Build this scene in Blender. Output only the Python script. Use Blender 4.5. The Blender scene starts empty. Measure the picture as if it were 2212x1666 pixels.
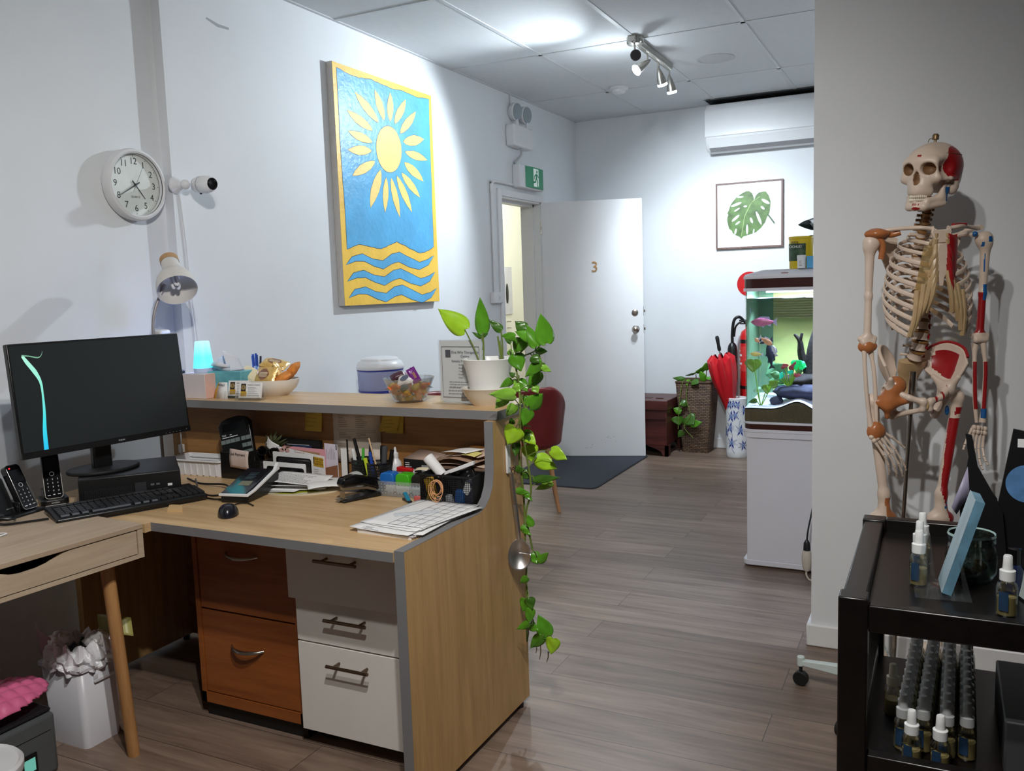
import bpy, bmesh, math, random
import numpy as np
from mathutils import Vector, Matrix, Euler
random.seed(7)
PI = math.pi
SC = bpy.context.scene
COL = SC.collection
R = math.radians

# ------------------------------------------------------------ camera, world, exposure, lights
cam_data = bpy.data.cameras.new('camera')
cam = bpy.data.objects.new('camera', cam_data)
COL.objects.link(cam)
right = Vector((0.89708542, 0.44066034, -0.03249937))
down = Vector((0.0196854, -0.11333698, -0.99336157))
fwd = Vector((-0.44141843, 0.89049042, -0.11034753))
m = Matrix((right, -down, -fwd)).transposed().to_4x4()
m.translation = (0, 0, 1.372)
cam.matrix_world = m
cam_data.sensor_width = 36.0
cam_data.lens = 1867.89 / 2212 * 36.0
cam_data.clip_start = 0.02
SC.camera = cam
SC.view_settings.view_transform = 'Standard'
SC.view_settings.look = 'None'
SC.view_settings.gamma = 1.0
SC.view_settings.use_curve_mapping = False
SC.view_settings.exposure = -0.02
w = bpy.data.worlds.new('world')
SC.world = w
w.use_nodes = True
w.node_tree.nodes['Background'].inputs[0].default_value = (0.75, 0.85, 1, 1)
w.node_tree.nodes['Background'].inputs[1].default_value = 0.02

def light(name, kind, loc, energy, color, radius=0.03, target=None, angle=90, blend=0.6):
    d = bpy.data.lights.new(name, kind)
    d.energy = energy
    d.color = color
    d.shadow_soft_size = radius
    o = bpy.data.objects.new(name, d)
    COL.objects.link(o)
    o.location = loc
    if kind == 'SPOT':
        d.spot_size = R(angle)
        d.spot_blend = blend
    if target is not None:
        o.rotation_euler = (Vector(target) - Vector(loc)).to_track_quat('-Z', 'Y').to_euler()
    return o

COOL = (0.82, 0.92, 1.0)
WARM = (1.0, 0.975, 0.94)
# reception track: two wide bulbs and the heads turned to the far wall and the floor
light('track_bulb_light', 'SPOT', (-1.665, 5.06, 2.60), 122, COOL, 0.03, (-2.85, 3.4, 1.5), 116, 0.5)
light('track_bulb_glow', 'POINT', (-1.76, 5.02, 2.52), 5, COOL, 0.03)
light('track_head_light', 'SPOT', (-1.572, 5.515, 2.55), 115, COOL, 0.03, (-1.40, 7.14, 1.35), 98, 0.85)
light('track_end_light', 'SPOT', (-1.585, 5.73, 2.55), 75, COOL, 0.03, (-1.5, 7.14, 1.0), 84, 0.8)
light('reception_fill_light', 'POINT', (0.6, 5.4, 1.9), 26, COOL, 0.25)  # added soft fill without a fixture, brightens the reception ceiling
# office track above the photographer
light('office_bulb_light', 'SPOT', (-0.42, 0.74, 2.62), 125, WARM, 0.025, (-1.6, 2.1, 0.6), 122, 0.9)
light('office_second_light', 'SPOT', (-0.28, 0.40, 2.62), 85, WARM, 0.025, (-1.35, 2.3, 0.6), 122, 0.9)
# daylight-white lamp in the corridor behind the door
light('corridor_light', 'POINT', (-3.7, 7.6, 2.5), 60, (1.0, 0.99, 0.95), 0.15)

# ------------------------------------------------------------ helpers
def lin(v):
    v = v / 255.0
    return v / 12.92 if v <= 0.04045 else ((v + 0.055) / 1.055) ** 2.4

def rgb(r, g, b):
    return (lin(r), lin(g), lin(b), 1.0)

class NT:
    def __init__(s, name):
        s.m = bpy.data.materials.new(name)
        s.m.use_nodes = True
        s.t = s.m.node_tree
        s.p = s.t.nodes['Principled BSDF']
        s.out = s.t.nodes['Material Output']
    def n(s, kind, **kw):
        nd = s.t.nodes.new(kind)
        for k, v in kw.items():
            if k.startswith('i_'):
                nd.inputs[k[2:].replace('_', ' ')].default_value = v
            else:
                setattr(nd, k, v)
        return nd
    def l(s, a, b):
        s.t.links.new(a, b)

MATS = {}
def mat(name, col, rough=0.5, metal=0.0, var=0.05, scale=14.0, bump=0.0, bscale=160.0, emit=0.0, trans=0.0, coat=0.0, sheen=0.0, stretch=None, alpha=1.0, sub=0.0):
    if name in MATS:
        return MATS[name]
    t = NT(name)
    c = rgb(*col)
    tc = t.n('ShaderNodeTexCoord')
    mp = t.n('ShaderNodeMapping')
    if stretch:
        mp.inputs['Scale'].default_value = stretch
    t.l(tc.outputs['Object'], mp.inputs['Vector'])
    nz = t.n('ShaderNodeTexNoise')
    nz.inputs['Scale'].default_value = scale
    nz.inputs['Detail'].default_value = 4
    t.l(mp.outputs['Vector'], nz.inputs['Vector'])
    cr = t.n('ShaderNodeValToRGB')
    cr.color_ramp.elements[0].position = 0.3
    cr.color_ramp.elements[1].position = 0.7
    cr.color_ramp.elements[0].color = tuple(x * (1 - var) for x in c[:3]) + (1,)
    cr.color_ramp.elements[1].color = tuple(min(1, x * (1 + var)) for x in c[:3]) + (1,)
    t.l(nz.outputs['Fac'], cr.inputs['Fac'])
    t.l(cr.outputs['Color'], t.p.inputs['Base Color'])
    t.p.inputs['Roughness'].default_value = rough
    t.p.inputs['Metallic'].default_value = metal
    t.p.inputs['Transmission Weight'].default_value = trans
    t.p.inputs['Coat Weight'].default_value = coat
    t.p.inputs['Sheen Weight'].default_value = sheen
    t.p.inputs['Alpha'].default_value = alpha
    if sub:
        t.p.inputs['Subsurface Weight'].default_value = sub
        t.p.inputs['Subsurface Radius'].default_value = (0.01, 0.008, 0.006)
    if emit:
        t.l(cr.outputs['Color'], t.p.inputs['Emission Color'])
        t.p.inputs['Emission Strength'].default_value = emit
    if bump:
        n2 = t.n('ShaderNodeTexNoise')
        n2.inputs['Scale'].default_value = bscale
        n2.inputs['Detail'].default_value = 3
        t.l(mp.outputs['Vector'], n2.inputs['Vector'])
        b = t.n('ShaderNodeBump')
        b.inputs['Strength'].default_value = bump
        b.inputs['Distance'].default_value = 0.004
        t.l(n2.outputs['Fac'], b.inputs['Height'])
        t.l(b.outputs['Normal'], t.p.inputs['Normal'])
    MATS[name] = t.m
    return t.m

def wood(name, a, b, axis='x', rough=0.45, scale=6.0, ratio=14.0, coat=0.0):
    """two-tone timber with grain running along one axis"""
    if name in MATS:
        return MATS[name]
    t = NT(name)
    tc = t.n('ShaderNodeTexCoord')
    mp = t.n('ShaderNodeMapping')
    s = [ratio, ratio, ratio]
    s['xyz'.index(axis)] = 1.0
    mp.inputs['Scale'].default_value = s
    t.l(tc.outputs['Object'], mp.inputs['Vector'])
    n1 = t.n('ShaderNodeTexNoise', i_Scale=scale * 0.35, i_Detail=6.0, i_Roughness=0.6, i_Distortion=0.4)
    n2 = t.n('ShaderNodeTexNoise', i_Scale=scale * 2.0, i_Detail=5.0, i_Roughness=0.7)
    t.l(mp.outputs['Vector'], n1.inputs['Vector'])
    t.l(mp.outputs['Vector'], n2.inputs['Vector'])
    ad = t.n('ShaderNodeMath', operation='MULTIPLY_ADD')
    ad.inputs[1].default_value = 0.45
    t.l(n2.outputs['Fac'], ad.inputs[0])
    t.l(n1.outputs['Fac'], ad.inputs[2])
    cr = t.n('ShaderNodeValToRGB')
    cr.color_ramp.elements[0].position = 0.48
    cr.color_ramp.elements[1].position = 0.95
    cr.color_ramp.elements[0].color = rgb(*a)
    cr.color_ramp.elements[1].color = rgb(*b)
    t.l(ad.outputs[0], cr.inputs['Fac'])
    t.l(cr.outputs['Color'], t.p.inputs['Base Color'])
    t.p.inputs['Roughness'].default_value = rough
    t.p.inputs['Coat Weight'].default_value = coat
    MATS[name] = t.m
    return t.m

def clear(name, tint=(255, 255, 255), refl=0.06, rough=0.02, milky=0.0, milk=(230, 235, 240)):
    """thin see-through sheet: mostly transparent, a glossy skin, and a little haze of its own colour"""
    if name in MATS:
        return MATS[name]
    t = NT(name)
    t.t.nodes.remove(t.p)
    tr = t.n('ShaderNodeBsdfTransparent')
    tr.inputs[0].default_value = rgb(*tint)
    gl = t.n('ShaderNodeBsdfGlossy')
    gl.inputs['Roughness'].default_value = rough
    lw = t.n('ShaderNodeLayerWeight')
    lw.inputs['Blend'].default_value = 0.35
    mr = t.n('ShaderNodeMapRange')
    mr.inputs['To Min'].default_value = refl
    mr.inputs['To Max'].default_value = min(1, refl * 6)
    t.l(lw.outputs['Fresnel'], mr.inputs['Value'])
    mx = t.n('ShaderNodeMixShader')
    t.l(mr.outputs[0], mx.inputs[0])
    t.l(tr.outputs[0], mx.inputs[1])
    t.l(gl.outputs[0], mx.inputs[2])
    last = mx
    if milky:
        df = t.n('ShaderNodeBsdfDiffuse')
        df.inputs[0].default_value = rgb(*milk)
        m2 = t.n('ShaderNodeMixShader')
        m2.inputs[0].default_value = milky
        t.l(mx.outputs[0], m2.inputs[1])
        t.l(df.outputs[0], m2.inputs[2])
        last = m2
    t.l(last.outputs[0], t.out.inputs['Surface'])
    MATS[name] = t.m
    return t.m

class G:
    """collects vertices and faces for one mesh"""
    def __init__(s):
        s.v = []; s.f = []; s.mi = []; s.c = 0; s.M = None
    def mat(s, i):
        s.c = i; return s
    def add(s, vs, fs):
        o = len(s.v)
        if s.M is not None:
            vs = [s.M @ Vector(p) for p in vs]
        s.v += [tuple(p) for p in vs]
        s.f += [[i + o for i in f] for f in fs]
        s.mi += [s.c] * len(fs)
        return s
    def box(s, x0, x1, y0, y1, z0, z1):
        return s.add([(x0, y0, z0), (x1, y0, z0), (x1, y1, z0), (x0, y1, z0), (x0, y0, z1), (x1, y0, z1), (x1, y1, z1), (x0, y1, z1)],
                     [(0, 3, 2, 1), (4, 5, 6, 7), (0, 1, 5, 4), (1, 2, 6, 5), (2, 3, 7, 6), (3, 0, 4, 7)])
    def cbox(s, c, d):
        return s.box(c[0] - d[0] / 2, c[0] + d[0] / 2, c[1] - d[1] / 2, c[1] + d[1] / 2, c[2] - d[2] / 2, c[2] + d[2] / 2)
    def prism(s, poly, h0, h1, axis='z', holes=None):
        """polygon (a,b) extruded along an axis: z -> (a,b,h), y -> (a,h,b), x -> (h,a,b)"""
        n = len(poly)
        mk = {'z': lambda a, b, h: (a, b, h), 'y': lambda a, b, h: (a, h, b), 'x': lambda a, b, h: (h, a, b)}[axis]
        area = sum(poly[i][0] * poly[(i + 1) % n][1] - poly[(i + 1) % n][0] * poly[i][1] for i in range(n))
        if (area < 0) != (axis == 'y'):
            poly = poly[::-1]
        vs = [mk(a, b, h0) for a, b in poly] + [mk(a, b, h1) for a, b in poly]
        fs = [list(range(n))[::-1], list(range(n, 2 * n))] + [(i, (i + 1) % n, n + (i + 1) % n, n + i) for i in range(n)]
        return s.add(vs, fs)
    def lathe(s, prof, c=(0, 0, 0), n=32, M=None, a0=0.0, a1=2 * PI):
        full = abs(a1 - a0 - 2 * PI) < 1e-6
        k = n if full else n + 1
        vs = []
        for r, z in prof:
            for i in range(k):
                a = a0 + (a1 - a0) * i / n
                p = Vector((r * math.cos(a), r * math.sin(a), z))
                if M is not None:
                    p = M @ p
                vs.append(p + Vector(c))
        fs = []
        for j in range(len(prof) - 1):
            for i in range(n):
                i2 = (i + 1) % k
                a, b, d, e = j * k + i, j * k + i2, (j + 1) * k + i2, (j + 1) * k + i
                if prof[j][0] < 1e-7 and prof[j + 1][0] < 1e-7:
                    continue
                if prof[j][0] < 1e-7:
                    fs.append((a, d, e))
                elif prof[j + 1][0] < 1e-7:
                    fs.append((a, b, e))
                else:
                    fs.append((a, b, d, e))
        return s.add(vs, fs)
    def cyl(s, p0, p1, r0, r1=None, n=20):
        r1 = r0 if r1 is None else r1
        return s.tube([p0, p1], [r0, r1], n)
    def tube(s, pts, r, n=8, closed=False, flat=1.0, up=None):
        pts = [Vector(p) for p in pts]
        k = len(pts)
        if not hasattr(r, '__len__'):
            r = [r] * k
        tan = []
        for i in range(k):
            if closed:
                t = pts[(i + 1) % k] - pts[i - 1]
            else:
                t = pts[min(i + 1, k - 1)] - pts[max(i - 1, 0)]
            tan.append(t.normalized() if t.length > 1e-9 else Vector((0, 0, 1)))
        nv = Vector(up) if up else (Vector((0, 0, 1)) if abs(tan[0].z) < 0.9 else Vector((1, 0, 0)))
        vs = []
        for i in range(k):
            if up:
                nv = Vector(up)
            nv = nv - tan[i] * nv.dot(tan[i])
            if nv.length < 1e-6:
                nv = tan[i].orthogonal()
            nv.normalize()
            bv = tan[i].cross(nv)
            for j in range(n):
                a = 2 * PI * j / n
                vs.append(pts[i] + nv * (math.cos(a) * r[i]) + bv * (math.sin(a) * r[i] * flat))
        fs = []
        for i in range(k if closed else k - 1):
            i2 = (i + 1) % k
            for j in range(n):
                j2 = (j + 1) % n
                fs.append((i * n + j, i * n + j2, i2 * n + j2, i2 * n + j))
        if not closed:
            fs.append(list(range(n))[::-1])
            fs.append([(k - 1) * n + j for j in range(n)])
        return s.add(vs, fs)
    def ell(s, c, r, n=20, rings=12, M=None):
        if not hasattr(r, '__len__'):
            r = (r, r, r)
        prof = [(math.sin(PI * i / rings), -math.cos(PI * i / rings)) for i in range(rings + 1)]
        prof[0] = (0, -1); prof[-1] = (0, 1)
        S = Matrix.Diagonal((r[0], r[1], r[2])).to_4x4()
        if M is not None:
            S = M.to_4x4() @ S
        return s.lathe(prof, c, n, S)
    def grid(s, fn, nu, nv):
        vs = [fn(i / nu, j / nv) for j in range(nv + 1) for i in range(nu + 1)]
        fs = [(j * (nu + 1) + i, j * (nu + 1) + i + 1, (j + 1) * (nu + 1) + i + 1, (j + 1) * (nu + 1) + i) for j in range(nv) for i in range(nu)]
        return s.add(vs, fs)
    def poly(s, pts):
        return s.add(pts, [list(range(len(pts)))])
    def text(s, body, size, M, depth=0.0004, align='CENTER'):
        cu = bpy.data.curves.new('lettering', 'FONT')
        cu.body = body; cu.size = size; cu.extrude = depth; cu.align_x = align; cu.align_y = 'CENTER'
        cu.resolution_u = 3
        ob = bpy.data.objects.new('lettering', cu)
        me = ob.to_mesh()
        s.add([M @ v.co for v in me.vertices], [list(p.vertices) for p in me.polygons])
        ob.to_mesh_clear()
        bpy.data.objects.remove(ob)
        bpy.data.curves.remove(cu)
        return s

def obj(name, g, mats, parent=None, off=(0, 0, 0), bevel=0.0, seg=2, solid=0.0, sub=0, angle=38):
    me = bpy.data.meshes.new(name)
    o3 = Vector(off)
    me.from_pydata([Vector(p) - o3 for p in g.v], [], g.f)
    me.update()
    if not isinstance(mats, (list, tuple)):
        mats = [mats]
    for mm in mats:
        me.materials.append(mm)
    for p, i in zip(me.polygons, g.mi):
        p.material_index = i
        p.use_smooth = True
    me.set_sharp_from_angle(angle=R(angle))
    o = bpy.data.objects.new(name, me)
    COL.objects.link(o)
    if parent is not None:
        o.parent = parent
    else:
        o.location = o3
    if solid:
        md = o.modifiers.new('solidify', 'SOLIDIFY'); md.thickness = solid; md.offset = 0
    if bevel:
        md = o.modifiers.new('bevel', 'BEVEL'); md.width = bevel; md.segments = seg; md.limit_method = 'ANGLE'; md.angle_limit = R(40)
    if sub:
        md = o.modifiers.new('subdivision', 'SUBSURF'); md.levels = sub; md.render_levels = sub
    return o

def tag(o, label, cat, group=None):
    o['label'] = label
    o['category'] = cat
    if group:
        o['group'] = group
    return o

def thing(name, label, cat, loc=(0, 0, 0), rz=0.0, group=None):
    o = bpy.data.objects.new(name, None)
    o.empty_display_size = 0.05
    COL.objects.link(o)
    o.location = loc
    o.rotation_euler = (0, 0, rz)
    return tag(o, label, cat, group)

def struct(name, g, mats, parent=None, **kw):
    o = obj(name, g, mats, parent, **kw)
    o['kind'] = 'structure'
    return o

def dup(root, loc=None, rz=None, label=None, group=None):
    def cp(o, par):
        c = o.copy()
        COL.objects.link(c)
        if par is not None:
            c.parent = par
        for ch in o.children:
            cp(ch, c)
        return c
    r = cp(root, None)
    if loc is not None: r.location = loc
    if rz is not None: r.rotation_euler = (0, 0, rz)
    if label: r['label'] = label
    if group: r['group'] = group
    return r

def axes(o, x, y, z=None):
    """matrix placing local x, y (and z) at origin o"""
    x = Vector(x).normalized(); y = Vector(y).normalized()
    z = x.cross(y).normalized() if z is None else Vector(z).normalized()
    mm = Matrix((x, y, z)).transposed().to_4x4()
    mm.translation = Vector(o)
    return mm

def towards(o, d):
    mm = Vector(d).to_track_quat('Z', 'Y').to_matrix().to_4x4()
    mm.translation = Vector(o)
    return mm

def bez(pts, n=8):
    """smooth curve through points (Catmull-Rom)"""
    P = [Vector(p) for p in pts]
    P = [P[0] * 2 - P[1]] + P + [P[-1] * 2 - P[-2]]
    out = []
    for i in range(1, len(P) - 2):
        a, b, c, d = P[i - 1:i + 3]
        for k in range(n):
            t = k / n
            out.append(0.5 * ((2 * b) + (c - a) * t + (2 * a - 5 * b + 4 * c - d) * t * t + (3 * b - a - 3 * c + d) * t ** 3))
    out.append(P[-2])
    return out

def rrect(w, h, r, n=4, cx=0, cy=0):
    out = []
    for (sx, sy, a0) in ((1, 1, 0), (-1, 1, PI / 2), (-1, -1, PI), (1, -1, 3 * PI / 2)):
        for i in range(n + 1):
            a = a0 + PI / 2 * i / n
            out.append((cx + sx * (w / 2 - r) + r * math.cos(a), cy + sy * (h / 2 - r) + r * math.sin(a)))
    return out

def lines(g, M, x0, x1, y0, y1, n, h=0.0016, seed=1, fill=(0.5, 1.0), z=0.0004):
    """printed lines of small type on a sheet, as thin ink bars"""
    rr = random.Random(seed)
    for i in range(n):
        y = y1 - (y1 - y0) * (i + 0.5) / n
        x = x0
        end = x0 + (x1 - x0) * rr.uniform(*fill)
        while x < end:
            wd = rr.uniform(0.004, 0.013) * (x1 - x0) / 0.12
            xe = min(x + wd, end)
            g.add([M @ Vector((x, y - h / 2, z)), M @ Vector((xe, y - h / 2, z)), M @ Vector((xe, y + h / 2, z)), M @ Vector((x, y + h / 2, z))], [(0, 1, 2, 3)])
            x = xe + 0.25 * wd
    return g

# ------------------------------------------------------------ shared materials
WHITE_PAINT = mat('white_wall_paint', (226, 229, 232), 0.6, var=0.02, scale=3, bump=0.04, bscale=260)
TRIM_PAINT = mat('white_trim_gloss', (228, 229, 230), 0.35, var=0.02)
CEIL = mat('ceiling_tile', (214, 217, 220), 0.85, var=0.02, scale=40)
BLACK_PL = mat('black_plastic', (16, 17, 19), 0.35, var=0.1)
BLACK_MT = mat('matt_black', (13, 13, 14), 0.6, var=0.1)
WHITE_PL = mat('white_plastic', (225, 226, 228), 0.35, var=0.02)
PAPER = mat('white_paper', (232, 232, 232), 0.7, var=0.02)
INK = mat('black_ink', (40, 40, 44), 0.7, var=0.05)
STEEL = mat('brushed_steel', (176, 172, 164), 0.28, 1.0, var=0.06, scale=60)
GREY_EDGE = mat('grey_edge_band', (122, 122, 124), 0.5, var=0.03)
BEECH = wood('beech_laminate_along', (182, 148, 104), (216, 183, 138), 'x', 0.36)
BEECH_V = wood('beech_laminate_upright', (176, 138, 86), (208, 168, 112), 'z', 0.36)
BEECH_D = wood('beech_laminate_depth', (168, 134, 98), (198, 164, 126), 'y', 0.42)
RED_PL = mat('red_plastic', (196, 24, 26), 0.35, var=0.05)
GOLD_CARD = mat('gold_card', (196, 154, 44), 0.5, var=0.06)
DARK_CARD = mat('dark_brown_card', (58, 44, 34), 0.6, var=0.1)
CANVAS_BLUE = [(3.752, 2.536), (3.841, 2.524), (3.946, 2.522), (4.042, 2.537), (4.139, 2.528), (4.24, 2.524), (4.363, 2.532), (4.51, 2.525), (4.657, 2.536), (4.647, 2.34), (4.646, 2.031), (4.639, 1.649), (4.552, 1.62), (4.473, 1.608), (4.361, 1.636), (4.237, 1.667), (4.148, 1.644), (4.078, 1.623), (3.98, 1.63), (3.87, 1.642), (3.764, 1.612), (3.761, 1.86), (3.751, 2.08), (3.752, 2.342)]
CANVAS_PETALS = [[(3.898, 2.445), (3.921, 2.409), (3.959, 2.371), (4.013, 2.34), (4.067, 2.321), (4.103, 2.315), (4.105, 2.317), (4.098, 2.338), (4.069, 2.372), (4.019, 2.406), (3.956, 2.43)], [(4.086, 2.49), (4.084, 2.454), (4.091, 2.411), (4.113, 2.374), (4.142, 2.347), (4.165, 2.336), (4.167, 2.337), (4.173, 2.357), (4.17, 2.393), (4.153, 2.433), (4.12, 2.467)], [(4.238, 2.502), (4.216, 2.466), (4.2, 2.424), (4.199, 2.385), (4.21, 2.355), (4.223, 2.341), (4.225, 2.341), (4.241, 2.36), (4.257, 2.394), (4.263, 2.435), (4.254, 2.473)], [(4.396, 2.492), (4.35, 2.461), (4.305, 2.422), (4.277, 2.383), (4.266, 2.351), (4.269, 2.334), (4.272, 2.334), (4.3, 2.348), (4.339, 2.378), (4.373, 2.417), (4.391, 2.458)], [(4.5, 2.44), (4.443, 2.413), (4.386, 2.377), (4.345, 2.339), (4.324, 2.305), (4.322, 2.287), (4.324, 2.286), (4.357, 2.298), (4.406, 2.325), (4.453, 2.363), (4.484, 2.405)], [(4.58, 2.29), (4.529, 2.298), (4.469, 2.299), (4.413, 2.284), (4.37, 2.263), (4.35, 2.245), (4.35, 2.243), (4.374, 2.233), (4.421, 2.23), (4.479, 2.239), (4.535, 2.262)], [(4.607, 2.169), (4.568, 2.187), (4.513, 2.202), (4.452, 2.205), (4.397, 2.199), (4.366, 2.191), (4.365, 2.189), (4.38, 2.177), (4.42, 2.163), (4.478, 2.155), (4.546, 2.159)], [(4.553, 2.037), (4.531, 2.068), (4.493, 2.098), (4.441, 2.12), (4.388, 2.129), (4.354, 2.129), (4.352, 2.128), (4.357, 2.11), (4.383, 2.084), (4.429, 2.06), (4.492, 2.045)], [(4.506, 1.937), (4.485, 1.971), (4.45, 2.009), (4.401, 2.04), (4.351, 2.059), (4.32, 2.065), (4.318, 2.064), (4.322, 2.045), (4.347, 2.014), (4.39, 1.981), (4.449, 1.954)], [(4.409, 1.844), (4.398, 1.89), (4.374, 1.944), (4.336, 1.993), (4.294, 2.028), (4.266, 2.042), (4.264, 2.042), (4.264, 2.018), (4.279, 1.975), (4.312, 1.925), (4.36, 1.879)], [(4.277, 1.806), (4.281, 1.853), (4.275, 1.911), (4.254, 1.965), (4.228, 2.005), (4.207, 2.024), (4.205, 2.023), (4.198, 1.999), (4.2, 1.954), (4.215, 1.899), (4.245, 1.847)], [(4.129, 1.826), (4.151, 1.866), (4.169, 1.916), (4.173, 1.965), (4.167, 2.003), (4.157, 2.022), (4.155, 2.021), (4.14, 2.001), (4.123, 1.961), (4.114, 1.912), (4.118, 1.864)], [(3.99, 1.842), (4.036, 1.883), (4.08, 1.936), (4.106, 1.99), (4.112, 2.035), (4.105, 2.058), (4.102, 2.058), (4.072, 2.037), (4.033, 1.994), (4.002, 1.941), (3.989, 1.886)], [(3.84, 1.999), (3.894, 2.007), (3.955, 2.024), (4.008, 2.051), (4.042, 2.079), (4.053, 2.098), (4.052, 2.1), (4.019, 2.098), (3.967, 2.085), (3.912, 2.062), (3.868, 2.03)], [(3.811, 2.131), (3.85, 2.12), (3.902, 2.115), (3.957, 2.122), (4.003, 2.137), (4.028, 2.151), (4.028, 2.153), (4.008, 2.162), (3.965, 2.169), (3.911, 2.166), (3.856, 2.15)], [(3.821, 2.23), (3.852, 2.211), (3.898, 2.194), (3.953, 2.188), (4.005, 2.191), (4.036, 2.198), (4.038, 2.2), (4.024, 2.213), (3.987, 2.229), (3.934, 2.238), (3.873, 2.237)], [(3.821, 2.336), (3.85, 2.309), (3.894, 2.283), (3.952, 2.266), (4.008, 2.26), (4.043, 2.262), (4.045, 2.263), (4.034, 2.281), (3.999, 2.304), (3.944, 2.324), (3.879, 2.334)]]
CANVAS_DISC = [(4.326, 2.199), (4.325, 2.173), (4.318, 2.147), (4.306, 2.123), (4.29, 2.102), (4.271, 2.083), (4.249, 2.069), (4.225, 2.059), (4.2, 2.054), (4.175, 2.054), (4.151, 2.058), (4.13, 2.068), (4.111, 2.082), (4.095, 2.099), (4.083, 2.12), (4.076, 2.142), (4.073, 2.167), (4.075, 2.191), (4.081, 2.216), (4.092, 2.239), (4.107, 2.26), (4.125, 2.278), (4.146, 2.293), (4.17, 2.304), (4.194, 2.31), (4.219, 2.311), (4.243, 2.307), (4.266, 2.299), (4.286, 2.286), (4.302, 2.268), (4.315, 2.247), (4.323, 2.224)]
CANVAS_WAVES = [[(3.746, 1.529), (3.803, 1.573), (3.896, 1.589), (3.99, 1.564), (4.089, 1.556), (4.178, 1.595), (4.259, 1.606), (4.357, 1.58), (4.468, 1.552), (4.568, 1.571), (4.637, 1.596), (4.569, 1.539), (4.465, 1.509), (4.352, 1.525), (4.245, 1.554), (4.174, 1.541), (4.085, 1.511), (4.003, 1.525), (3.909, 1.552), (3.831, 1.551)], [(3.751, 1.443), (3.807, 1.486), (3.901, 1.501), (3.996, 1.475), (4.095, 1.465), (4.184, 1.502), (4.265, 1.512), (4.364, 1.485), (4.476, 1.454), (4.576, 1.471), (4.645, 1.496), (4.577, 1.44), (4.472, 1.411), (4.359, 1.429), (4.252, 1.46), (4.18, 1.448), (4.091, 1.42), (4.009, 1.435), (3.914, 1.463), (3.836, 1.463)], [(3.756, 1.357), (3.813, 1.399), (3.908, 1.412), (4.003, 1.384), (4.102, 1.373), (4.192, 1.409), (4.273, 1.418), (4.373, 1.388), (4.485, 1.356), (4.586, 1.371), (4.655, 1.395), (4.587, 1.34), (4.481, 1.312), (4.368, 1.332), (4.26, 1.365), (4.188, 1.355), (4.098, 1.327), (4.016, 1.344), (3.921, 1.374), (3.842, 1.376)]]
LEAF = [(-1.3345, 2.0133), (-1.3384, 2.039), (-1.3484, 2.0679), (-1.3709, 2.0865), (-1.3935, 2.0883), (-1.4332, 2.0716), (-1.4732, 2.0434), (-1.5077, 2.0061), (-1.5251, 1.9731), (-1.531, 1.9507), (-1.5455, 1.9231), (-1.5369, 1.911), (-1.5457, 1.8887), (-1.5458, 1.86), (-1.5373, 1.825), (-1.5317, 1.8017), (-1.5087, 1.7831), (-1.503, 1.7655), (-1.4801, 1.747), (-1.4514, 1.7339), (-1.4343, 1.717), (-1.4171, 1.7349), (-1.3944, 1.7393), (-1.3603, 1.7488), (-1.3208, 1.7607), (-1.2815, 1.7924), (-1.248, 1.8355), (-1.2341, 1.8741), (-1.2147, 1.9065), (-1.2091, 1.9509), (-1.2064, 1.9955), (-1.2202, 2.0412), (-1.2424, 2.0737), (-1.2646, 2.0754), (-1.298, 2.0696), (-1.3204, 2.0489)]
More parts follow.
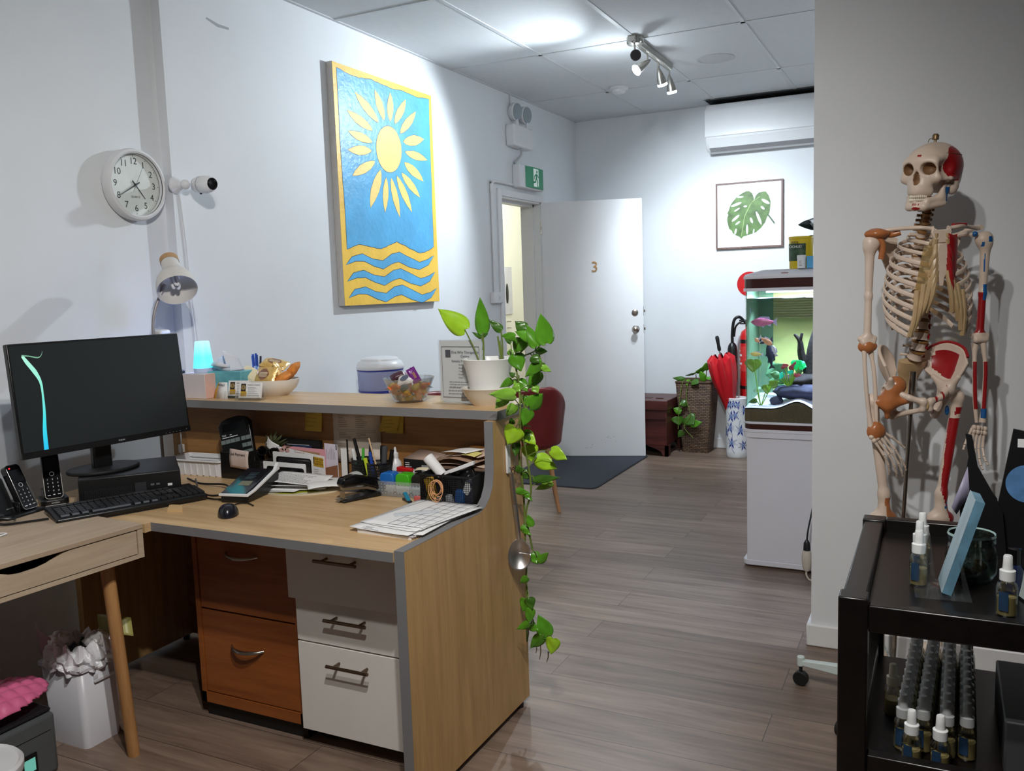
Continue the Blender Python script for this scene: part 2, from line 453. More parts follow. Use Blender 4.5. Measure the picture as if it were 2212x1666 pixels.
LEAF_HOLES = [[(-1.4146, 2.0471), (-1.418, 2.0433), (-1.4277, 2.0405), (-1.4412, 2.0394), (-1.4549, 2.0402), (-1.4651, 2.0428), (-1.4691, 2.0464), (-1.4657, 2.0502), (-1.456, 2.053), (-1.4424, 2.0541), (-1.4287, 2.0533), (-1.4186, 2.0507)], [(-1.431, 2.0034), (-1.4347, 1.9964), (-1.4487, 1.9875), (-1.4693, 1.9791), (-1.4911, 1.9735), (-1.5082, 1.9721), (-1.516, 1.9754), (-1.5123, 1.9824), (-1.4981, 1.9914), (-1.4774, 1.9997), (-1.4557, 2.0053), (-1.4387, 2.0067)], [(-1.3877, 1.9712), (-1.3891, 1.9674), (-1.3941, 1.9643), (-1.4013, 1.9628), (-1.4087, 1.9633), (-1.4144, 1.9656), (-1.4169, 1.9692), (-1.4154, 1.973), (-1.4105, 1.976), (-1.4033, 1.9775), (-1.3959, 1.9771), (-1.3902, 1.9747)], [(-1.4448, 1.9613), (-1.446, 1.9566), (-1.4531, 1.9495), (-1.4641, 1.9421), (-1.4761, 1.9362), (-1.486, 1.9335), (-1.4909, 1.9347), (-1.4897, 1.9395), (-1.4826, 1.9466), (-1.4715, 1.954), (-1.4595, 1.9599), (-1.4497, 1.9625)], [(-1.4497, 1.9063), (-1.4502, 1.8989), (-1.4586, 1.8869), (-1.4727, 1.8734), (-1.4885, 1.8621), (-1.502, 1.8559), (-1.5095, 1.8566), (-1.5089, 1.864), (-1.5005, 1.8761), (-1.4864, 1.8896), (-1.4705, 1.9009), (-1.4571, 1.907)], [(-1.4435, 1.8557), (-1.4438, 1.8508), (-1.4491, 1.8436), (-1.4579, 1.836), (-1.468, 1.83), (-1.4767, 1.8273), (-1.4815, 1.8285), (-1.4812, 1.8334), (-1.4759, 1.8407), (-1.467, 1.8483), (-1.4569, 1.8543), (-1.4483, 1.857)], [(-1.4721, 1.7736), (-1.4758, 1.7617), (-1.4806, 1.7535), (-1.4853, 1.7513), (-1.4885, 1.7556), (-1.4894, 1.7653), (-1.4878, 1.7778), (-1.4841, 1.7897), (-1.4792, 1.7978), (-1.4746, 1.8), (-1.4714, 1.7957), (-1.4705, 1.786)], [(-1.3801, 1.787), (-1.3812, 1.7665), (-1.3844, 1.7517), (-1.3887, 1.7464), (-1.3929, 1.7522), (-1.396, 1.7674), (-1.3971, 1.788), (-1.3959, 1.8084), (-1.3927, 1.8232), (-1.3885, 1.8284), (-1.3842, 1.8227), (-1.3812, 1.8075)], [(-1.3316, 1.7688), (-1.3341, 1.7593), (-1.3376, 1.7527), (-1.3412, 1.7509), (-1.3437, 1.7542), (-1.3447, 1.7618), (-1.3438, 1.7717), (-1.3413, 1.7812), (-1.3377, 1.7877), (-1.3342, 1.7896), (-1.3316, 1.7863), (-1.3307, 1.7787)], [(-1.2878, 1.8761), (-1.2788, 1.8488), (-1.2749, 1.8279), (-1.2773, 1.8189), (-1.2853, 1.8243), (-1.2967, 1.8426), (-1.3086, 1.869), (-1.3177, 1.8964), (-1.3216, 1.9174), (-1.3192, 1.9263), (-1.3111, 1.9209), (-1.2997, 1.9025)], [(-1.2138, 1.9781), (-1.2209, 1.9754), (-1.2344, 1.9786), (-1.2509, 1.9867), (-1.2658, 1.9977), (-1.2753, 2.0086), (-1.2766, 2.0164), (-1.2695, 2.019), (-1.2559, 2.0158), (-1.2394, 2.0077), (-1.2245, 1.9967), (-1.2152, 1.9859)], [(-1.2525, 1.9366), (-1.2573, 1.935), (-1.2647, 1.9372), (-1.2729, 1.9427), (-1.2797, 1.95), (-1.2831, 1.9572), (-1.2824, 1.9622), (-1.2776, 1.9639), (-1.2701, 1.9616), (-1.2619, 1.9561), (-1.2552, 1.9488), (-1.2518, 1.9417)], [(-1.3454, 1.8591), (-1.3426, 1.8473), (-1.343, 1.8379), (-1.3464, 1.8335), (-1.352, 1.8352), (-1.3582, 1.8426), (-1.3635, 1.8537), (-1.3663, 1.8655), (-1.366, 1.8749), (-1.3625, 1.8793), (-1.3569, 1.8776), (-1.3507, 1.8702)]]
LEAF_STEM = [(-1.2368, 1.8995), (-1.2257, 1.9016), (-1.1748, 1.8309), (-1.177, 1.8142)]
LEAF_RIB = [(-1.3328, 2.0188), (-1.3272, 2.0156), (-1.3599, 1.9813), (-1.4053, 1.8909), (-1.4314, 1.7385), (-1.4354, 1.7388), (-1.411, 1.8941), (-1.3655, 1.9845)]
LEAF_RIB_B = [(-1.3655, 1.9834), (-1.3598, 1.9886), (-1.2925, 2.0411), (-1.2891, 2.0381)]
# ------------------------------------------------------------ the setting
WX, FY, CZ = -2.85, 7.14, 2.79

def floor_material():
    t = NT('vinyl_oak_planks')
    tc = t.n('ShaderNodeTexCoord')
    br = t.n('ShaderNodeTexBrick', offset=0.37, offset_frequency=2, squash=1.0)
    br.inputs['Color1'].default_value = (0, 0, 0, 1)
    br.inputs['Color2'].default_value = (1, 1, 1, 1)
    br.inputs['Mortar'].default_value = (0.2, 0.2, 0.2, 1)
    br.inputs['Scale'].default_value = 1.0
    br.inputs['Mortar Size'].default_value = 0.0012
    br.inputs['Brick Width'].default_value = 1.22
    br.inputs['Row Height'].default_value = 0.18
    t.l(tc.outputs['Object'], br.inputs['Vector'])
    mp = t.n('ShaderNodeMapping')
    mp.inputs['Scale'].default_value = (1.0, 11.0, 1.0)
    t.l(tc.outputs['Object'], mp.inputs['Vector'])
    # shift the grain from plank to plank
    off = t.n('ShaderNodeVectorMath', operation='SCALE')
    off.inputs['Scale'].default_value = 7.0
    t.l(br.outputs['Color'], off.inputs[0])
    ad = t.n('ShaderNodeVectorMath', operation='ADD')
    t.l(mp.outputs['Vector'], ad.inputs[0]); t.l(off.outputs['Vector'], ad.inputs[1])
    nz = t.n('ShaderNodeTexNoise', i_Scale=2.2, i_Detail=7.0, i_Roughness=0.62, i_Distortion=0.5)
    t.l(ad.outputs['Vector'], nz.inputs['Vector'])
    cr = t.n('ShaderNodeValToRGB')
    cr.color_ramp.elements[0].position = 0.28
    cr.color_ramp.elements[1].position = 0.75
    cr.color_ramp.elements[0].color = rgb(98, 80, 69)
    cr.color_ramp.elements[1].color = rgb(152, 131, 115)
    t.l(nz.outputs['Fac'], cr.inputs['Fac'])
    mul = t.n('ShaderNodeMapRange')
    mul.inputs['To Min'].default_value = 0.78
    mul.inputs['To Max'].default_value = 1.12
    t.l(br.outputs['Color'], mul.inputs['Value'])
    hs = t.n('ShaderNodeHueSaturation')
    t.l(cr.outputs['Color'], hs.inputs['Color']); t.l(mul.outputs[0], hs.inputs['Value'])
    mort = t.n('ShaderNodeMix', data_type='RGBA')
    mort.inputs[7].default_value = rgb(62, 52, 46)
    t.l(br.outputs['Fac'], mort.inputs[0]); t.l(hs.outputs['Color'], mort.inputs[6])
    t.l(mort.outputs[2], t.p.inputs['Base Color'])
    t.p.inputs['Roughness'].default_value = 0.42
    bp = t.n('ShaderNodeBump', i_Strength=0.12, i_Distance=0.002)
    t.l(nz.outputs['Fac'], bp.inputs['Height']); t.l(bp.outputs['Normal'], t.p.inputs['Normal'])
    return t.m

struct('floor', G().box(-4.4, 2.3, -2.6, 9.4, -0.1, 0.0), floor_material())
ceil = struct('ceiling', G().box(-4.4, 2.3, -2.6, 9.4, CZ, CZ + 0.1), CEIL)
g = G()
for x in (-2.217, -1.607, -0.997, -0.387, 0.223, 0.833, 1.443, 2.053):
    g.box(x - 0.012, x + 0.012, -2.5, FY, CZ - 0.004, CZ + 0.01)
for y in (-2.25, -1.04, 0.17, 1.38, 2.59, 3.80, 5.01, 6.20):
    g.box(WX, 2.2, y - 0.012, y + 0.012, CZ - 0.004, CZ + 0.01)
g.box(WX - 0.02, WX + 0.02, -2.5, FY, CZ - 0.005, CZ + 0.01)
g.box(WX, 2.2, FY - 0.02, FY + 0.01, CZ - 0.005, CZ + 0.01)
struct('trim_1', g, mat('ceiling_grid_bar', (206, 209, 212), 0.5, var=0.02), ceil)

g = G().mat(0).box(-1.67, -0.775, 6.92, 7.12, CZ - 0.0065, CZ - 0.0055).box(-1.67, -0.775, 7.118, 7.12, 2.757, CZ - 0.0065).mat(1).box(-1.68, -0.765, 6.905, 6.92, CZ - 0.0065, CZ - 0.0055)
struct('sooty_gap_shade_strips', g, [mat('sooty_gap_shade', (24, 24, 26), 0.9), mat('sooty_gap_shade_edge', (92, 94, 96), 0.9, var=0.3)], ceil)  # shade of the sooty gap over the air conditioner, painted as dark strips
D0, D1, DH = 5.66, 6.36, 2.045          # door opening
g = G()
g.box(-3.02, WX - 0.05, -2.6, 2.655, 0, CZ)
g.box(-3.02, WX, 2.655, D0, 0, CZ)
g.box(-3.02, WX, D0, D1, DH, CZ)
g.box(-3.02, WX, D1, FY + 0.12, 0, CZ)
struct('wall_left', g, WHITE_PAINT)
struct('wall_far', G().box(-3.02, 2.3, FY, FY + 0.12, 0, CZ), WHITE_PAINT)
struct('wall_right', G().box(-0.41, 2.3, 3.30, 3.42, 0, CZ), WHITE_PAINT)
DULL = mat('bounce_damping_taupe', (118, 112, 106), 0.7, var=0.03, scale=3)  # dulled on the unseen walls to hold back bounce light
struct('wall_side', G().box(2.2, 2.3, -2.6, FY, 0, CZ), DULL)
struct('wall_back', G().box(-3.02, 2.3, -2.6, -2.5, 0, CZ), DULL)
CREAM = mat('cream_wall_paint', (228, 228, 216), 0.6, var=0.02, scale=3)
struct('wall_corridor', G().box(-4.4, -4.3, 4.0, 9.4, 0, CZ).box(-4.4, -3.02, 9.3, 9.4, 0, CZ).box(-4.4, -3.02, 3.9, 4.0, 0, CZ).box(-3.03, -3.02, FY + 0.12, 9.4, 0, CZ), CREAM)
# skirting boards
def skirt(name, pts):
    g = G()
    for x0, x1, y0, y1 in pts:
        g.box(x0, x1, y0, y1, 0, 0.085)
    struct(name, g, TRIM_PAINT, bevel=0.006)
skirt('baseboard_right', [(-0.426, 2.2, 3.285, 3.30), (-0.426, -0.41, 3.30, 3.435)])
skirt('baseboard_far', [(WX, 2.2, FY - 0.015, FY)])
skirt('baseboard_left', [(WX, WX + 0.015, 2.7, D0 - 0.07), (WX, WX + 0.015, D1 + 0.07, FY - 0.015)])
# door lining, stop and architraves
g = G()
g.box(-3.02, WX + 0.002, D0 - 0.02, D0 + 0.012, 0, DH)
g.box(-3.02, WX + 0.002, D1 - 0.012, D1 + 0.02, 0, DH)
g.box(-3.02, WX + 0.002, D0, D1, DH - 0.012, DH + 0.02)
g.box(-2.98, -2.905, D1 - 0.03, D1 - 0.012, 0, DH - 0.012)
g.box(-2.98, -2.905, D0 + 0.012, D0 + 0.03, 0, DH - 0.012)
g.box(-2.98, -2.905, D0 + 0.012, D1 - 0.012, DH - 0.03, DH - 0.012)
struct('trim_2', g, TRIM_PAINT)
g = G()
g.box(WX, WX + 0.014, D0 - 0.06, D0, 0, DH + 0.05)
g.box(WX, WX + 0.014, D1, D1 + 0.055, 0, DH + 0.05)
g.box(WX, WX + 0.014, D0, D1, DH, DH + 0.05)
struct('trim_3', g, TRIM_PAINT, bevel=0.003)
# scuffs and stains that the paint really carries
g = G()
g.prism([(2.905, 2.57), (2.97, 2.552), (3.04, 2.556), (3.04, 2.566), (2.98, 2.566), (2.91, 2.578)], WX, WX + 0.0004, 'x')
struct('trim_4', g, mat('scuff_mark', (168, 172, 176), 0.7))

# open white door with its number and lock
dv = Vector((0.757, 0.23, 0)).normalized()
door = struct('door_1', G().prism(rrect(0.782, 2.035, 0.002, 1, 0.401, 1.0285), 0.0, 0.036, 'y'), mat('white_door_paint', (228, 229, 232), 0.4, var=0.015, scale=4), off=(0, 0, 0))
door.location = (WX + 0.002, 6.36, 0)
door.rotation_euler = (0, 0, math.atan2(dv.y, dv.x))
BRASS = mat('aged_brass', (176, 140, 98), 0.3, 1.0, var=0.15, scale=60)
NICKEL = mat('satin_nickel', (190, 184, 178), 0.25, 1.0, var=0.05)
DM = lambda x, z, y=-0.0005: axes((x, y, z), (1, 0, 0), (0, 0, 1))
n3 = obj('door_number', G().text('3', 0.118, DM(0.416, 1.525, -0.003), 0.003), BRASS, door)
n3['label'] = 'brass number 3'
kn = G().lathe([(0, -0.066), (0.018, -0.064), (0.026, -0.054), (0.024, -0.044), (0.012, -0.036), (0.011, -0.012), (0.029, -0.006), (0.031, 0)], (0.73, 0, 1.03), 28, Matrix(((1, 0, 0), (0, 0, 1), (0, -1, 0))))
kn = G().lathe([(0.031, 0), (0.029, 0.006), (0.011, 0.012), (0.012, 0.036), (0.024, 0.044), (0.026, 0.054), (0.018, 0.064), (0, 0.066)], (0.73, 0, 1.03), 28, Matrix(((1, 0, 0), (0, 0, -1), (0, 1, 0))))
obj('door_knob', kn, NICKEL, door)
obj('deadlock', G().lathe([(0.026, 0), (0.025, 0.006), (0.012, 0.008), (0.011, 0.014), (0, 0.014)], (0.726, 0, 1.161), 28, Matrix(((1, 0, 0), (0, 0, -1), (0, 1, 0)))), NICKEL, door)
g = G()
for z in (1.03, 1.17):
    g.box(0.7915, 0.795, 0.006, 0.03, z - 0.035, z + 0.035)
    g.box(0.795, 0.806, 0.012, 0.024, z - 0.01, z + 0.01)
obj('latch_plate', g, NICKEL, door)
g = G()
rr = random.Random(3)
for k in range(16):
    x, z = rr.choice([(0.46, 0.13), (0.34, 0.09), (0.52, 0.15)]); x += rr.uniform(-0.04, 0.04); z += rr.uniform(-0.02, 0.02)
    a = rr.uniform(-0.6, 0.6); L = rr.uniform(0.004, 0.014)
    g.add([(x, -0.0004, z), (x + L * math.cos(a), -0.0004, z + L * math.sin(a)), (x + L * math.cos(a), -0.0004, z + L * math.sin(a) + 0.002), (x, -0.0004, z + 0.0025)], [(0, 1, 2, 3)])
obj('scuff', g, mat('scuff_dark', (150, 148, 150), 0.7), door)
g = G()
for z in (0.2, 1.05, 1.85):
    g.cyl((0.0, -0.006, z - 0.045), (0.0, -0.006, z + 0.045), 0.007, n=12)
obj('hinge', g, NICKEL, door)
# corridor key rack and notice glimpsed through the doorway
t = thing('notice_board', 'narrow white panel with keys on the corridor wall seen through the doorway', 'notice board', (-3.021, 6.30, 0))
# ------------------------------------------------------------ things on the left wall
# sun canvas
cv = thing('sun_painting', 'tall canvas painted with a yellow sun over blue sky and waves', 'painting', (WX, 4.2, 1.313))
Y0, Y1, Z0, Z1 = 3.716, 4.686, 1.313, 2.565
o = (WX, 4.2, 1.313)
obj('canvas', G().box(WX + 0.001, WX + 0.04, Y0, Y1, Z0, Z1), mat('raw_canvas_edge', (196, 192, 186), 0.8, var=0.04, scale=40), cv, o, bevel=0.003)
ACR_Y = mat('yellow_acrylic', (250, 200, 74), 0.45, var=0.1, scale=7, bump=0.5, bscale=45)
ACR_Y2 = mat('pale_yellow_acrylic', (252, 216, 124), 0.5, var=0.06, scale=9, bump=0.5, bscale=45)
ACR_B = mat('blue_acrylic', (84, 172, 222), 0.4, var=0.14, scale=6, bump=0.7, bscale=38)
ACR_D = mat('dark_blue_outline', (44, 56, 92), 0.5)
obj('painted_ground', G().box(WX + 0.04, WX + 0.0408, Y0 + 0.002, Y1 - 0.002, Z0 + 0.002, Z1 - 0.002), ACR_Y, cv, o)
def grow(pl_, d):
    n = len(pl_); out = []
    A = sum(pl_[i][0] * pl_[(i + 1) % n][1] - pl_[(i + 1) % n][0] * pl_[i][1] for i in range(n))
    sg = 1 if A > 0 else -1
    for i in range(n):
        a, b, c = Vector(pl_[i - 1]), Vector(pl_[i]), Vector(pl_[(i + 1) % n])
        t_ = (b - a).normalized() + (c - b).normalized()
        t_ = t_.normalized() if t_.length > 0.2 else (c - b).normalized()
        out.append((b.x + sg * t_.y * d, b.y - sg * t_.x * d))
    return out
jit = random.Random(5)
def rough(pl_, k=4, j=0.0022):
    out = []
    for i in range(len(pl_)):
        a, b = pl_[i], pl_[(i + 1) % len(pl_)]
        for q in range(k):
            out.append((a[0] + (b[0] - a[0]) * q / k + jit.uniform(-j, j), a[1] + (b[1] - a[1]) * q / k + jit.uniform(-j, j)))
    return out
def layer(x0, polys, name, m, mm):
    g = G()
    for pl_ in polys:
        g.prism(pl_, WX + x0, WX + x0 + 0.0006, 'x')
    return obj(name, g, m, cv, o)
big = rough(CANVAS_BLUE)
waves = [rough(q, 2, 0.001) for q in CANVAS_WAVES]
layer(0.0408, [grow(big, 0.003)] + [grow(q, 0.003) for q in waves], 'outline', ACR_D, 0)
layer(0.0412, [big] + waves, 'painted_sky_and_waves', ACR_B, 0)
layer(0.0416, [grow(rough(q, 2, 0.001), 0.0018) for q in CANVAS_PETALS] + [grow(CANVAS_DISC, 0.0025)], 'petal_outline', ACR_D, 0)
layer(0.042, CANVAS_PETALS + [CANVAS_DISC], 'painted_sun', ACR_Y2, 0)

# wall clock
ck = thing('wall_clock', 'round white wall clock showing twenty to five', 'clock', (-2.90, 2.487, 1.833))
CM = Matrix(((0, 0, 1), (1, 0, 0), (0, 1, 0)))          # local x->y, y->z, z->+x
def onclock(a, r, z=0.0):
    return Vector((z, r * math.sin(a), r * math.cos(a)))
obj('case', G().lathe([(0.118, 0.0), (0.139, 0.008), (0.142, 0.03), (0.137, 0.046), (0.128, 0.05), (0.122, 0.046), (0.119, 0.030)], (0, 0, 0), 64, CM), WHITE_PL, ck)
obj('dial', G().lathe([(0.121, 0.026), (0, 0.026)], (0, 0, 0), 64, CM), mat('clock_dial', (222, 228, 224), 0.4), ck)
obj('inner_ring', G().lathe([(0.1195, 0.027), (0.1215, 0.045)], (0, 0, 0), 64, CM), mat('dark_inner_ring', (58, 62, 74), 0.3), ck)
g = G()
for h in range(1, 13):
    p = onclock(h * PI / 6, 0.092, 0.0266)
    g.text(str(h), 0.036, axes(p, (0, 1, 0), (0, 0, 1)), 0.0002)
    p = onclock(h * PI / 6, 0.113, 0.0266)
    g.cbox(p, (0.0006, 0.003, 0.003))
for k in range(60):
    p = onclock(k * PI / 30, 0.113, 0.0266)
    g.cbox(p, (0.0006, 0.001, 0.001))
g.text('QUARTZ', 0.011, axes((0.0266, 0, -0.047), (0, 1, 0), (0, 0, 1)), 0.0002)
obj('numerals', g, mat('clock_ink', (64, 70, 72), 0.6), ck)
def hand(name, a, L, tail, wd, z, m):
    d = onclock(a, 1.0); n_ = Vector((0, d.z, -d.y))
    b, tip = -d * tail, d * L
    pts = [b + n_ * wd, tip + n_ * wd * 0.4, tip - n_ * wd * 0.4, b - n_ * wd]
    g = G()
    g.prism([(p.y, p.z) for p in pts], z, z + 0.001, 'x')
    g.lathe([(wd * 2.2, z), (wd * 2.2, z + 0.0012), (0, z + 0.0012)], (0, 0, 0), 16, CM)
    return obj(name, g, m, ck)
HB = mat('clock_hand_black', (26, 28, 32), 0.4)
hand('hour_hand', R(140), 0.068, 0.02, 0.0026, 0.029, HB)
hand('minute_hand', R(240), 0.088, 0.022, 0.0024, 0.031, HB)
hand('second_hand', R(28), 0.085, 0.03, 0.0006, 0.033, mat('second_hand_grey', (110, 116, 118), 0.4))

# security camera
sc = thing('security_camera', 'white ball-jointed security camera on the left wall beside the clock', 'security camera', (WX, 2.70, 1.846))
b0, b1 = Vector((0.085, 0.022, 0)), Vector((0.17, 0.012, -0.003))
dd = (b1 - b0).normalized()
obj('wall_mount', G().lathe([(0.036, 0), (0.036, 0.006), (0.026, 0.018), (0.016, 0.03), (0.013, 0.05)], (0.0, -0.03, 0), 28, CM).ell((0.052, -0.026, 0), 0.02), mat('white_gloss_plastic', (232, 233, 235), 0.18, var=0.01), sc)
SM = towards(b0, dd)
obj('camera_body', G().lathe([(0, -0.036), (0.018, -0.034), (0.03, -0.022), (0.035, 0.0), (0.036, 0.035), (0.034, 0.06), (0.027, 0.076), (0.024, 0.078)], (0, 0, 0), 32, SM), MATS['white_gloss_plastic'], sc)
ln = obj('lens', G().lathe([(0.0245, 0.077), (0.0245, 0.081), (0.021, 0.083), (0.017, 0.078), (0, 0.0775)], (0, 0, 0), 32, SM), mat('black_gloss', (10, 10, 12), 0.12), sc)
ln['label'] = 'round black lens'
g = G()
g.lathe([(0.0362, 0.016), (0.0362, 0.018)], (0, 0, 0), 32, SM)
g.ell(SM @ Vector((0.0, -0.0335, 0.004)), 0.006)
g.lathe([(0.0368, 0.026), (0.0372, 0.031), (0.0368, 0.036)], (0, 0, 0), 10, SM, R(-85), R(-15))
obj('grille', g, BLACK_PL, sc)
tag(obj('camera_cable', G().tube(bez([(WX + 0.004, 2.685, 1.81), (WX + 0.005, 2.70, 1.6), (WX + 0.005, 2.705, 1.45), (WX + 0.006, 2.72, 1.25), (WX + 0.008, 2.73, 1.04)], 6), 0.0035, 6), WHITE_PL, off=(WX, 2.7, 1.04)), 'thin white cable running down the wall below the security camera', 'cable')

# emergency light, exit sign, conduit and switch
em = thing('emergency_light', 'white twin-head emergency light near the ceiling above the exit sign', 'emergency light', (WX, 5.94, 2.40))
obj('battery_box', G().box(0, 0.075, -0.165, 0.165, 0.01, 0.165), WHITE_PL, em, bevel=0.012)
for y in (-0.065, 0.105):
    a = Vector((0.05, y, 0.165))
    obj('lamp_neck', G().tube(bez([a, a + Vector((0, 0, 0.03)), a + Vector((-0.01, 0, 0.06))], 4), 0.012, 10), WHITE_PL, em)
    hm = towards((0.03, y, 0.265), (1.0, -0.1, -0.08)) @ Matrix.Scale(0.85, 4)
    h_ = obj('lamp_head', G().lathe([(0, -0.05), (0.05, -0.045), (0.075, -0.01), (0.078, 0.02), (0.07, 0.03)], (0, 0, 0), 28, hm), WHITE_PL, em)
    obj('lens', G().lathe([(0.07, 0.03), (0.068, 0.036), (0, 0.038)], (0, 0, 0), 28, hm), mat('frosted_lamp_lens', (150, 160, 166), 0.3, var=0.06, scale=80), h_)
obj('cable_tail', G().tube(bez([(0.04, 0.0, 0.01), (0.045, 0.0, -0.03), (0.03, -0.03, -0.07), (0.012, -0.055, -0.10)], 6), 0.009, 8), mat('grey_conduit', (176, 178, 180), 0.5), em)
tag(obj('cable_riser', G().cyl((WX + 0.008, 5.86, 2.70), (WX + 0.008, 5.86, 2.79), 0.006, n=10), WHITE_PL, off=(WX, 5.86, 2.70)), 'short white cable from the ceiling to the emergency light', 'cable')
ex = thing('exit_sign', 'green running-man exit sign in a white box above the doorway', 'exit sign', (WX, 6.08, 2.13))
obj('sign_box', G().box(0, 0.066, -0.215, 0.195, -0.01, 0.16), WHITE_PL, ex, bevel=0.008)
EXG = mat('exit_green', (22, 128, 88), 0.35, var=0.04, emit=0.12)
EXW = mat('exit_white', (228, 238, 232), 0.35, var=0.02, emit=0.2)
fc = obj('sign_face', G().grid(lambda u, v: Vector((0.068 + 0.010 * math.sin(PI * u), -0.125 + 0.32 * u, 0.0 + 0.155 * v)), 12, 2), EXG, ex)
fc['label'] = 'green face'
g = G().mat(0)
sx = lambda y: 0.0705 + 0.010 * math.sin(PI * (y + 0.125) / 0.32)
def flat(g, pts, lift):
    g.add([(sx(y) + lift, y, z) for y, z in pts], [list(range(len(pts)))])
flat(g, [(-0.008, 0.012), (0.085, 0.012), (0.085, 0.145), (-0.008, 0.145)], 0.0)
g.mat(1)
e = lambda c, r: [(c[0] + r * math.cos(2 * PI * k / 14), c[1] + r * math.sin(2 * PI * k / 14)) for k in range(14)]
flat(g, e((0.052, 0.124), 0.012), 0.001)
flat(g, [(0.03, 0.108), (0.058, 0.108), (0.052, 0.068), (0.032, 0.068)], 0.001)
for a, b, w_ in [((0.034, 0.104), (0.008, 0.088), 0.006), ((0.01, 0.09), (0.004, 0.066), 0.005), ((0.056, 0.104), (0.078, 0.084), 0.006), ((0.078, 0.086), (0.096, 0.094), 0.005),
                 ((0.036, 0.074), (0.02, 0.044), 0.008), ((0.022, 0.048), (-0.014, 0.042), 0.0065), ((0.046, 0.074), (0.064, 0.046), 0.008), ((0.064, 0.05), (0.058, 0.016), 0.007), ((0.056, 0.018), (0.078, 0.014), 0.005)]:
    d = (Vector(b) - Vector(a)).normalized(); n_ = Vector((-d.y, d.x)) * w_
    flat(g, [(a[0] + n_.x, a[1] + n_.y), (a[0] - n_.x, a[1] - n_.y), (b[0] - n_.x, b[1] - n_.y), (b[0] + n_.x, b[1] + n_.y)], 0.001)
obj('running_figure', g, [EXW, EXG], ex)
cd = G().tube(bez([(WX + 0.014, 5.50, 1.36), (WX + 0.014, 5.50, 2.08), (WX + 0.014, 5.50, 2.10)], 4) + bez([(WX + 0.014, 5.505, 2.122), (WX + 0.014, 5.53, 2.138), (WX + 0.014, 5.865, 2.138)], 4), 0.011, 10)
co = thing('conduit', 'white conduit bent from the exit sign down to the switch by the doorway', 'conduit', (WX, 5.5, 1.36))
obj('pipe', cd, WHITE_PL, co, (WX, 5.5, 1.36))
for z in (1.98,):
    obj('coupling', G().cyl((0.014, 0, z - 1.36 - 0.02), (0.014, 0, z - 1.36 + 0.02), 0.0135, n=14), WHITE_PL, co)
obj('elbow', G().tube(bez([(0.014, 0.0, 0.70), (0.014, 0.002, 0.745), (0.014, 0.012, 0.77), (0.014, 0.05, 0.778)], 5), 0.0145, 12), WHITE_PL, co)
sw = thing('light_switch', 'white surface-mounted switch at the bottom of the conduit', 'light switch', (WX, 5.515, 1.278))
obj('switch_box', G().box(0, 0.036, -0.065, 0.065, 0, 0.08), WHITE_PL, sw, bevel=0.005)
obj('rocker', G().box(0.036, 0.04, 0.006, 0.022, 0.028, 0.052), WHITE_PL, sw, bevel=0.002)

# ------------------------------------------------------------ far wall
lf = thing('leaf_picture', 'framed print of a green split-leaf plant on the far wall', 'picture', (-1.37, FY, 1.64))
o = (-1.37, FY, 1.64)
FX0, FX1, FZ0, FZ1 = -1.637, -1.112, 1.64, 2.163
WAL = wood('walnut_frame', (96, 72, 66), (134, 104, 96), 'z', 0.5)
g = G()
fw = 0.013
g.box(FX0, FX1, FY - 0.026, FY - 0.001, FZ1 - fw, FZ1); g.box(FX0, FX1, FY - 0.026, FY - 0.001, FZ0, FZ0 + fw)
g.box(FX0, FX0 + fw, FY - 0.026, FY - 0.001, FZ0 + fw, FZ1 - fw); g.box(FX1 - fw, FX1, FY - 0.026, FY - 0.001, FZ0 + fw, FZ1 - fw)
obj('frame', g, WAL, lf, o)
obj('print', G().box(FX0 + fw, FX1 - fw, FY - 0.02, FY - 0.012, FZ0 + fw, FZ1 - fw), mat('print_paper', (226, 232, 238), 0.3, var=0.01), lf, o)
LG = mat('watercolour_green', (84, 116, 58), 0.5, var=0.5, scale=16)
LL = mat('pale_green_vein', (156, 182, 116), 0.5)
LD = mat('dark_green_stem', (66, 92, 58), 0.5)
g = G()
g.prism(LEAF, FY - 0.0206, FY - 0.02, 'y')
leafp = obj('printed_leaf', g, LG, lf, o)
g = G()
for h in LEAF_HOLES:
    g.prism(h, FY - 0.021, FY - 0.0206, 'y')
obj('leaf_opening', g, MATS['print_paper'], leafp)
leafp.children[0].data.transform(Matrix.Translation(-Vector(o)))
g = G().mat(0); g.prism(LEAF_STEM, FY - 0.021, FY - 0.0206, 'y'); g.mat(1); g.prism(LEAF_RIB, FY - 0.0212, FY - 0.0206, 'y'); g.prism(LEAF_RIB_B, FY - 0.0212, FY - 0.0206, 'y')
obj('leaf_stem', g, [LD, LL], leafp)
leafp.children[1].data.transform(Matrix.Translation(-Vector(o)))

ac = thing('air_conditioner', 'long white split air conditioner high on the far wall', 'air conditioner', (-1.2, FY, 2.40))
prof = [(FY - 0.002, 2.40), (FY - 0.14, 2.398), (FY - 0.185, 2.425), (FY - 0.212, 2.49), (FY - 0.218, 2.52), (FY - 0.22, 2.70), (FY - 0.19, 2.755), (FY - 0.002, 2.755)]
o = (-1.2, FY, 2.40)
obj('housing', G().prism(prof, -1.672, -0.772, 'x'), mat('air_conditioner_white', (232, 233, 235), 0.3, var=0.01), ac, o, bevel=0.006)
obj('front_panel', G().prism([(FY - 0.222, 2.505), (FY - 0.226, 2.51), (FY - 0.226, 2.70), (FY - 0.218, 2.715), (FY - 0.218, 2.505)], -1.672, -0.772, 'x'), MATS['air_conditioner_white'], ac, o)
obj('louvre', G().prism([(FY - 0.216, 2.49), (FY - 0.219, 2.487), (FY - 0.19, 2.424), (FY - 0.186, 2.426)], -1.645, -0.80, 'x'), MATS['air_conditioner_white'], ac, o)
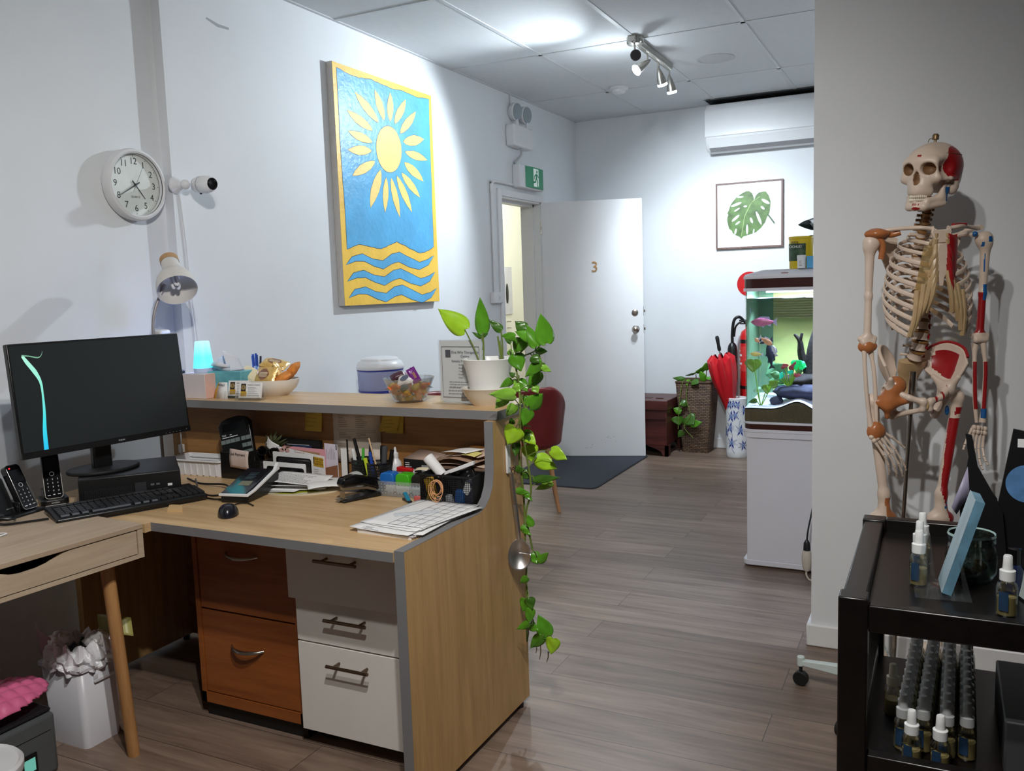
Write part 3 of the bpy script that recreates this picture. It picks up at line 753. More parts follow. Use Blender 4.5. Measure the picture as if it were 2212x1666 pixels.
obj('outlet_slot', G().prism([(FY - 0.187, 2.427), (FY - 0.189, 2.425), (FY - 0.142, 2.397), (FY - 0.14, 2.399)], -1.645, -0.80, 'x'), mat('shadow_grey_plastic', (150, 148, 152), 0.5), ac, o)
obj('top_grille', G().box(-1.65, -0.79, FY - 0.17, FY - 0.02, 2.755, 2.758), BLACK_MT, ac, o)
tag(obj('fire_sign', G().lathe([(0.098, 0), (0.098, 0.003), (0, 0.003)], (-1.375, FY - 0.001, 1.355), 40, Matrix(((1, 0, 0), (0, 0, -1), (0, 1, 0)))), RED_PL, off=(-1.375, FY, 1.355)), 'round red fire point sign on the far wall behind the fish tank', 'sign')

# ------------------------------------------------------------ ceiling things
tr = thing('track_light', 'four-head brushed steel track light on the ceiling', 'track light', (-1.60, 5.3, CZ))
o = (-1.60, 5.3, CZ)
rail = [( -0.024, 0.0), (0.024, 0.0), (0.024, -0.02), (0.016, -0.036), (0.0, -0.042), (-0.016, -0.036), (-0.024, -0.02)]
obj('rail', G().prism([(x, z) for x, z in rail], -0.40, 0.38, 'y'), STEEL, tr, bevel=0.003)
obj('ceiling_cup', G().lathe([(0.05, 0.0), (0.05, -0.03), (0.044, -0.04), (0, -0.042)], (0, -0.33, 0), 28), STEEL, tr)
heads = [(-0.345, (0.32, -0.86, -0.40), 0), (-0.10, (-0.65, -0.62, -0.62), 2), (0.13, (0.12, 0.42, -0.9), 1), (0.37, (0.08, 0.30, -0.95), 1)]
BULB = mat('lit_bulb', (240, 248, 255), 0.3, var=0.0, emit=18.0)
DIM = mat('unlit_bulb', (70, 66, 70), 0.3)
for y, d, lit in heads:
    d = Vector(d).normalized()
    a = Vector((0, y, -0.04)); b = Vector((0, y + 0.006, -0.085))
    hd = obj('lamp_head', G().lathe([(0, -0.07), (0.006, -0.062), (0.017, -0.03), (0.026, 0.01), (0.029, 0.04), (0.026, 0.04), (0.02, 0.02), (0, 0.02)], (0, 0, 0), 24, towards(b + d * 0.045, d)), STEEL, tr)
    obj('stem', G().cyl(a, b, 0.0055, n=12), STEEL, hd)
    gb = G()
    M_ = towards(b + d * 0.045, d)
    if lit == 2:
        gb.lathe([(0.027, 0.038), (0.033, 0.044), (0.034, 0.05), (0.03, 0.054), (0, 0.055)], (0, 0, 0), 24, M_)
    else:
        gb.lathe([(0.024, 0.036), (0.031, 0.042), (0.031, 0.052), (0.028, 0.055), (0, 0.055)], (0, 0, 0), 24, M_)
    bb = obj('bulb', gb, BULB if lit else DIM, hd)
    bb['label'] = 'glowing bulb' if lit else 'dark bulb'
tag(obj('ceiling_speaker', G().lathe([(0.118, 0), (0.118, -0.004), (0.108, -0.006), (0.104, -0.002), (0, -0.003)], (-1.306, 5.70, CZ), 40), mat('speaker_mesh_grey', (196, 199, 202), 0.7, var=0.06, scale=200), off=(-1.306, 5.70, CZ)), 'round flush white speaker grille in the ceiling', 'speaker')
sd = thing('smoke_detector', 'round white smoke detector on the ceiling left of the track light', 'smoke detector', (-2.10, 6.12, CZ))
obj('base', G().lathe([(0.068, 0), (0.068, -0.014), (0.06, -0.018), (0, -0.018)], (0, 0, 0), 32), WHITE_PL, sd)
obj('sensor_cap', G().lathe([(0.05, -0.018), (0.048, -0.034), (0.035, -0.042), (0, -0.043)], (0, 0, 0), 32), WHITE_PL, sd)
# corridor notice strip and rack (parts of the thing opened above)
obj('panel', G().box(-0.0005, 0.012, -0.5, -0.34, 1.10, 1.62), mat('grey_notice_panel', (196, 197, 204), 0.5), t)
# corridor notice seen through the doorway
t.location = (-4.298, 8.65, 0)
t.children[0].data.transform(Matrix.Translation((0, 0.42, 0.0)))
g = G()
for k, z in enumerate((1.02, 0.95, 0.9)):
    g.cyl((0, -0.05, z), (0.05, -0.05, z), 0.006, n=8)
obj('hook', g, STEEL, t)
obj('key_bunch', G().ell((0.02, -0.06, 1.33), (0.01, 0.03, 0.11)), BLACK_PL, t)

# ------------------------------------------------------------ reception desk
DZ, DF, DB = 0.716, 1.778, 2.46         # worktop height, front edge, rear panel
EX0, EX1 = -1.235, -1.205               # end panel
SZ = 1.005                              # raised counter
dk = thing('reception_desk', 'beech reception desk with grey edging and a raised counter', 'desk', (-1.9, 2.1, 0))
o = (-1.9, 2.1, 0)
g = G()
g.prism([(-2.74, 1.755), (-2.10, 1.755), (-2.10, DF), (EX0 - 0.0005, DF), (EX0 - 0.0005, DB), (-2.74, DB)], DZ - 0.026, DZ)
obj('worktop', g, BEECH, dk, o)
obj('worktop_edge', G().box(-2.115, EX0 - 0.0005, DF - 0.0012, DF - 0.0002, DZ - 0.026, DZ - 0.0002), GREY_EDGE, dk, o)
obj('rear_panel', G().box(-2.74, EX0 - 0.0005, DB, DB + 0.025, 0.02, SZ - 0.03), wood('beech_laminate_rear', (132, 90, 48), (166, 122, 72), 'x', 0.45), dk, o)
pts = [(DF + 0.012, DZ - 0.002)]
curve = [(2.19, DZ + 0.002), (2.225, DZ + 0.012), (2.255, DZ + 0.032), (2.276, DZ + 0.062), (2.286, DZ + 0.10), (2.29, DZ + 0.15), (2.292, SZ - 0.029)]
prof = [(DF + 0.006, 0.02), (DF + 0.006, DZ + 0.002)] + curve + [(DB + 0.028, SZ - 0.029), (DB + 0.028, 0.02)]
obj('end_panel', G().prism(prof, EX0, EX1, 'x'), BEECH_V, dk, o)
path = [(DF + 0.006, 0.02), (DF + 0.006, DZ + 0.002)] + curve
g = G()
nrm = []
for i in range(len(path)):
    a = Vector(path[max(0, i - 1)]); b = Vector(path[min(len(path) - 1, i + 1)])
    if i == 1:
        nrm.append(Vector((-1, 1))); continue
    t_ = (b - a).normalized(); nrm.append(Vector((-t_.y, t_.x)))
vs = []
for (y, z), n_ in zip(path, nrm):
    for x in (EX0, EX1):
        vs += [(x, y + n_.x * 0.0003, z + n_.y * 0.0003), (x, y + n_.x * 0.0016, z + n_.y * 0.0016)]
fs = []
for i in range(len(path) - 1):
    a, b = i * 4, i * 4 + 4
    fs += [(a + 1, a + 3, b + 3, b + 1), (a + 2, a, b, b + 2), (a, a + 1, b + 1, b), (a + 3, a + 2, b + 2, b + 3)]
fs += [(0, 2, 3, 1)]
obj('end_panel_edge', g.add(vs, fs), GREY_EDGE, dk, o, angle=50)
obj('side_panel', G().box(-2.74, -2.712, DF + 0.2, DB, 0.02, DZ - 0.026), BEECH_V, dk, o)
obj('counter', G().box(-2.76, -1.20, 2.318, 2.625, SZ - 0.028, SZ), BEECH, dk, o)
g = G()
g.box(-2.761, -1.199, 2.3165, 2.318, SZ - 0.028, SZ - 0.0002)
g.box(-1.20, -1.1985, 2.3165, 2.6265, SZ - 0.028, SZ - 0.0002)
obj('counter_edge', g, GREY_EDGE, dk, o)
for x, y in ((-1.22, DF + 0.06), (-1.22, DB - 0.02), (-2.726, DB - 0.02)):
    obj('levelling_foot', G().lathe([(0.014, 0), (0.014, 0.02), (0, 0.02)], (x + 1.9, y - 2.1, 0), 16), BLACK_PL, dk)

# orange-brown filing cabinet under the desk
CH = wood('cherry_laminate', (128, 66, 27), (160, 92, 40), 'x', 0.42)
fcab = thing('filing_cabinet', 'orange-brown two-drawer filing cabinet under the desk', 'filing cabinet', (-1.94, 2.2, 0))
o = (-1.94, 2.2, 0)
FA, FB, FFY = -2.165, -1.735, 1.985
g = G()
g.box(FA, FA + 0.018, FFY, 2.43, 0.05, 0.685); g.box(FB - 0.018, FB, FFY, 2.43, 0.05, 0.685)
g.box(FA, FB, FFY, 2.43, 0.05, 0.085); g.box(FA + 0.018, FB - 0.018, FFY + 0.02, 2.43, 0.667, 0.685)
g.box(FA + 0.018, FB - 0.018, 2.412, 2.43, 0.085, 0.667)
obj('carcass', g, CH, fcab, o)
obj('plinth', G().box(FA + 0.005, FB - 0.005, FFY + 0.015, 2.42, 0.0, 0.05), BLACK_MT, fcab, o)
for z0, z1 in ((0.088, 0.368), (0.374, 0.664)):
    dr = obj('drawer', G().box(FA + 0.020, FB - 0.020, FFY + 0.003, FFY + 0.021, z0, z1), CH, fcab, o, bevel=0.0015)
    zh = (z0 + z1) / 2 + (0.035 if z0 < 0.2 else 0.05)
    pts = [(-0.066 + 0.132 * k / 10, FFY - 2.2 - 0.026 * math.sin(PI * k / 10) ** 0.7 if 0 < k < 10 else FFY - 2.2 + 0.003, zh - 0.004 * math.sin(PI * k / 10)) for k in range(11)]
    obj('handle', G().tube([(x + (-1.955 + 1.94), y, z) for x, y, z in pts], [0.004 + 0.003 * math.sin(PI * k / 10) for k in range(11)], 10), STEEL, dr)

# white three-drawer pedestal
PW = mat('white_laminate', (226, 222, 216), 0.4, var=0.015)
pd = thing('drawer_pedestal', 'white mobile pedestal with three drawers beside the desk end panel', 'drawer unit', (-1.49, 2.2, 0))
o = (-1.49, 2.2, 0)
A, B, FY2 = -1.722, -1.262, 1.958
obj('carcass', G().box(A + 0.004, B, FY2 + 0.019, 2.42, 0.055, 0.66), PW, pd, o)
BRZ = mat('bronze_bar', (120, 102, 84), 0.3, 1.0, var=0.08, scale=60)
for z0, z1, dy, zh in ((0.483, 0.655, 0.03, 0.618), (0.342, 0.478, 0.0, 0.43), (0.058, 0.337, 0.0, 0.29)):
    y = FY2 - dy
    dr = obj('drawer', G().box(A, B, y, y + 0.018, z0, z1), PW, pd, o, bevel=0.0012)
    hx, hy = -1.52 + 1.49, y - 2.2
    g = G().cyl((hx - 0.074, hy - 0.032, zh), (hx + 0.074, hy - 0.032, zh), 0.0052, n=16)
    for s in (-0.05, 0.05):
        g.cyl((hx + s, hy, zh), (hx + s, hy - 0.032, zh), 0.0042, n=12)
    obj('handle', g, BRZ, dr)
for x, y in ((A + 0.05, FY2 + 0.08), (B - 0.09, FY2 + 0.08), (A + 0.05, 2.36), (B - 0.09, 2.36)):
    g = G().cyl((x + 1.49 - 0.012, y - 2.2, 0.0225), (x + 1.49 + 0.012, y - 2.2, 0.0225), 0.0225, n=20)
    g.box(x + 1.49 - 0.018, x + 1.49 + 0.018, y - 2.2 - 0.015, y - 2.2 + 0.01, 0.035, 0.055)
    obj('castor', g, BLACK_PL, pd)

# ------------------------------------------------------------ pale side desk on the left
PALE = wood('pale_ash_laminate', (158, 137, 115), (187, 166, 142), 'y', 0.45)
PALE_F = wood('pale_ash_front', (172, 151, 127), (198, 179, 155), 'y', 0.45)
LEGW = wood('birch_leg', (158, 112, 66), (196, 146, 94), 'z', 0.5)
sd_ = thing('side_desk', 'pale wooden desk with one long drawer and round legs at the left', 'desk', (-2.078, 1.73, 0), R(-4.0))
# local: -y runs along the front towards the camera, -x into the wall
TZ = 0.727
obj('desk_top', G().box(-0.60, 0.0, -1.30, 0.0, TZ - 0.014, TZ), PALE, sd_, bevel=0.001)
g = G()
g.box(-0.60, -0.002, -0.018, 0.0, TZ - 0.10, TZ - 0.0145)
g.box(-0.60, -0.002, -1.30, -1.282, TZ - 0.10, TZ - 0.0145)
g.box(-0.60, -0.002, -1.282, -0.018, TZ - 0.10, TZ - 0.088)
g.box(-0.60, -0.585, -1.282, -0.018, TZ - 0.088, TZ - 0.0145)
obj('drawer_case', g, PALE_F, sd_)
zt, zb = TZ - 0.017, TZ - 0.085
fr = [(-0.022, zt), (-0.022, zb), (-1.278, zb), (-1.278, zt), (-0.60, zt), (-0.56, zt - 0.001)]
fr += [(-0.46 - 0.0, zt)]
cut = [(-0.45, zt), (-0.425, zt - 0.004), (-0.405, zt - 0.013), (-0.385, zt - 0.021), (-0.36, zt - 0.025), (-0.315, zt - 0.024), (-0.285, zt - 0.019), (-0.262, zt - 0.010), (-0.245, zt - 0.003), (-0.225, zt)]
fr = [(-0.022, zt), (-0.022, zb), (-1.278, zb), (-1.278, zt)] + cut
obj('drawer_front', G().prism(fr, -0.018, -0.002, 'x'), PALE_F, sd_)
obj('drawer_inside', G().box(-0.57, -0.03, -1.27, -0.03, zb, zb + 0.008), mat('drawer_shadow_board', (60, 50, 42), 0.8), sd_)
for lx, ly, dx, dy in ((-0.075, -0.075, -0.02, 0.05), (-0.075, -1.2, 0, -0.02), (-0.53, -1.2, 0, -0.02)):
    obj('leg', G().tube([(lx + dx, ly + dy, 0.0), (lx + dx * 0.98, ly + dy * 0.98, 0.01), (lx, ly, TZ - 0.10)], [0.0175, 0.018, 0.0195], 24), LEGW, sd_)

# ------------------------------------------------------------ under the side desk
bn = thing('waste_bin', 'white plastic waste bin stuffed with a bag and papers', 'bin', (-2.418, 1.737, 0))
def taper(g, w0, d0, w1, d1, z0, z1, r=0.02, cap=True, n=5):
    a = rrect(w0, d0, r, n); b = rrect(w1, d1, r * 1.1, n)
    k = len(a)
    vs = [(x, y, z0) for x, y in a] + [(x, y, z1) for x, y in b]
    fs = [(i, (i + 1) % k, k + (i + 1) % k, k + i) for i in range(k)]
    if cap: fs += [list(range(k))[::-1]]
    return g.add(vs, fs)
BINW = mat('bin_white', (214, 214, 220), 0.35, var=0.015)
g = G()
taper(g, 0.165, 0.125, 0.19, 0.15, 0.0, 0.262, 0.018)
obj('bucket', g, BINW, bn, solid=0.003, bevel=0.0)
g = G()
a = rrect(0.19, 0.15, 0.02, 5); b = rrect(0.204, 0.164, 0.022, 5); k = len(a)
vs = [(x, y, 0.258) for x, y in a] + [(x, y, 0.262) for x, y in b] + [(x, y, 0.252) for x, y in b]
g.add(vs, [(i, (i + 1) % k, k + (i + 1) % k, k + i) for i in range(k)] + [(k + i, k + (i + 1) % k, 2 * k + (i + 1) % k, 2 * k + i) for i in range(k)])
obj('rim', g, BINW, bn)
g = G()
g.box(0.088, 0.102, -0.03, 0.055, 0.205, 0.216); g.box(0.088, 0.102, -0.03, -0.018, 0.216, 0.232)
obj('handle_lip', g, BINW, bn, bevel=0.002)
rb = random.Random(11)
def crumple(u, v, r0=0.082, z0=0.262):
    a = 2 * PI * u
    rr_ = r0 + 0.006 * math.sin(9 * a + 3 * v * 6) + 0.005 * math.sin(17 * a + 2)
    if v < 0.45:
        q = v / 0.45; r_ = rr_ + 0.002; z = z0 - 0.016 + 0.036 * q + 0.008 * math.sin(7 * a)
    else:
        q = (v - 0.45) / 0.55; r_ = rr_ * (1 - 0.42 * q); z = z0 + 0.02 + 0.04 * math.sin(PI * min(q, 0.6) / 0.6 * 0.5) - 0.05 * max(0, q - 0.5) + 0.012 * math.sin(11 * a + q * 7)
    sq = max(abs(math.cos(a)), abs(math.sin(a)))
    return Vector((0.012 + 1.1 * r_ * math.cos(a) / sq ** 0.6, r_ * math.sin(a) / sq ** 0.6, z))
obj('bin_bag', G().grid(crumple, 90, 14), mat('white_bin_bag', (226, 226, 230), 0.35, var=0.03, scale=30, bump=0.6, bscale=60), bn, solid=0.001)
def wad(c, r, seed, m, name, par):
    rr_ = random.Random(seed)
    ph = [rr_.uniform(0, 6) for _ in range(6)]
    g = G()
    def f(u, v):
        a, b = 2 * PI * u, PI * v
        k = 1 + 0.16 * math.sin(5 * a + ph[0]) * math.sin(4 * b + ph[1]) + 0.13 * math.sin(9 * a + ph[2]) * math.sin(7 * b + ph[3])
        return Vector((c[0] + r * k * math.sin(b) * math.cos(a), c[1] + r * k * math.sin(b) * math.sin(a), c[2] + r * 0.8 * k * math.cos(b)))
    return obj(name, g.grid(f, 28, 16), m, par)
tag(wad((-2.45, 1.70, 0.325), 0.034, 3, PAPER, 'crumpled_tissue', None), 'crumpled white tissue on top of the waste bin, the left wad', 'tissue')
tag(wad((-2.36, 1.755, 0.32), 0.034, 8, PAPER, 'crumpled_tissue', None), 'crumpled white tissue on top of the waste bin, the right wad', 'tissue')
def sheet(name, O, U, V, m, label, cat, bend=0.0, nu=6, nv=6, th=0.0006, group=None):
    """one loose sheet: corner O, edge vectors U and V, bowed along its normal"""
    O, U, V = Vector(O), Vector(U), Vector(V)
    n_ = U.cross(V).normalized()
    g = G().grid(lambda u, v: O + U * u + V * v + n_ * bend * math.sin(PI * u) , nu, nv)
    q = obj(name, g, m, off=tuple(O), solid=th)
    if label: tag(q, label, cat, group)
    return q
sheet('pink_paper', (-2.545, 1.69, 0.285), (0.10, -0.02, -0.03), (-0.015, 0.005, 0.085), mat('dull_pink_paper', (176, 140, 146), 0.7), 'dull pink paper sheet sticking out of the waste bin', 'paper', 0.008)
sheet('yellow_packet', (-2.40, 1.80, 0.32), (0.12, 0.03, -0.005), (-0.03, 0.02, 0.05), mat('olive_yellow_film', (168, 164, 96), 0.4), 'yellowish clear wrapper poking up at the back of the waste bin', 'wrapper', 0.02)

pr_ = thing('printer', 'dark grey desktop printer with a small touch panel on the floor', 'printer', (-2.31, 1.565, 0), 0)
PG = mat('printer_grey', (84, 88, 90), 0.45, var=0.05)
obj('body', G().box(-0.36, 0.0, -0.42, 0.0, 0.0, 0.185), PG, pr_, bevel=0.014, seg=3)
obj('lid', G().box(-0.355, -0.008, -0.412, -0.006, 0.187, 0.199), mat('printer_black', (30, 31, 33), 0.4), pr_, bevel=0.006)
obj('seam', G().box(-0.0005, 0.0006, -0.40, -0.02, 0.135, 0.137), BLACK_MT, pr_)
pn = obj('control_panel', G().box(0.0, 0.006, -0.175, -0.07, 0.03, 0.095), BLACK_PL, pr_, bevel=0.002)
SCR = mat('teal_touch_icon', (120, 206, 190), 0.3, emit=0.35)
for y in (-0.16, -0.112):
    obj('screen_icon', G().box(0.006, 0.0066, y, y + 0.034, 0.045, 0.083), SCR, pn)
PINK = mat('pink_silicone', (226, 112, 156), 0.4, var=0.05, sub=0.1)
g = G()
def bub(u, v):
    x, y = -0.28 + 0.24 * u, -0.40 + 0.36 * v
    e_ = max(0.0, 1 - ((u - 0.5) ** 2 + (v - 0.5) ** 2) * 3.2)
    z = 0.206 + 0.07 * e_ ** 0.5 + 0.009 * abs(math.sin(6 * PI * u) * math.sin(9 * PI * v)) * (e_ > 0.05)
    return Vector((x, y, z))
pk = G()
NB = 60
keep = lambda u, v: ((u - 0.5) / 0.5) ** 2 + ((v - 0.5) / 0.5) ** 2 <= 1
vs, fs, idx = [], [], {}
for j in range(NB):
    for i in range(NB):
        if keep((i + 0.5) / NB, (j + 0.5) / NB):
            q = []
            for a, b in ((i, j), (i + 1, j), (i + 1, j + 1), (i, j + 1)):
                if (a, b) not in idx:
                    idx[(a, b)] = len(vs); vs.append(bub(a / NB, b / NB))
                q.append(idx[(a, b)])
            fs.append(q)
pk.add(vs, fs)
ob_ = obj('bubble_wrap_bag', pk, PINK, solid=0.004)
ob_.location = (-2.265, 1.65, 0.0)
tag(ob_, 'pink bubbled bag lying on top of the dark grey printer', 'bag')
bk = thing('lidded_bucket', 'white round bucket with a lid in front of the printer, at the bottom left', 'bucket', (-2.10, 1.185, 0))
obj('bucket', G().lathe([(0, 0), (0.095, 0), (0.10, 0.01), (0.112, 0.235)], n=40), WHITE_PL, bk)
obj('lid', G().lathe([(0.118, 0.228), (0.12, 0.235), (0.12, 0.25), (0.114, 0.257), (0.108, 0.252), (0, 0.252)], n=40), WHITE_PL, bk)
# ------------------------------------------------------------ computer corner
def frame(loc, yaw, tilt=0.0):
    return Matrix.Translation(Vector(loc)) @ Matrix.Rotation(yaw, 4, 'Z') @ Matrix.Rotation(tilt, 4, 'X')

pc = thing('desktop_computer', 'flat black desktop computer lying under the monitor', 'computer', (-2.485, 2.035, DZ), R(50.3))
obj('case', G().box(-0.155, 0.155, -0.14, 0.145, 0.004, 0.092), mat('computer_black', (22, 23, 25), 0.45, var=0.12, scale=40, bump=0.15, bscale=400), pc, bevel=0.004)
g = G()
g.prism(rrect(0.30, 0.08, 0.006, 3, 0, 0.048), -0.145, -0.140, 'y')
fp = obj('front_panel', g, BLACK_PL, pc)
g = G()
for i in range(22):
    for j in range(6):
        g.cbox((-0.135 + i * 0.0065, -0.1452, 0.018 + j * 0.0065 + (i % 2) * 0.003), (0.004, 0.001, 0.004))
gr = obj('vent_grille', g, BLACK_MT, fp)
g = G().cbox((0.03, -0.1455, 0.046), (0.034, 0.002, 0.034)).text('1', 0.02, axes((0.03, -0.1468, 0.046), (1, 0, 0), (0, 0, 1)))
obj('badge', g, mat('grey_badge', (70, 72, 76), 0.35, 0.6), fp)
g = G()
for x in (0.066, 0.083):
    g.cbox((x, -0.1455, 0.052), (0.011, 0.002, 0.006))
obj('usb_port', g, mat('port_grey', (96, 98, 102), 0.4), fp)
obj('label', G().cbox((0.12, -0.1455, 0.046), (0.014, 0.001, 0.008)), WHITE_PL, fp)
obj('foot', G().box(-0.14, 0.14, -0.125, -0.11, 0, 0.004).box(-0.14, 0.14, 0.11, 0.125, 0, 0.004), BLACK_MT, pc)

PCT = DZ + 0.0925
mon = thing('monitor', 'wide black monitor with a glowing cyan curve on its dark screen', 'monitor', (-2.535, 1.972, PCT), R(82.8))
MM = frame((0.006, -0.045, 1.078 - PCT), 0, R(-5.4))
MW, MH = 0.60, 0.357
g = G(); g.M = MM
g.box(-MW / 2, MW / 2, 0.0, 0.022, -MH / 2, MH / 2)
g.box(-0.18, 0.18, 0.022, 0.045, -0.13, 0.10)
mc = obj('casing', g, BLACK_PL, mon, bevel=0.003)
g = G(); g.M = MM
fr_ = G(); fr_.M = MM
b_ = 0.0065
fr_.box(-MW / 2, MW / 2, -0.0022, 0.0, -MH / 2, -MH / 2 + 0.019)
obj('chin', fr_, BLACK_PL, mc)
lg = G(); lg.M = MM
lg.text('PHILIPS', 0.0072, axes((0.03, -0.0024, -MH / 2 + 0.0095), (1, 0, 0), (0, 0, 1)), 0.0002)
for k in range(5):
    lg.cbox((0.20 + 0.014 * k, -0.0024, -MH / 2 + 0.006), (0.003, 0.0004, 0.001))
lg.cbox((0.283, -0.0024, -MH / 2 + 0.0095), (0.002, 0.0004, 0.002))
obj('lettering', lg, mat('silver_print', (190, 194, 198), 0.35, var=0.02), mc)
g.box(-MW / 2 + b_, MW / 2 - b_, -0.001, 0.0, -MH / 2 + 0.02, MH / 2 - b_)
scr = obj('screen', g, mat('dark_screen', (30, 34, 36), 0.32, var=0.0, emit=0.35), mon)
def ribbon(pts, ws, y=-0.0014):
    gg = G(); gg.M = MM
    P_ = bez([(x, y, z) for x, z in pts], 8)
    n = len(P_)
    vs, fs = [], []
    for i, p in enumerate(P_):
        t_ = (P_[min(i + 1, n - 1)] - P_[max(i - 1, 0)]).normalized()
        q = i / (n - 1) * (len(ws) - 1); k = min(int(q), len(ws) - 2); wd = ws[k] + (ws[k + 1] - ws[k]) * (q - k)
        nn = Vector((-t_.z, 0, t_.x)) * wd / 2
        vs += [p + nn, p - nn]
    fs = [(2 * i, 2 * i + 1, 2 * i + 3, 2 * i + 2) for i in range(n - 1)]
    return gg.add(vs, fs)
def ribbon_mat(name, stops, s):
    t_ = NT(name)
    tc = t_.n('ShaderNodeTexCoord'); sp = t_.n('ShaderNodeSeparateXYZ'); mr = t_.n('ShaderNodeMapRange'); cr = t_.n('ShaderNodeValToRGB')
    t_.l(tc.outputs['Object'], sp.inputs[0]); t_.l(sp.outputs['Z'], mr.inputs['Value'])
    mr.inputs['From Min'].default_value = 1.078 - PCT - 0.17; mr.inputs['From Max'].default_value = 1.078 - PCT + 0.17
    e_ = cr.color_ramp.elements
    e_[0].position, e_[0].color = stops[0][0], rgb(*stops[0][1])
    e_[1].position, e_[1].color = stops[-1][0], rgb(*stops[-1][1])
    for p, c_ in stops[1:-1]:
        q = e_.new(p); q.color = rgb(*c_)
    t_.l(mr.outputs[0], cr.inputs['Fac']); t_.l(cr.outputs['Color'], t_.p.inputs['Emission Color'])
    t_.p.inputs['Base Color'].default_value = (0.01, 0.01, 0.01, 1); t_.p.inputs['Emission Strength'].default_value = s
    return t_.m
RB = ribbon_mat('screen_ribbon', [(0.0, (10, 190, 245)), (0.3, (60, 226, 236)), (0.6, (140, 240, 216)), (1.0, (190, 250, 225))], 1.0)
cpts = [(-0.257, 0.139), (-0.245, 0.118), (-0.226, 0.088), (-0.213, 0.056), (-0.211, 0.02), (-0.214, -0.04), (-0.221, -0.10), (-0.224, -0.158)]
obj('screen_curve', ribbon(cpts, [0.008, 0.0125, 0.014, 0.0085, 0.006, 0.0085, 0.0125, 0.0145]), RB, scr)
obj('screen_curve', ribbon([(-0.259, 0.141), (-0.235, 0.137), (-0.212, 0.131), (-0.2, 0.136), (-0.193, 0.15)], [0.004, 0.0035, 0.004, 0.002, 0.0006]), ribbon_mat('screen_ribbon_tip', [(0, (60, 140, 110)), (1, (150, 215, 180))], 0.7), scr)
g = G()
a_ = [(0.12 * math.cos(2 * PI * k / 40) , 0.095 * math.sin(2 * PI * k / 40) - 0.0) for k in range(40)]
g.prism(a_, 0.0, 0.012)
obj('stand_base', g, BLACK_MT, mon, bevel=0.004)
obj('stand_neck', G().box(-0.033, 0.033, -0.005, 0.02, 0.008, 0.23), BLACK_PL, mon, bevel=0.006)

kb = thing('keyboard', 'long black keyboard in front of the monitor', 'keyboard', (-2.312, 1.878, DZ), R(65.8))
kt = R(4)
g = G(); g.M = Matrix.Translation((0, -0.08, 0.004)) @ Matrix.Rotation(kt, 4, 'X')
g.box(-0.226, 0.226, 0.0, 0.165, 0.0, 0.018)
kbd = obj('keyboard_body', g, BLACK_PL, kb, bevel=0.006, seg=3)
rows = [(0.022, [(-0.211, 0.028), (-0.18, 0.024), (-0.152, 0.022), (-0.123, 0.115), (0.0, 0.022), (0.026, 0.022), (0.052, 0.022)]),
        (0.041, None), (0.060, None), (0.079, None), (0.098, None), (0.125, 'f')]
KC = mat('key_black', (30, 31, 34), 0.42, var=0.12)
KE = mat('pale_key_edge', (104, 112, 120), 0.4)  # paler strip along the front edge of the bottom row keys
for ri, (yy, spec) in enumerate(rows):
    g = G(); g.M = Matrix.Translation((0, -0.08, 0.004)) @ Matrix.Rotation(kt, 4, 'X')
    if isinstance(spec, list):
        for x0, wd in spec:
            g.mat(0).box(x0, x0 + wd - 0.0025, yy - 0.0075, yy + 0.0085, 0.018, 0.024)
            g.mat(1).box(x0 + 0.001, x0 + wd - 0.0035, yy - 0.0085, yy - 0.0065, 0.0195, 0.0245)
        xs = [0.092 + 0.0191 * k for k in range(0)]
    else:
        for k in range(15):
            x0 = -0.211 + 0.0195 * k + (0.003 if spec == 'f' and k > 0 else 0)
            g.mat(0).box(x0, x0 + 0.0168, yy - 0.0075, yy + 0.0085, 0.018, 0.024)
    for k in range(3):
        if ri in (0, 4, 5) or (ri == 1 and k == 1) or ri == 3:
            g.mat(0).box(0.0835 + 0.0195 * k, 0.1 + 0.0195 * k, yy - 0.0075, yy + 0.0085, 0.018, 0.024)
    for k in range(4):
        if ri < 5:
            g.mat(0).box(0.1455 + 0.0195 * k, 0.162 + 0.0195 * k, yy - 0.0075, yy + 0.0085, 0.018, 0.024)
    obj('key_row', g, [KC, KE], kbd)
obj('status_light', G().cbox((0.165, 0.055, 0.0315), (0.005, 0.004, 0.001)), mat('green_led', (90, 255, 90), 0.4, var=0, emit=1.5), kbd)
obj('foot', G().box(-0.2, -0.17, 0.06, 0.07, 0, 0.011).box(0.17, 0.2, 0.06, 0.07, 0, 0.011).box(-0.2, 0.2, -0.075, -0.065, 0.0, 0.005), BLACK_MT, kbd)
tag(obj('card_block', G().prism([(-2.205, 1.945), (-2.158, 1.955), (-2.105, 1.905), (-2.155, 1.89)], DZ, DZ + 0.006), mat('tan_card', (206, 172, 122), 0.7), off=(-2.16, 1.92, DZ)), 'small tan card wedged on the desk in front of the keyboard', 'card')

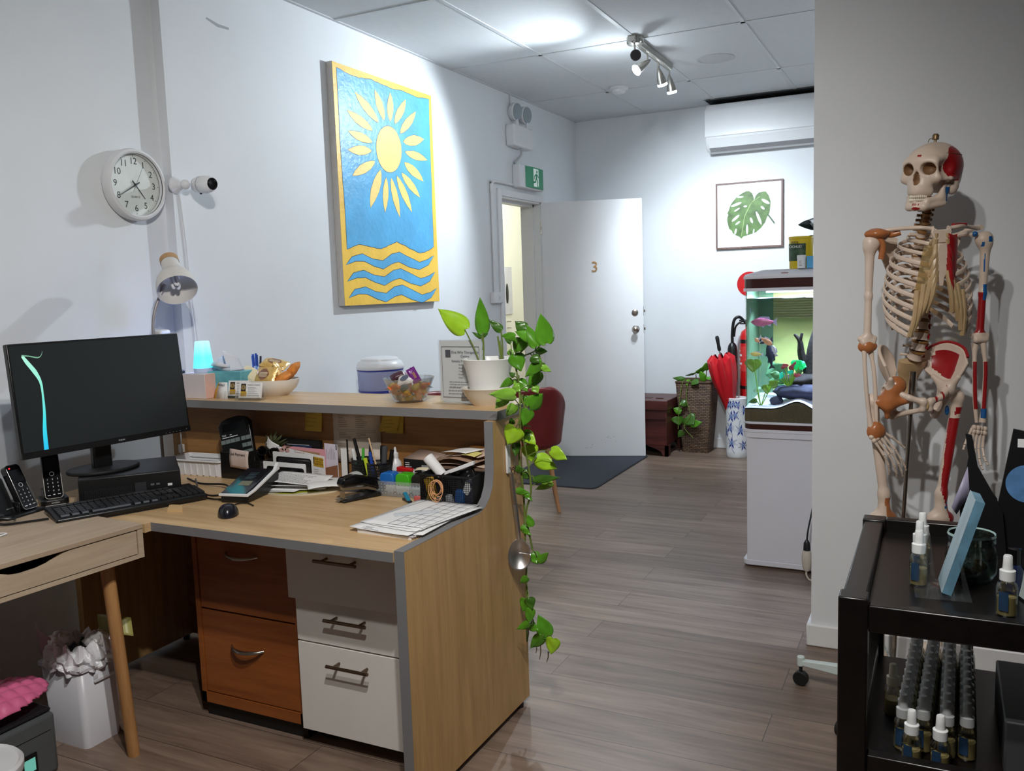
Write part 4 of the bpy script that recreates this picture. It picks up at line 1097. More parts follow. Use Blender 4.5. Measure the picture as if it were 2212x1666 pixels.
def keypad(g, x0, z0, dx, dz, y, fs=0.0075, cols=3, keys='123456789*0#'):
    for i, ch in enumerate(keys):
        g.text(ch, fs, axes((x0 + dx * (i % cols), y, z0 - dz * (i // cols)), (1, 0, 0), (0, 0, 1)), 0.0002)
    return g
def phone(name, label, loc, yaw, wide=False):
    p = thing(name, label, 'telephone', loc, yaw)
    g = G()
    if wide:
        g.M = Matrix.Translation((-0.06, 0.012, 0.0)) @ Matrix.Rotation(R(-24), 4, 'X')
        g.prism(rrect(0.062, 0.135, 0.012, 4, 0, 0.07), -0.012, 0.02, 'y')
        g.M = None
        g.box(-0.10, 0.045, -0.035, 0.075, 0.0, 0.02)
    else:
        g.prism(rrect(0.085, 0.10, 0.02, 5, 0, 0.015), 0.0, 0.022)
    g.box(-0.03, 0.03, -0.005, 0.055, 0.015, 0.05)
    cr = obj('cradle', g, BLACK_PL, p, bevel=0.004)
    if wide:
        g = G(); g.M = Matrix.Translation((-0.06, 0.012, 0.0)) @ Matrix.Rotation(R(-24), 4, 'X')
        g.box(-0.033, -0.031, -0.0135, -0.006, 0.01, 0.132)
        g.box(0.0, 0.025, -0.0135, -0.0115, 0.03, 0.033)
        obj('silver_edge', g, STEEL, cr)
    TM = Matrix.Translation((0, -0.012, 0.018)) @ Matrix.Rotation(R(-26 if wide else -15), 4, 'X')
    g = G(); g.M = TM
    g.prism(rrect(0.052, 0.155, 0.012, 5, 0, 0.0775), -0.012, 0.014, 'y')
    hs = obj('handset', g, mat('glossy_black', (12, 12, 14), 0.15, var=0.05), p, bevel=0.003)
    g = G(); g.M = TM
    g.prism([(-0.02, 0.095), (0.02, 0.095), (0.02, 0.135), (-0.02, 0.135)], -0.0128, -0.012, 'y')
    obj('display', g, mat('handset_display', (34, 36, 40), 0.1), hs)
    g = G(); g.M = TM
    keypad(g, -0.015, 0.066, 0.015, 0.0125, -0.0124)
    g.cbox((-0.015, -0.0124, 0.014), (0.009, 0.0006, 0.0022)); g.cbox((0.015, -0.0124, 0.016), (0.009, 0.0006, 0.0022)); g.cbox((0, -0.0124, 0.0155), (0.006, 0.0006, 0.003))
    g.lathe([(0.0075, -0.0005), (0.0065, 0.0006), (0.0055, -0.0005)], (0, -0.0122, 0.084), 16, Matrix(((1, 0, 0), (0, 0, -1), (0, 1, 0))))
    obj('keypad', g, mat('key_print', (206, 208, 212), 0.4, emit=0.1), hs)
    g = G(); g.M = TM
    tr_ = [(-0.0262, z) for z in np.linspace(0.09, 0.012, 8)] + [(-0.0262 + 0.011 * (1 - math.cos(a)), 0.012 - 0.009 * math.sin(a)) for a in np.linspace(0, PI / 2, 5)] + [(0.0262 - 0.011 * (1 - math.cos(a)), 0.012 - 0.009 * math.sin(a)) for a in np.linspace(PI / 2, 0, 5)] + [(0.0262, z) for z in np.linspace(0.012, 0.09, 8)]
    g.tube([(x, -0.0115, z) for x, z in tr_], 0.0014, 6)
    obj('chrome_trim', g, STEEL, hs)
    return p, hs, TM
pB, _, _ = phone('cordless_phone', 'black cordless phone standing in its cradle between the other phone and the computer', (-2.612, 1.835, DZ), R(62))
g = G().text('uniden', 0.009, axes((0, -0.0352, 0.012), (1, 0, 0), (0, 0, 1)), 0.0002).box(-0.03, 0.03, -0.0355, -0.035, 0.003, 0.0045)
obj('lettering', g, MATS['silver_print'], pB)
pA, hsA, TMA = phone('cordless_phone', 'black cordless phone with a red light in its wide answering base, at the far left', (-2.555, 1.70, DZ), R(98), True)
g = G(); g.M = TMA
g.ell((-0.014, -0.0122, 0.142), (0.003, 0.001, 0.002))
obj('red_light', g, mat('red_led', (255, 30, 40), 0.4, var=0, emit=4.0), hsA)
# charger leads
def cable(name, pts, r, m, label, n=8):
    P_ = bez(pts, n)
    return tag(obj(name, G().tube(P_, r, 7), m, off=tuple(P_[0])), label, 'cable')
z = DZ + 0.004
cable('phone_lead', [(-2.50, 1.62, TZ + 0.004), (-2.53, 1.60, TZ + 0.012), (-2.50, 1.565, TZ + 0.02), (-2.47, 1.60, TZ + 0.012), (-2.51, 1.625, TZ + 0.008), (-2.52, 1.58, TZ + 0.005), (-2.46, 1.565, TZ + 0.005), (-2.42, 1.615, TZ + 0.005), (-2.395, 1.66, TZ + 0.004)], 0.0035, BLACK_PL, 'tangled black lead on the side desk in front of the phones')
us = thing('usb_cable', 'white charging cable end lying on the side desk at the left edge', 'cable', (-2.37, 1.46, TZ))
obj('wire', G().tube(bez([(-0.11, -0.10, 0.003), (-0.05, -0.05, 0.003), (-0.02, 0.03, 0.003), (0.01, 0.045, 0.004), (0.02, 0.01, 0.004)], 8), 0.0022, 7), WHITE_PL, us)
g = G(); g.M = frame((0.028, -0.012, 0.0045), R(-70))
g.box(-0.012, 0.018, -0.0055, 0.0055, -0.004, 0.004)
pl_ = obj('plug', g, WHITE_PL, us, bevel=0.001)
g = G(); g.M = frame((0.028, -0.012, 0.0045), R(-70))
g.box(0.018, 0.028, -0.0045, 0.0045, -0.002, 0.002)
obj('connector', g, STEEL, pl_)

# desk lamp standing behind the monitor
dl = thing('desk_lamp', 'white desk lamp with a cork-topped shade behind the monitor', 'lamp', (-2.72, 2.395, DZ))
CORK = mat('cork_ring', (184, 146, 104), 0.8, var=0.15, scale=90, bump=0.3, bscale=300)
LW = mat('lamp_cream', (214, 210, 204), 0.5, var=0.015)
hd = Vector((0.107, -0.0675, -0.124)).normalized()     # the way the shade opens
LM = towards(Vector((0.027, 0.081, 0.769)), hd)
shade = [(0.034, -0.05), (0.035, 0.0), (0.042, 0.012), (0.058, 0.03), (0.07, 0.055), (0.0755, 0.085), (0.0765, 0.105), (0.0745, 0.105), (0.0735, 0.085), (0.068, 0.056), (0.056, 0.032), (0.038, 0.014), (0.0, 0.008)]
obj('lamp_shade', G().lathe(shade, n=44, M=LM), LW, dl)
obj('cork_cap', G().lathe([(0.0355, -0.048), (0.0355, -0.072), (0.033, -0.074), (0, -0.074)], n=36, M=LM), CORK, dl)
LM2 = towards(LM @ Vector((0, 0, 0.035)), hd)
gb = G(); gb.M = LM2
for k in range(3):
    a = k * 2 * PI / 3
    c, s = 0.012 * math.cos(a), 0.012 * math.sin(a)
    gb.tube(bez([(c, s, 0), (c, s, 0.035), (c * 0.9 + s * 0.3, s * 0.9 - c * 0.3, 0.05), (c * 0.6 + s * 0.9, s * 0.6 - c * 0.9, 0.05), (c * 0.5 + s * 1.0, s * 0.5 - c * 1.0, 0.03), (c * 0.5 + s, s * 0.5 - c, 0.0)], 4), 0.0055, 8)
gb.cyl((0, 0, -0.02), (0, 0, 0.005), 0.021, n=20)
obj('bulb', gb, mat('frosted_tube_white', (226, 224, 220), 0.4), dl)
obj('stem', G().tube(bez([(0, -0.01, 0.02), (0.0, -0.01, 0.45), (0.0, 0.0, 0.60), (0.015, 0.05, 0.72)], 6), 0.0065, 12), mat('lamp_stem_grey', (150, 144, 142), 0.4, 0.3), dl)
obj('lamp_base', G().lathe([(0.075, 0), (0.075, 0.014), (0.07, 0.02), (0, 0.022)], (0, -0.01, 0), 36), LW, dl)
hb_ = obj('cord_clip', G().box(-0.012, 0.03, 0.0, 0.05, 0.50, 0.545), WHITE_PL, dl, bevel=0.008)

# ------------------------------------------------------------ things on the worktop, left part
bs = thing('wire_basket', 'low white slotted plastic basket against the rear panel of the desk', 'basket', (-2.50, 2.385, DZ), R(3))
def slotbox(w0, d0, w1, d1, h, r, th):
    g = G()
    n = 5
    a = rrect(w0, d0, r, n); b = rrect(w1, d1, r, n); ai = rrect(w0 - 2 * th, d0 - 2 * th, r - th * 0.5, n); bi = rrect(w1 - 2 * th, d1 - 2 * th, r - th * 0.5, n)
    k = len(a)
    vs = [(x, y, 0) for x, y in a] + [(x, y, h) for x, y in b] + [(x, y, h) for x, y in bi] + [(x, y, th) for x, y in ai]
    fs = []
    for q in range(3):
        fs += [(q * k + i, q * k + (i + 1) % k, (q + 1) * k + (i + 1) % k, (q + 1) * k + i) for i in range(k)]
    fs += [list(range(k))[::-1], [3 * k + i for i in range(k)]]
    return g.add(vs, fs)
BW = mat('basket_white', (222, 222, 224), 0.4, var=0.02)
obj('basket', slotbox(0.25, 0.105, 0.262, 0.118, 0.058, 0.02, 0.003), BW, bs)
g = G()
for k in range(8):
    x = -0.105 + 0.03 * k
    g.box(x - 0.0015, x + 0.0015, -0.0595, -0.0545, 0.004, 0.05)
for k in range(4):
    g.box(-0.118, 0.118, 0.048, 0.0505, 0.012 + 0.012 * k, 0.014 + 0.012 * k)
obj('rib', g, BW, bs)
ra = rrect(0.272, 0.128, 0.024, 6)
obj('rim', G().tube([(x, y, 0.058) for x, y in ra], 0.0035, 8, closed=True), BW, bs)
ad = thing('power_plug', 'small white plug and lead hanging above the white basket', 'plug', (-2.672, 2.437, DZ + 0.075))
obj('plug_body', G().prism(rrect(0.017, 0.034, 0.004, 3), -0.009, 0.009, 'y'), WHITE_PL, ad, bevel=0.002)
obj('lead', G().tube(bez([(0, 0, -0.017), (-0.004, -0.02, -0.04), (-0.012, -0.07, -0.06), (-0.025, -0.12, -0.07)], 6), 0.003, 7), WHITE_PL, ad)
obj('upper_lead', G().tube(bez([(0, 0, 0.017), (-0.004, 0.005, 0.08), (-0.008, 0.01, 0.15)], 6), 0.0025, 7), WHITE_PL, ad)
cable('power_lead', [(-2.47, 2.27, z), (-2.35, 2.22, z), (-2.22, 2.20, z + 0.01), (-2.15, 2.16, z + 0.01), (-2.10, 2.19, z + 0.012)], 0.0035, BLACK_PL, 'thick black cable from the computer to the card reader')
cable('data_lead', [(-2.43, 2.27, z), (-2.35, 2.20, z), (-2.27, 2.13, z), (-2.17, 2.09, z), (-2.10, 2.13, z + 0.006)], 0.003, BLACK_PL, 'black cable dropping from the computer top to the card reader')
cable('keyboard_lead', [(-2.23, 2.10, z), (-2.19, 2.07, z), (-2.12, 2.055, z), (-2.06, 2.075, z + 0.003)], 0.0028, BLACK_PL, 'black cable curving between the keyboard and the card reader')

ms = thing('computer_mouse', 'black computer mouse on the desk right of the keyboard', 'mouse', (-1.935, 1.925, DZ), R(40))
def mouse(u, v):
    a = 2 * PI * u; q = v
    x, y = 0.031 * math.cos(a), 0.052 * math.sin(a)
    b = q * PI / 2
    k = math.cos(b) ** 0.75 if q < 1 else 0.0
    return Vector((x * k, y * k, 0.036 * math.sin(b) - 0.004 * math.sin(a) * math.sin(2 * b)))
obj('mouse_shell', G().grid(mouse, 36, 12), mat('mouse_black', (24, 25, 34), 0.25), ms)
obj('scroll_wheel', G().cyl((-0.003, 0.026, 0.0205), (0.003, 0.026, 0.0205), 0.006, n=16), BLACK_MT, ms)
obj('lead', G().tube(bez([(0, 0.05, 0.008), (0.0, 0.09, 0.004), (0.02, 0.125, 0.004), (0.05, 0.12, 0.004), (0.07, 0.08, 0.004)], 8), 0.002, 7), BLACK_PL, ms)

# card reader
ep = thing('card_reader', 'black and white card payment terminal sloping on the desk', 'card reader', (-2.05, 2.15, DZ), R(12))
side = [(-0.105, 0.0), (-0.105, 0.022), (-0.06, 0.03), (0.075, 0.068), (0.095, 0.068), (0.10, 0.05), (0.085, 0.0)]
obj('body', G().prism(side, -0.05, 0.05, 'x'), BLACK_PL, ep, bevel=0.006, seg=3)
side2 = [(-0.108, 0.022), (-0.108, 0.029), (-0.06, 0.037), (0.07, 0.074), (0.09, 0.095), (0.098, 0.09), (0.098, 0.07), (0.075, 0.066), (-0.06, 0.029)]
g = G().prism(side2, 0.042, 0.054, 'x').box(-0.053, 0.053, -0.110, -0.101, 0.022, 0.031)
tr_ = obj('white_trim', g, WHITE_PL, ep, bevel=0.002)
s2 = Matrix.Rotation(math.atan2(0.038, 0.135), 4, 'X')
g = G(); g.M = Matrix.Translation((0, -0.06, 0.0335)) @ s2
g.prism(rrect(0.09, 0.18, 0.008, 3, -0.005, 0.045), 0.0, 0.008)
td = obj('top_display', g, mat('dark_blue_glass', (14, 22, 32), 0.1), ep)
g = G(); g.M = Matrix.Translation((0, -0.06, 0.0335)) @ s2
g.prism(rrect(0.042, 0.03, 0.001, 1, 0.0, 0.03), 0.008, 0.0083)
obj('keypad_screen', g, mat('khaki_screen', (118, 116, 92), 0.3, var=0.35, scale=220), td)
g = G(); g.M = Matrix.Translation((0, -0.06, 0.0335)) @ s2
for k in range(6):
    g.box(-0.02, 0.006 + 0.004 * (k % 3), 0.06 + 0.008 * k, 0.0625 + 0.008 * k, 0.008, 0.0083)
obj('screen_text', g, mat('screen_teal', (70, 92, 100), 0.4), td)

# black stand tray with a calculator propped in it
tr_ = thing('desk_tray', 'black smoked desk tray holding the calculator upright', 'tray', (-2.285, 2.385, DZ))
g = G()
g.box(-0.075, 0.115, -0.055, 0.05, 0.0, 0.012)
g.box(-0.075, -0.071, -0.055, 0.05, 0.0, 0.10); g.box(0.036, 0.04, -0.055, 0.05, 0.0, 0.10); g.box(0.111, 0.115, -0.055, 0.05, 0.0, 0.075)
g.box(-0.075, 0.04, -0.057, -0.054, 0.0, 0.10); g.box(0.04, 0.115, -0.02, -0.017, 0.0, 0.065)
obj('tray_body', g, mat('smoked_black', (28, 27, 26), 0.2, var=0.15), tr_, bevel=0.0015)
cl = thing('calculator', 'large black desk calculator leaning in the black tray', 'calculator', (-2.295, 2.385, DZ + 0.0125), R(14))
CMx = Matrix.Translation((0, -0.02, 0.0)) @ Matrix.Rotation(R(-12), 4, 'X') @ Matrix.Rotation(R(-13), 4, 'Y')
g = G(); g.M = CMx
o2 = [(-0.062, 0.0), (0.062, 0.0), (0.064, 0.19), (0.05, 0.208), (0.02, 0.216), (-0.02, 0.216), (-0.05, 0.208), (-0.064, 0.19)]
g.prism(o2, -0.010, 0.012, 'y')
cb = obj('calculator_body', g, BLACK_PL, cl, bevel=0.004)
g = G(); g.M = CMx
g.prism([(-0.05, 0.165), (0.05, 0.165), (0.046, 0.195), (-0.046, 0.195)], -0.0108, -0.0098, 'y')
obj('display', g, MATS['glossy_black'], cb)
CK = mat('calculator_key', (112, 124, 122), 0.45, var=0.12)
g = G(); g.M = CMx
for r_ in range(3):
    for k in range(6):
        if r_ > 0 and k < 4: continue
        g.cbox((-0.05 + 0.0195 * k + (0.004 if k > 3 else 0), -0.012, 0.128 - 0.026 * r_), (0.0165, 0.005, 0.015))
obj('keypad', g, CK, cb)
g = G(); g.M = CMx
g.box(-0.054, 0.01, -0.0105, -0.0099, 0.143, 0.1455); g.text('TAX', 0.009, axes((-0.045, -0.0105, 0.152), (1, 0, 0), (0, 0, 1)), 0.0002); g.cbox((-0.018, -0.0102, 0.1515), (0.008, 0.0006, 0.002))
obj('lettering', g, MATS['key_print'], cb)
nt = thing('paper_note', 'pink paper note reading last payment stuck on the black tray', 'note', (-2.262, 2.322, DZ + 0.105))
g = G().grid(lambda u, v: Vector((-0.046 + 0.092 * u + 0.004 * v, -0.004 * math.sin(PI * v) - 0.003 * u, -0.058 + 0.068 * v - 0.006 * u)), 6, 6)
obj('note_sheet', g, mat('faded_pink_note', (206, 186, 176), 0.75), nt, solid=0.0005)
obj('handwriting', G().text('Last Payment', 0.0135, axes((-0.002, -0.0068, -0.009), (1, 0, -0.05), (0, 0, 1)), 0.0002), INK, nt)
sheet('curled_paper', (-2.225, 2.42, DZ + 0.12), (0.065, -0.015, -0.03), (0.015, 0.0, 0.03), PAPER, 'curled white paper standing behind the calculator', 'paper', 0.012)
gs = thing('dark_glasses', 'dark folded spectacles lying in the tray beside the calculator', 'glasses', (-2.195, 2.40, DZ + 0.0795))
gg = G()
for s in (-1, 1):
    gg.tube([(s * 0.028 + 0.022 * math.cos(2 * PI * k / 18), 0.0 + 0.012 * math.sin(2 * PI * k / 18) * 0.4, 0.017 + 0.016 * math.sin(2 * PI * k / 18)) for k in range(18)], 0.0022, 6, closed=True)
gg.tube(bez([(-0.006, 0, 0.02), (0, -0.002, 0.024), (0.006, 0, 0.02)], 4), 0.002, 6)
obj('frame', gg, BLACK_PL, gs)
g = G()
for s in (-1, 1):
    g.prism([(s * 0.028 + 0.021 * math.cos(2 * PI * k / 18), 0.017 + 0.015 * math.sin(2 * PI * k / 18)) for k in range(18)], -0.001, 0.001, 'y')
obj('lens', g, clear('smoke_lens', (120, 130, 140), 0.15), gs)
obj('temple', G().tube(bez([(-0.05, 0, 0.02), (-0.03, 0.03, 0.012), (0.04, 0.045, 0.004)], 5), 0.002, 6).tube(bez([(0.05, 0, 0.02), (0.04, 0.02, 0.012), (-0.02, 0.035, 0.005)], 5), 0.002, 6), BLACK_PL, gs)
# small dark green sprig in front of the rear panel
sp = thing('dried_sprig', 'dark green leafy sprig between the calculator and the standing folders', 'plant', (-2.20, 2.435, DZ + 0.0125))
SPG = mat('dull_dark_green', (58, 62, 30), 0.7, var=0.25, scale=40)
g = G()
for k in range(16):
    a = -0.6 + 1.5 * k / 15; r_ = 0.11 + 0.03 * math.sin(k * 2.4)
    tip = Vector((0.09 * math.sin(a) + 0.03, -0.01 - 0.01 * (k % 3), 0.06 + r_ * 0.7 * math.cos(a * 0.8)))
    b = Vector((0.0, 0, 0.05)); m_ = (b + tip) / 2 + Vector((0.0, -0.012, 0.02)); wv = Vector((0.006, 0.002, -0.004))
    g.add([b, m_ - wv, tip, m_ + wv], [(0, 1, 2, 3)])
obj('leaf_tuft', g, SPG, sp, solid=0.0006)
obj('stalk', G().tube([(0, 0, 0.0), (0, 0, 0.06)], 0.004, 8), SPG, sp)

# ------------------------------------------------------------ letter rack and papers, middle
def card(name, x0, x1, z0, z1, y, th, m, label, cat, lean=0.0, skew=0.0, parent=None):
    """upright card or folder in the rack; lean tips the top back, skew drops its right side"""
    t_ = thing(name, label, cat, ((x0 + x1) / 2, y, DZ))
    Mx = Matrix.Rotation(R(-lean), 4, 'X')
    g = G(); g.M = Mx
    wd = (x1 - x0) / 2
    g.prism([(-wd, z0 - DZ), (wd, z0 - DZ), (wd, z1 - DZ - skew), (-wd, z1 - DZ)], 0, th, 'y')
    obj('sheet', g, m, t_)
    return t_, Mx, wd
bk_, Mx, wd = card('black_box', -2.20, -1.985, DZ, 0.858, 2.436, 0.016, BLACK_MT, 'black picture box standing at the back against the rear panel', 'box', 0, 0.004)
g = G(); g.box(-0.02, 0.07, -0.0006, 0.0, 0.08, 0.118)
obj('picture', g, mat('dark_blue_print', (40, 56, 92), 0.4, var=0.3, scale=120), bk_)
g = G(); g.box(-0.045, 0.06, -0.0006, 0.0, 0.119, 0.121)
for k in range(5): g.box(-0.1, -0.094, -0.0006, 0, 0.078 + 0.012 * k, 0.086 + 0.012 * k)
obj('lettering', g, MATS['silver_print'], bk_)
pf, Mx, wd = card('pink_folder', -2.17, -1.955, DZ, 0.832, 2.424, 0.004, mat('pink_card', (224, 160, 170), 0.6), 'pink card folder standing in front of the black picture box', 'folder', 0, 0.006)
obj('tab', G().prism([(-0.10, 0.114), (-0.075, 0.114), (-0.075, 0.122), (-0.10, 0.122)], 0, 0.003, 'y'), mat('pink_card', (224, 160, 170)), pf)
ke, Mx, wd = card('kraft_envelope', -2.175, -1.975, DZ, 0.826, 2.417, 0.003, mat('kraft_paper', (168, 134, 96), 0.7, var=0.05), 'brown envelope standing between the pink folder and the floral letter', 'envelope', 0, 0.012)
fl, Mx, wd = card('floral_letter', -2.165, -1.942, DZ, 0.834, 2.404, 0.002, PAPER, 'white letter with a faded pink flower and a gold letterhead', 'letter', 0, 0.028)
g = G()
for k in range(5):
    a = 2 * PI * k / 5 + 0.4
    c = (-0.068 + 0.014 * math.cos(a), 0.098 + 0.012 * math.sin(a))
    g.prism([(c[0] + 0.011 * math.cos(b), c[1] + 0.0095 * math.sin(b)) for b in np.linspace(0, 2 * PI, 13)[:-1]], -0.0006, -0.0001, 'y')
obj('printed_flower', g, mat('faded_pink_print', (206, 164, 156), 0.7, var=0.12, scale=90), fl)
g = G(); g.add([(-0.035, -0.0004, 0.093), (0.05, -0.0004, 0.083), (0.05, -0.0004, 0.079), (-0.035, -0.0004, 0.089)], [(0, 1, 2, 3)]).text('Tranquil', 0.014, axes((0.0, -0.0004, 0.098), (1, 0, -0.1), (0, 0, 1)), 0.0002)
obj('lettering', g, mat('mauve_print', (176, 140, 140), 0.7), fl)
g = G().prism([(0.05, 0.055), (0.106, 0.049), (0.106, 0.083), (0.05, 0.089)], -0.0008, -0.0002, 'y')
lgp = obj('letterhead', g, GOLD_CARD, fl)
g = G().mat(0).prism([(0.05, 0.063), (0.066, 0.0615), (0.066, 0.086), (0.05, 0.088)], -0.0012, -0.0008, 'y').mat(1).prism([(0.058 + 0.003 * math.cos(b), 0.075 + 0.004 * math.sin(b)) for b in np.linspace(0, 2 * PI, 13)[:-1]], -0.0016, -0.0012, 'y')
obj('emblem', g, [DARK_CARD, PAPER], lgp)
g = G().text('THERAPEUTIC', 0.0048, axes((0.087, -0.0012, 0.0695), (1, 0, -0.1), (0, 0, 1)), 0.0002).text('ONE WHY', 0.009, axes((0.087, -0.0012, 0.0775), (1, 0, -0.1), (0, 0, 1)), 0.0002).text('CENTRE', 0.0105, axes((0.087, -0.0012, 0.0605), (1, 0, -0.1), (0, 0, 1)), 0.0002)
lines(g, axes((0, -0.0006, 0), (1, 0, -0.1), (0, 0, 1)), 0.055, 0.10, -0.01, 0.052, 9, 0.0012, 4)
obj('print', g, mat('brown_ink', (98, 78, 40), 0.7), lgp)
def rackpanel(name, x0, x1, z1, y, label, yaw):
    t_ = thing(name, label, 'letter rack', ((x0 + x1) / 2, y, DZ), R(yaw))
    wd, h = (x1 - x0) / 2, z1 - DZ
    g = G()
    def ring(a, b, y0, y1):
        n = len(a)
        vs = [(x, y0, z) for x, z in a] + [(x, y0, z) for x, z in b] + [(x, y1, z) for x, z in a] + [(x, y1, z) for x, z in b]
        fs = []
        for i in range(n):
            j = (i + 1) % n
            fs += [(i, j, n + j, n + i), (2 * n + i, 3 * n + i, 3 * n + j, 2 * n + j), (i, 2 * n + i, 2 * n + j, j), (n + i, n + j, 3 * n + j, 3 * n + i)]
        return vs, fs
    a = rrect(2 * wd, h, 0.004, 4, 0, h / 2); b = rrect(2 * wd - 0.024, h - 0.03, 0.010, 4, 0.004, h / 2 - 0.001); c = rrect(2 * wd - 0.034, h - 0.04, 0.007, 4, 0.004, h / 2 - 0.001)
    obj('white_surround', g.add(*ring(a, b, 0, 0.002)), PAPER, t_)
    g = G(); obj('black_frame', g.add(*ring(b, c, -0.001, 0.005)), BLACK_PL, t_)
    g = G()
    n1 = int((2 * wd - 0.03) / 0.004); n2 = int((h - 0.036) / 0.004)
    for i in range(n1): g.box(-wd + 0.018 + i * 0.004, -wd + 0.0195 + i * 0.004, 0.002, 0.003, 0.018, h - 0.018)
    for i in range(n2): g.box(-wd + 0.016, wd - 0.012, 0.003, 0.0038, 0.018 + i * 0.004, 0.0195 + i * 0.004)
    obj('black_mesh', g, BLACK_MT, t_)
    return t_
rackpanel('letter_rack', -2.155, -1.965, 0.818, 2.374, 'black mesh letter rack panel with white edges, rear of the two', -3)
rackpanel('letter_rack', -2.165, -1.97, 0.79, 2.336, 'black mesh letter rack panel with white edges, front of the two', -1)
lt, Mx, wd = card('tall_letter', -1.962, -1.905, DZ, 0.848, 2.432, 0.0015, mat('lilac_white_paper', (214, 208, 220), 0.7), 'tall white letter standing right of the floral letter', 'letter', 0, 0.002)
g = lines(G(), axes((0, -0.0004, 0), (0, 0, 1), (-1, 0, 0)), 0.075, 0.125, -0.02, 0.022, 6, 0.0012, 9); g.text('0', 0.012, axes((0.004, -0.0004, 0.028), (0, 0, 1), (-1, 0, 0)), 0.0002).cbox((0.024, -0.0004, 0.12), (0.004, 0.0006, 0.02))
obj('print', g, INK, lt)
cb_, _, _ = card('brown_card', -1.952, -1.9, DZ, 0.762, 2.42, 0.002, mat('brown_board', (138, 92, 66), 0.7), 'small brown card in front of the tall white letter', 'card', 0, -0.012)
wl, _, _ = card('white_divider', -1.897, -1.872, DZ, 0.832, 2.44, 0.0015, PAPER, 'narrow white card standing left of the pen cups', 'card')
sl, _, _ = card('dark_strip', -1.868, -1.863, DZ, 0.865, 2.437, 0.003, BLACK_MT, 'thin dark ruler standing upright left of the pen cups', 'ruler')

# oval place mat with a heap of papers
om = thing('oval_mat', 'oval cream place mat with an olive green star, under the loose papers', 'place mat', (-1.925, 2.275, DZ), R(30))
ov = [(0.135 * math.cos(2 * PI * k / 48), 0.085 * math.sin(2 * PI * k / 48)) for k in range(48)]
obj('mat_board', G().prism(ov, 0.0, 0.004), mat('cream_board', (206, 198, 172), 0.5), om)
st = [(-0.10, -0.058), (-0.04, -0.03), (-0.055, 0.02), (0.0, 0.0), (0.07, 0.03), (0.03, -0.03), (0.06, -0.062), (0.0, -0.055), (-0.03, -0.07)]
obj('printed_star', G().prism(st, 0.004, 0.0044), mat('olive_green_print', (156, 160, 36), 0.5), om)
rr = random.Random(21)
def loose(name, c, yaw, wd, dp, z0, amp, seed, label, text=True, tilt=0.0, m=None):
    t_ = thing(name, label, 'paper', (c[0], c[1], DZ + z0), R(yaw))
    q = random.Random(seed); p1, p2 = q.uniform(0, 6), q.uniform(0, 6)
    hf = lambda u, v: amp * (0.6 + 0.5 * math.sin(3.2 * u + p1) * math.sin(2.1 * v + p2) + 0.5 * (2 * v - 1) ** 2 * math.sin(p1)) + tilt * v
    g = G().grid(lambda u, v: Vector((wd * (u - 0.5), dp * (v - 0.5), hf(u, v))), 12, 8)
    obj('sheet', g, m or PAPER, t_, solid=0.0006)
    if text:
        g = G()
        for i in range(9):
            v = 0.12 + 0.085 * i; u = 0.07
            while u < 0.55 + 0.35 * q.random():
                du = q.uniform(0.015, 0.05)
                P_ = [Vector((wd * (a - 0.5), dp * (b - 0.5), hf(a, b) + 0.0011)) for a, b in ((u, v), (u + du, v), (u + du, v + 0.018), (u, v + 0.018))]
                g.add(P_, [(0, 1, 2, 3)])
                u += du + 0.012
        obj('print', g, mat('grey_print', (110, 112, 120), 0.7), t_)
    return t_
loose('loose_paper', (-2.02, 2.25), 8, 0.20, 0.13, 0.006, 0.004, 1, 'curling white sheet at the left under the heap on the oval mat', False)
loose('loose_paper', (-1.97, 2.28), 22, 0.24, 0.13, 0.010, 0.007, 2, 'wavy white sheet in the middle of the heap on the oval mat', True)
loose('loose_paper', (-1.94, 2.285), 14, 0.25, 0.13, 0.016, 0.008, 3, 'rippled white sheet second from the top of the heap on the oval mat', True)
loose('loose_paper', (-1.955, 2.275), 2, 0.22, 0.10, 0.024, 0.007, 4, 'printed white receipt sheet on top of the heap on the oval mat', True, 0.014)
loose('loose_paper', (-1.83, 2.30), 44, 0.17, 0.10, 0.010, 0.02, 5, 'curved white sheet at the right end of the heap, by the stapler', False, 0.01)
loose('yellow_slip', (-2.075, 2.25), 10, 0.06, 0.04, 0.001, 0.001, 6, 'small yellow slip sticking out under the left of the paper heap', False, 0, mat('yellow_slip', (222, 194, 74), 0.7))

# papers pinned to the rear panel
pn = thing('pinned_form', 'white printed form hanging on the rear panel behind the pens', 'form', (-1.835, DB - 0.001, 0.78))
g = G().grid(lambda u, v: Vector((-0.102 + 0.204 * u, -0.001 - 0.004 * (1 - v) ** 2, -0.0 + 0.185 * v)), 4, 6)
obj('sheet', g, mat('form_paper', (222, 210, 196), 0.75), pn, solid=0.0005)
g = G()
PM = axes((0, -0.0065, 0), (1, 0, 0), (0, 0, 1))
lines(g, PM, -0.075, -0.025, 0.125, 0.178, 8, 0.0016, 1); lines(g, PM, 0.0, 0.055, 0.125, 0.178, 8, 0.0016, 2)
lines(g, PM, -0.075, -0.02, 0.085, 0.108, 4, 0.0016, 3); lines(g, PM, 0.0, 0.07, 0.085, 0.108, 4, 0.0016, 4); lines(g, PM, -0.075, -0.03, 0.0, 0.07, 9, 0.0014, 5)
for zz in (0.118, 0.078, 0.112): g.box(-0.085, 0.085, -0.0066, -0.0062, zz, zz + 0.0006)
obj('print', g, mat('form_ink', (104, 94, 88), 0.7), pn)
STK = mat('yellow_sticky', (206, 176, 74), 0.7, var=0.03)
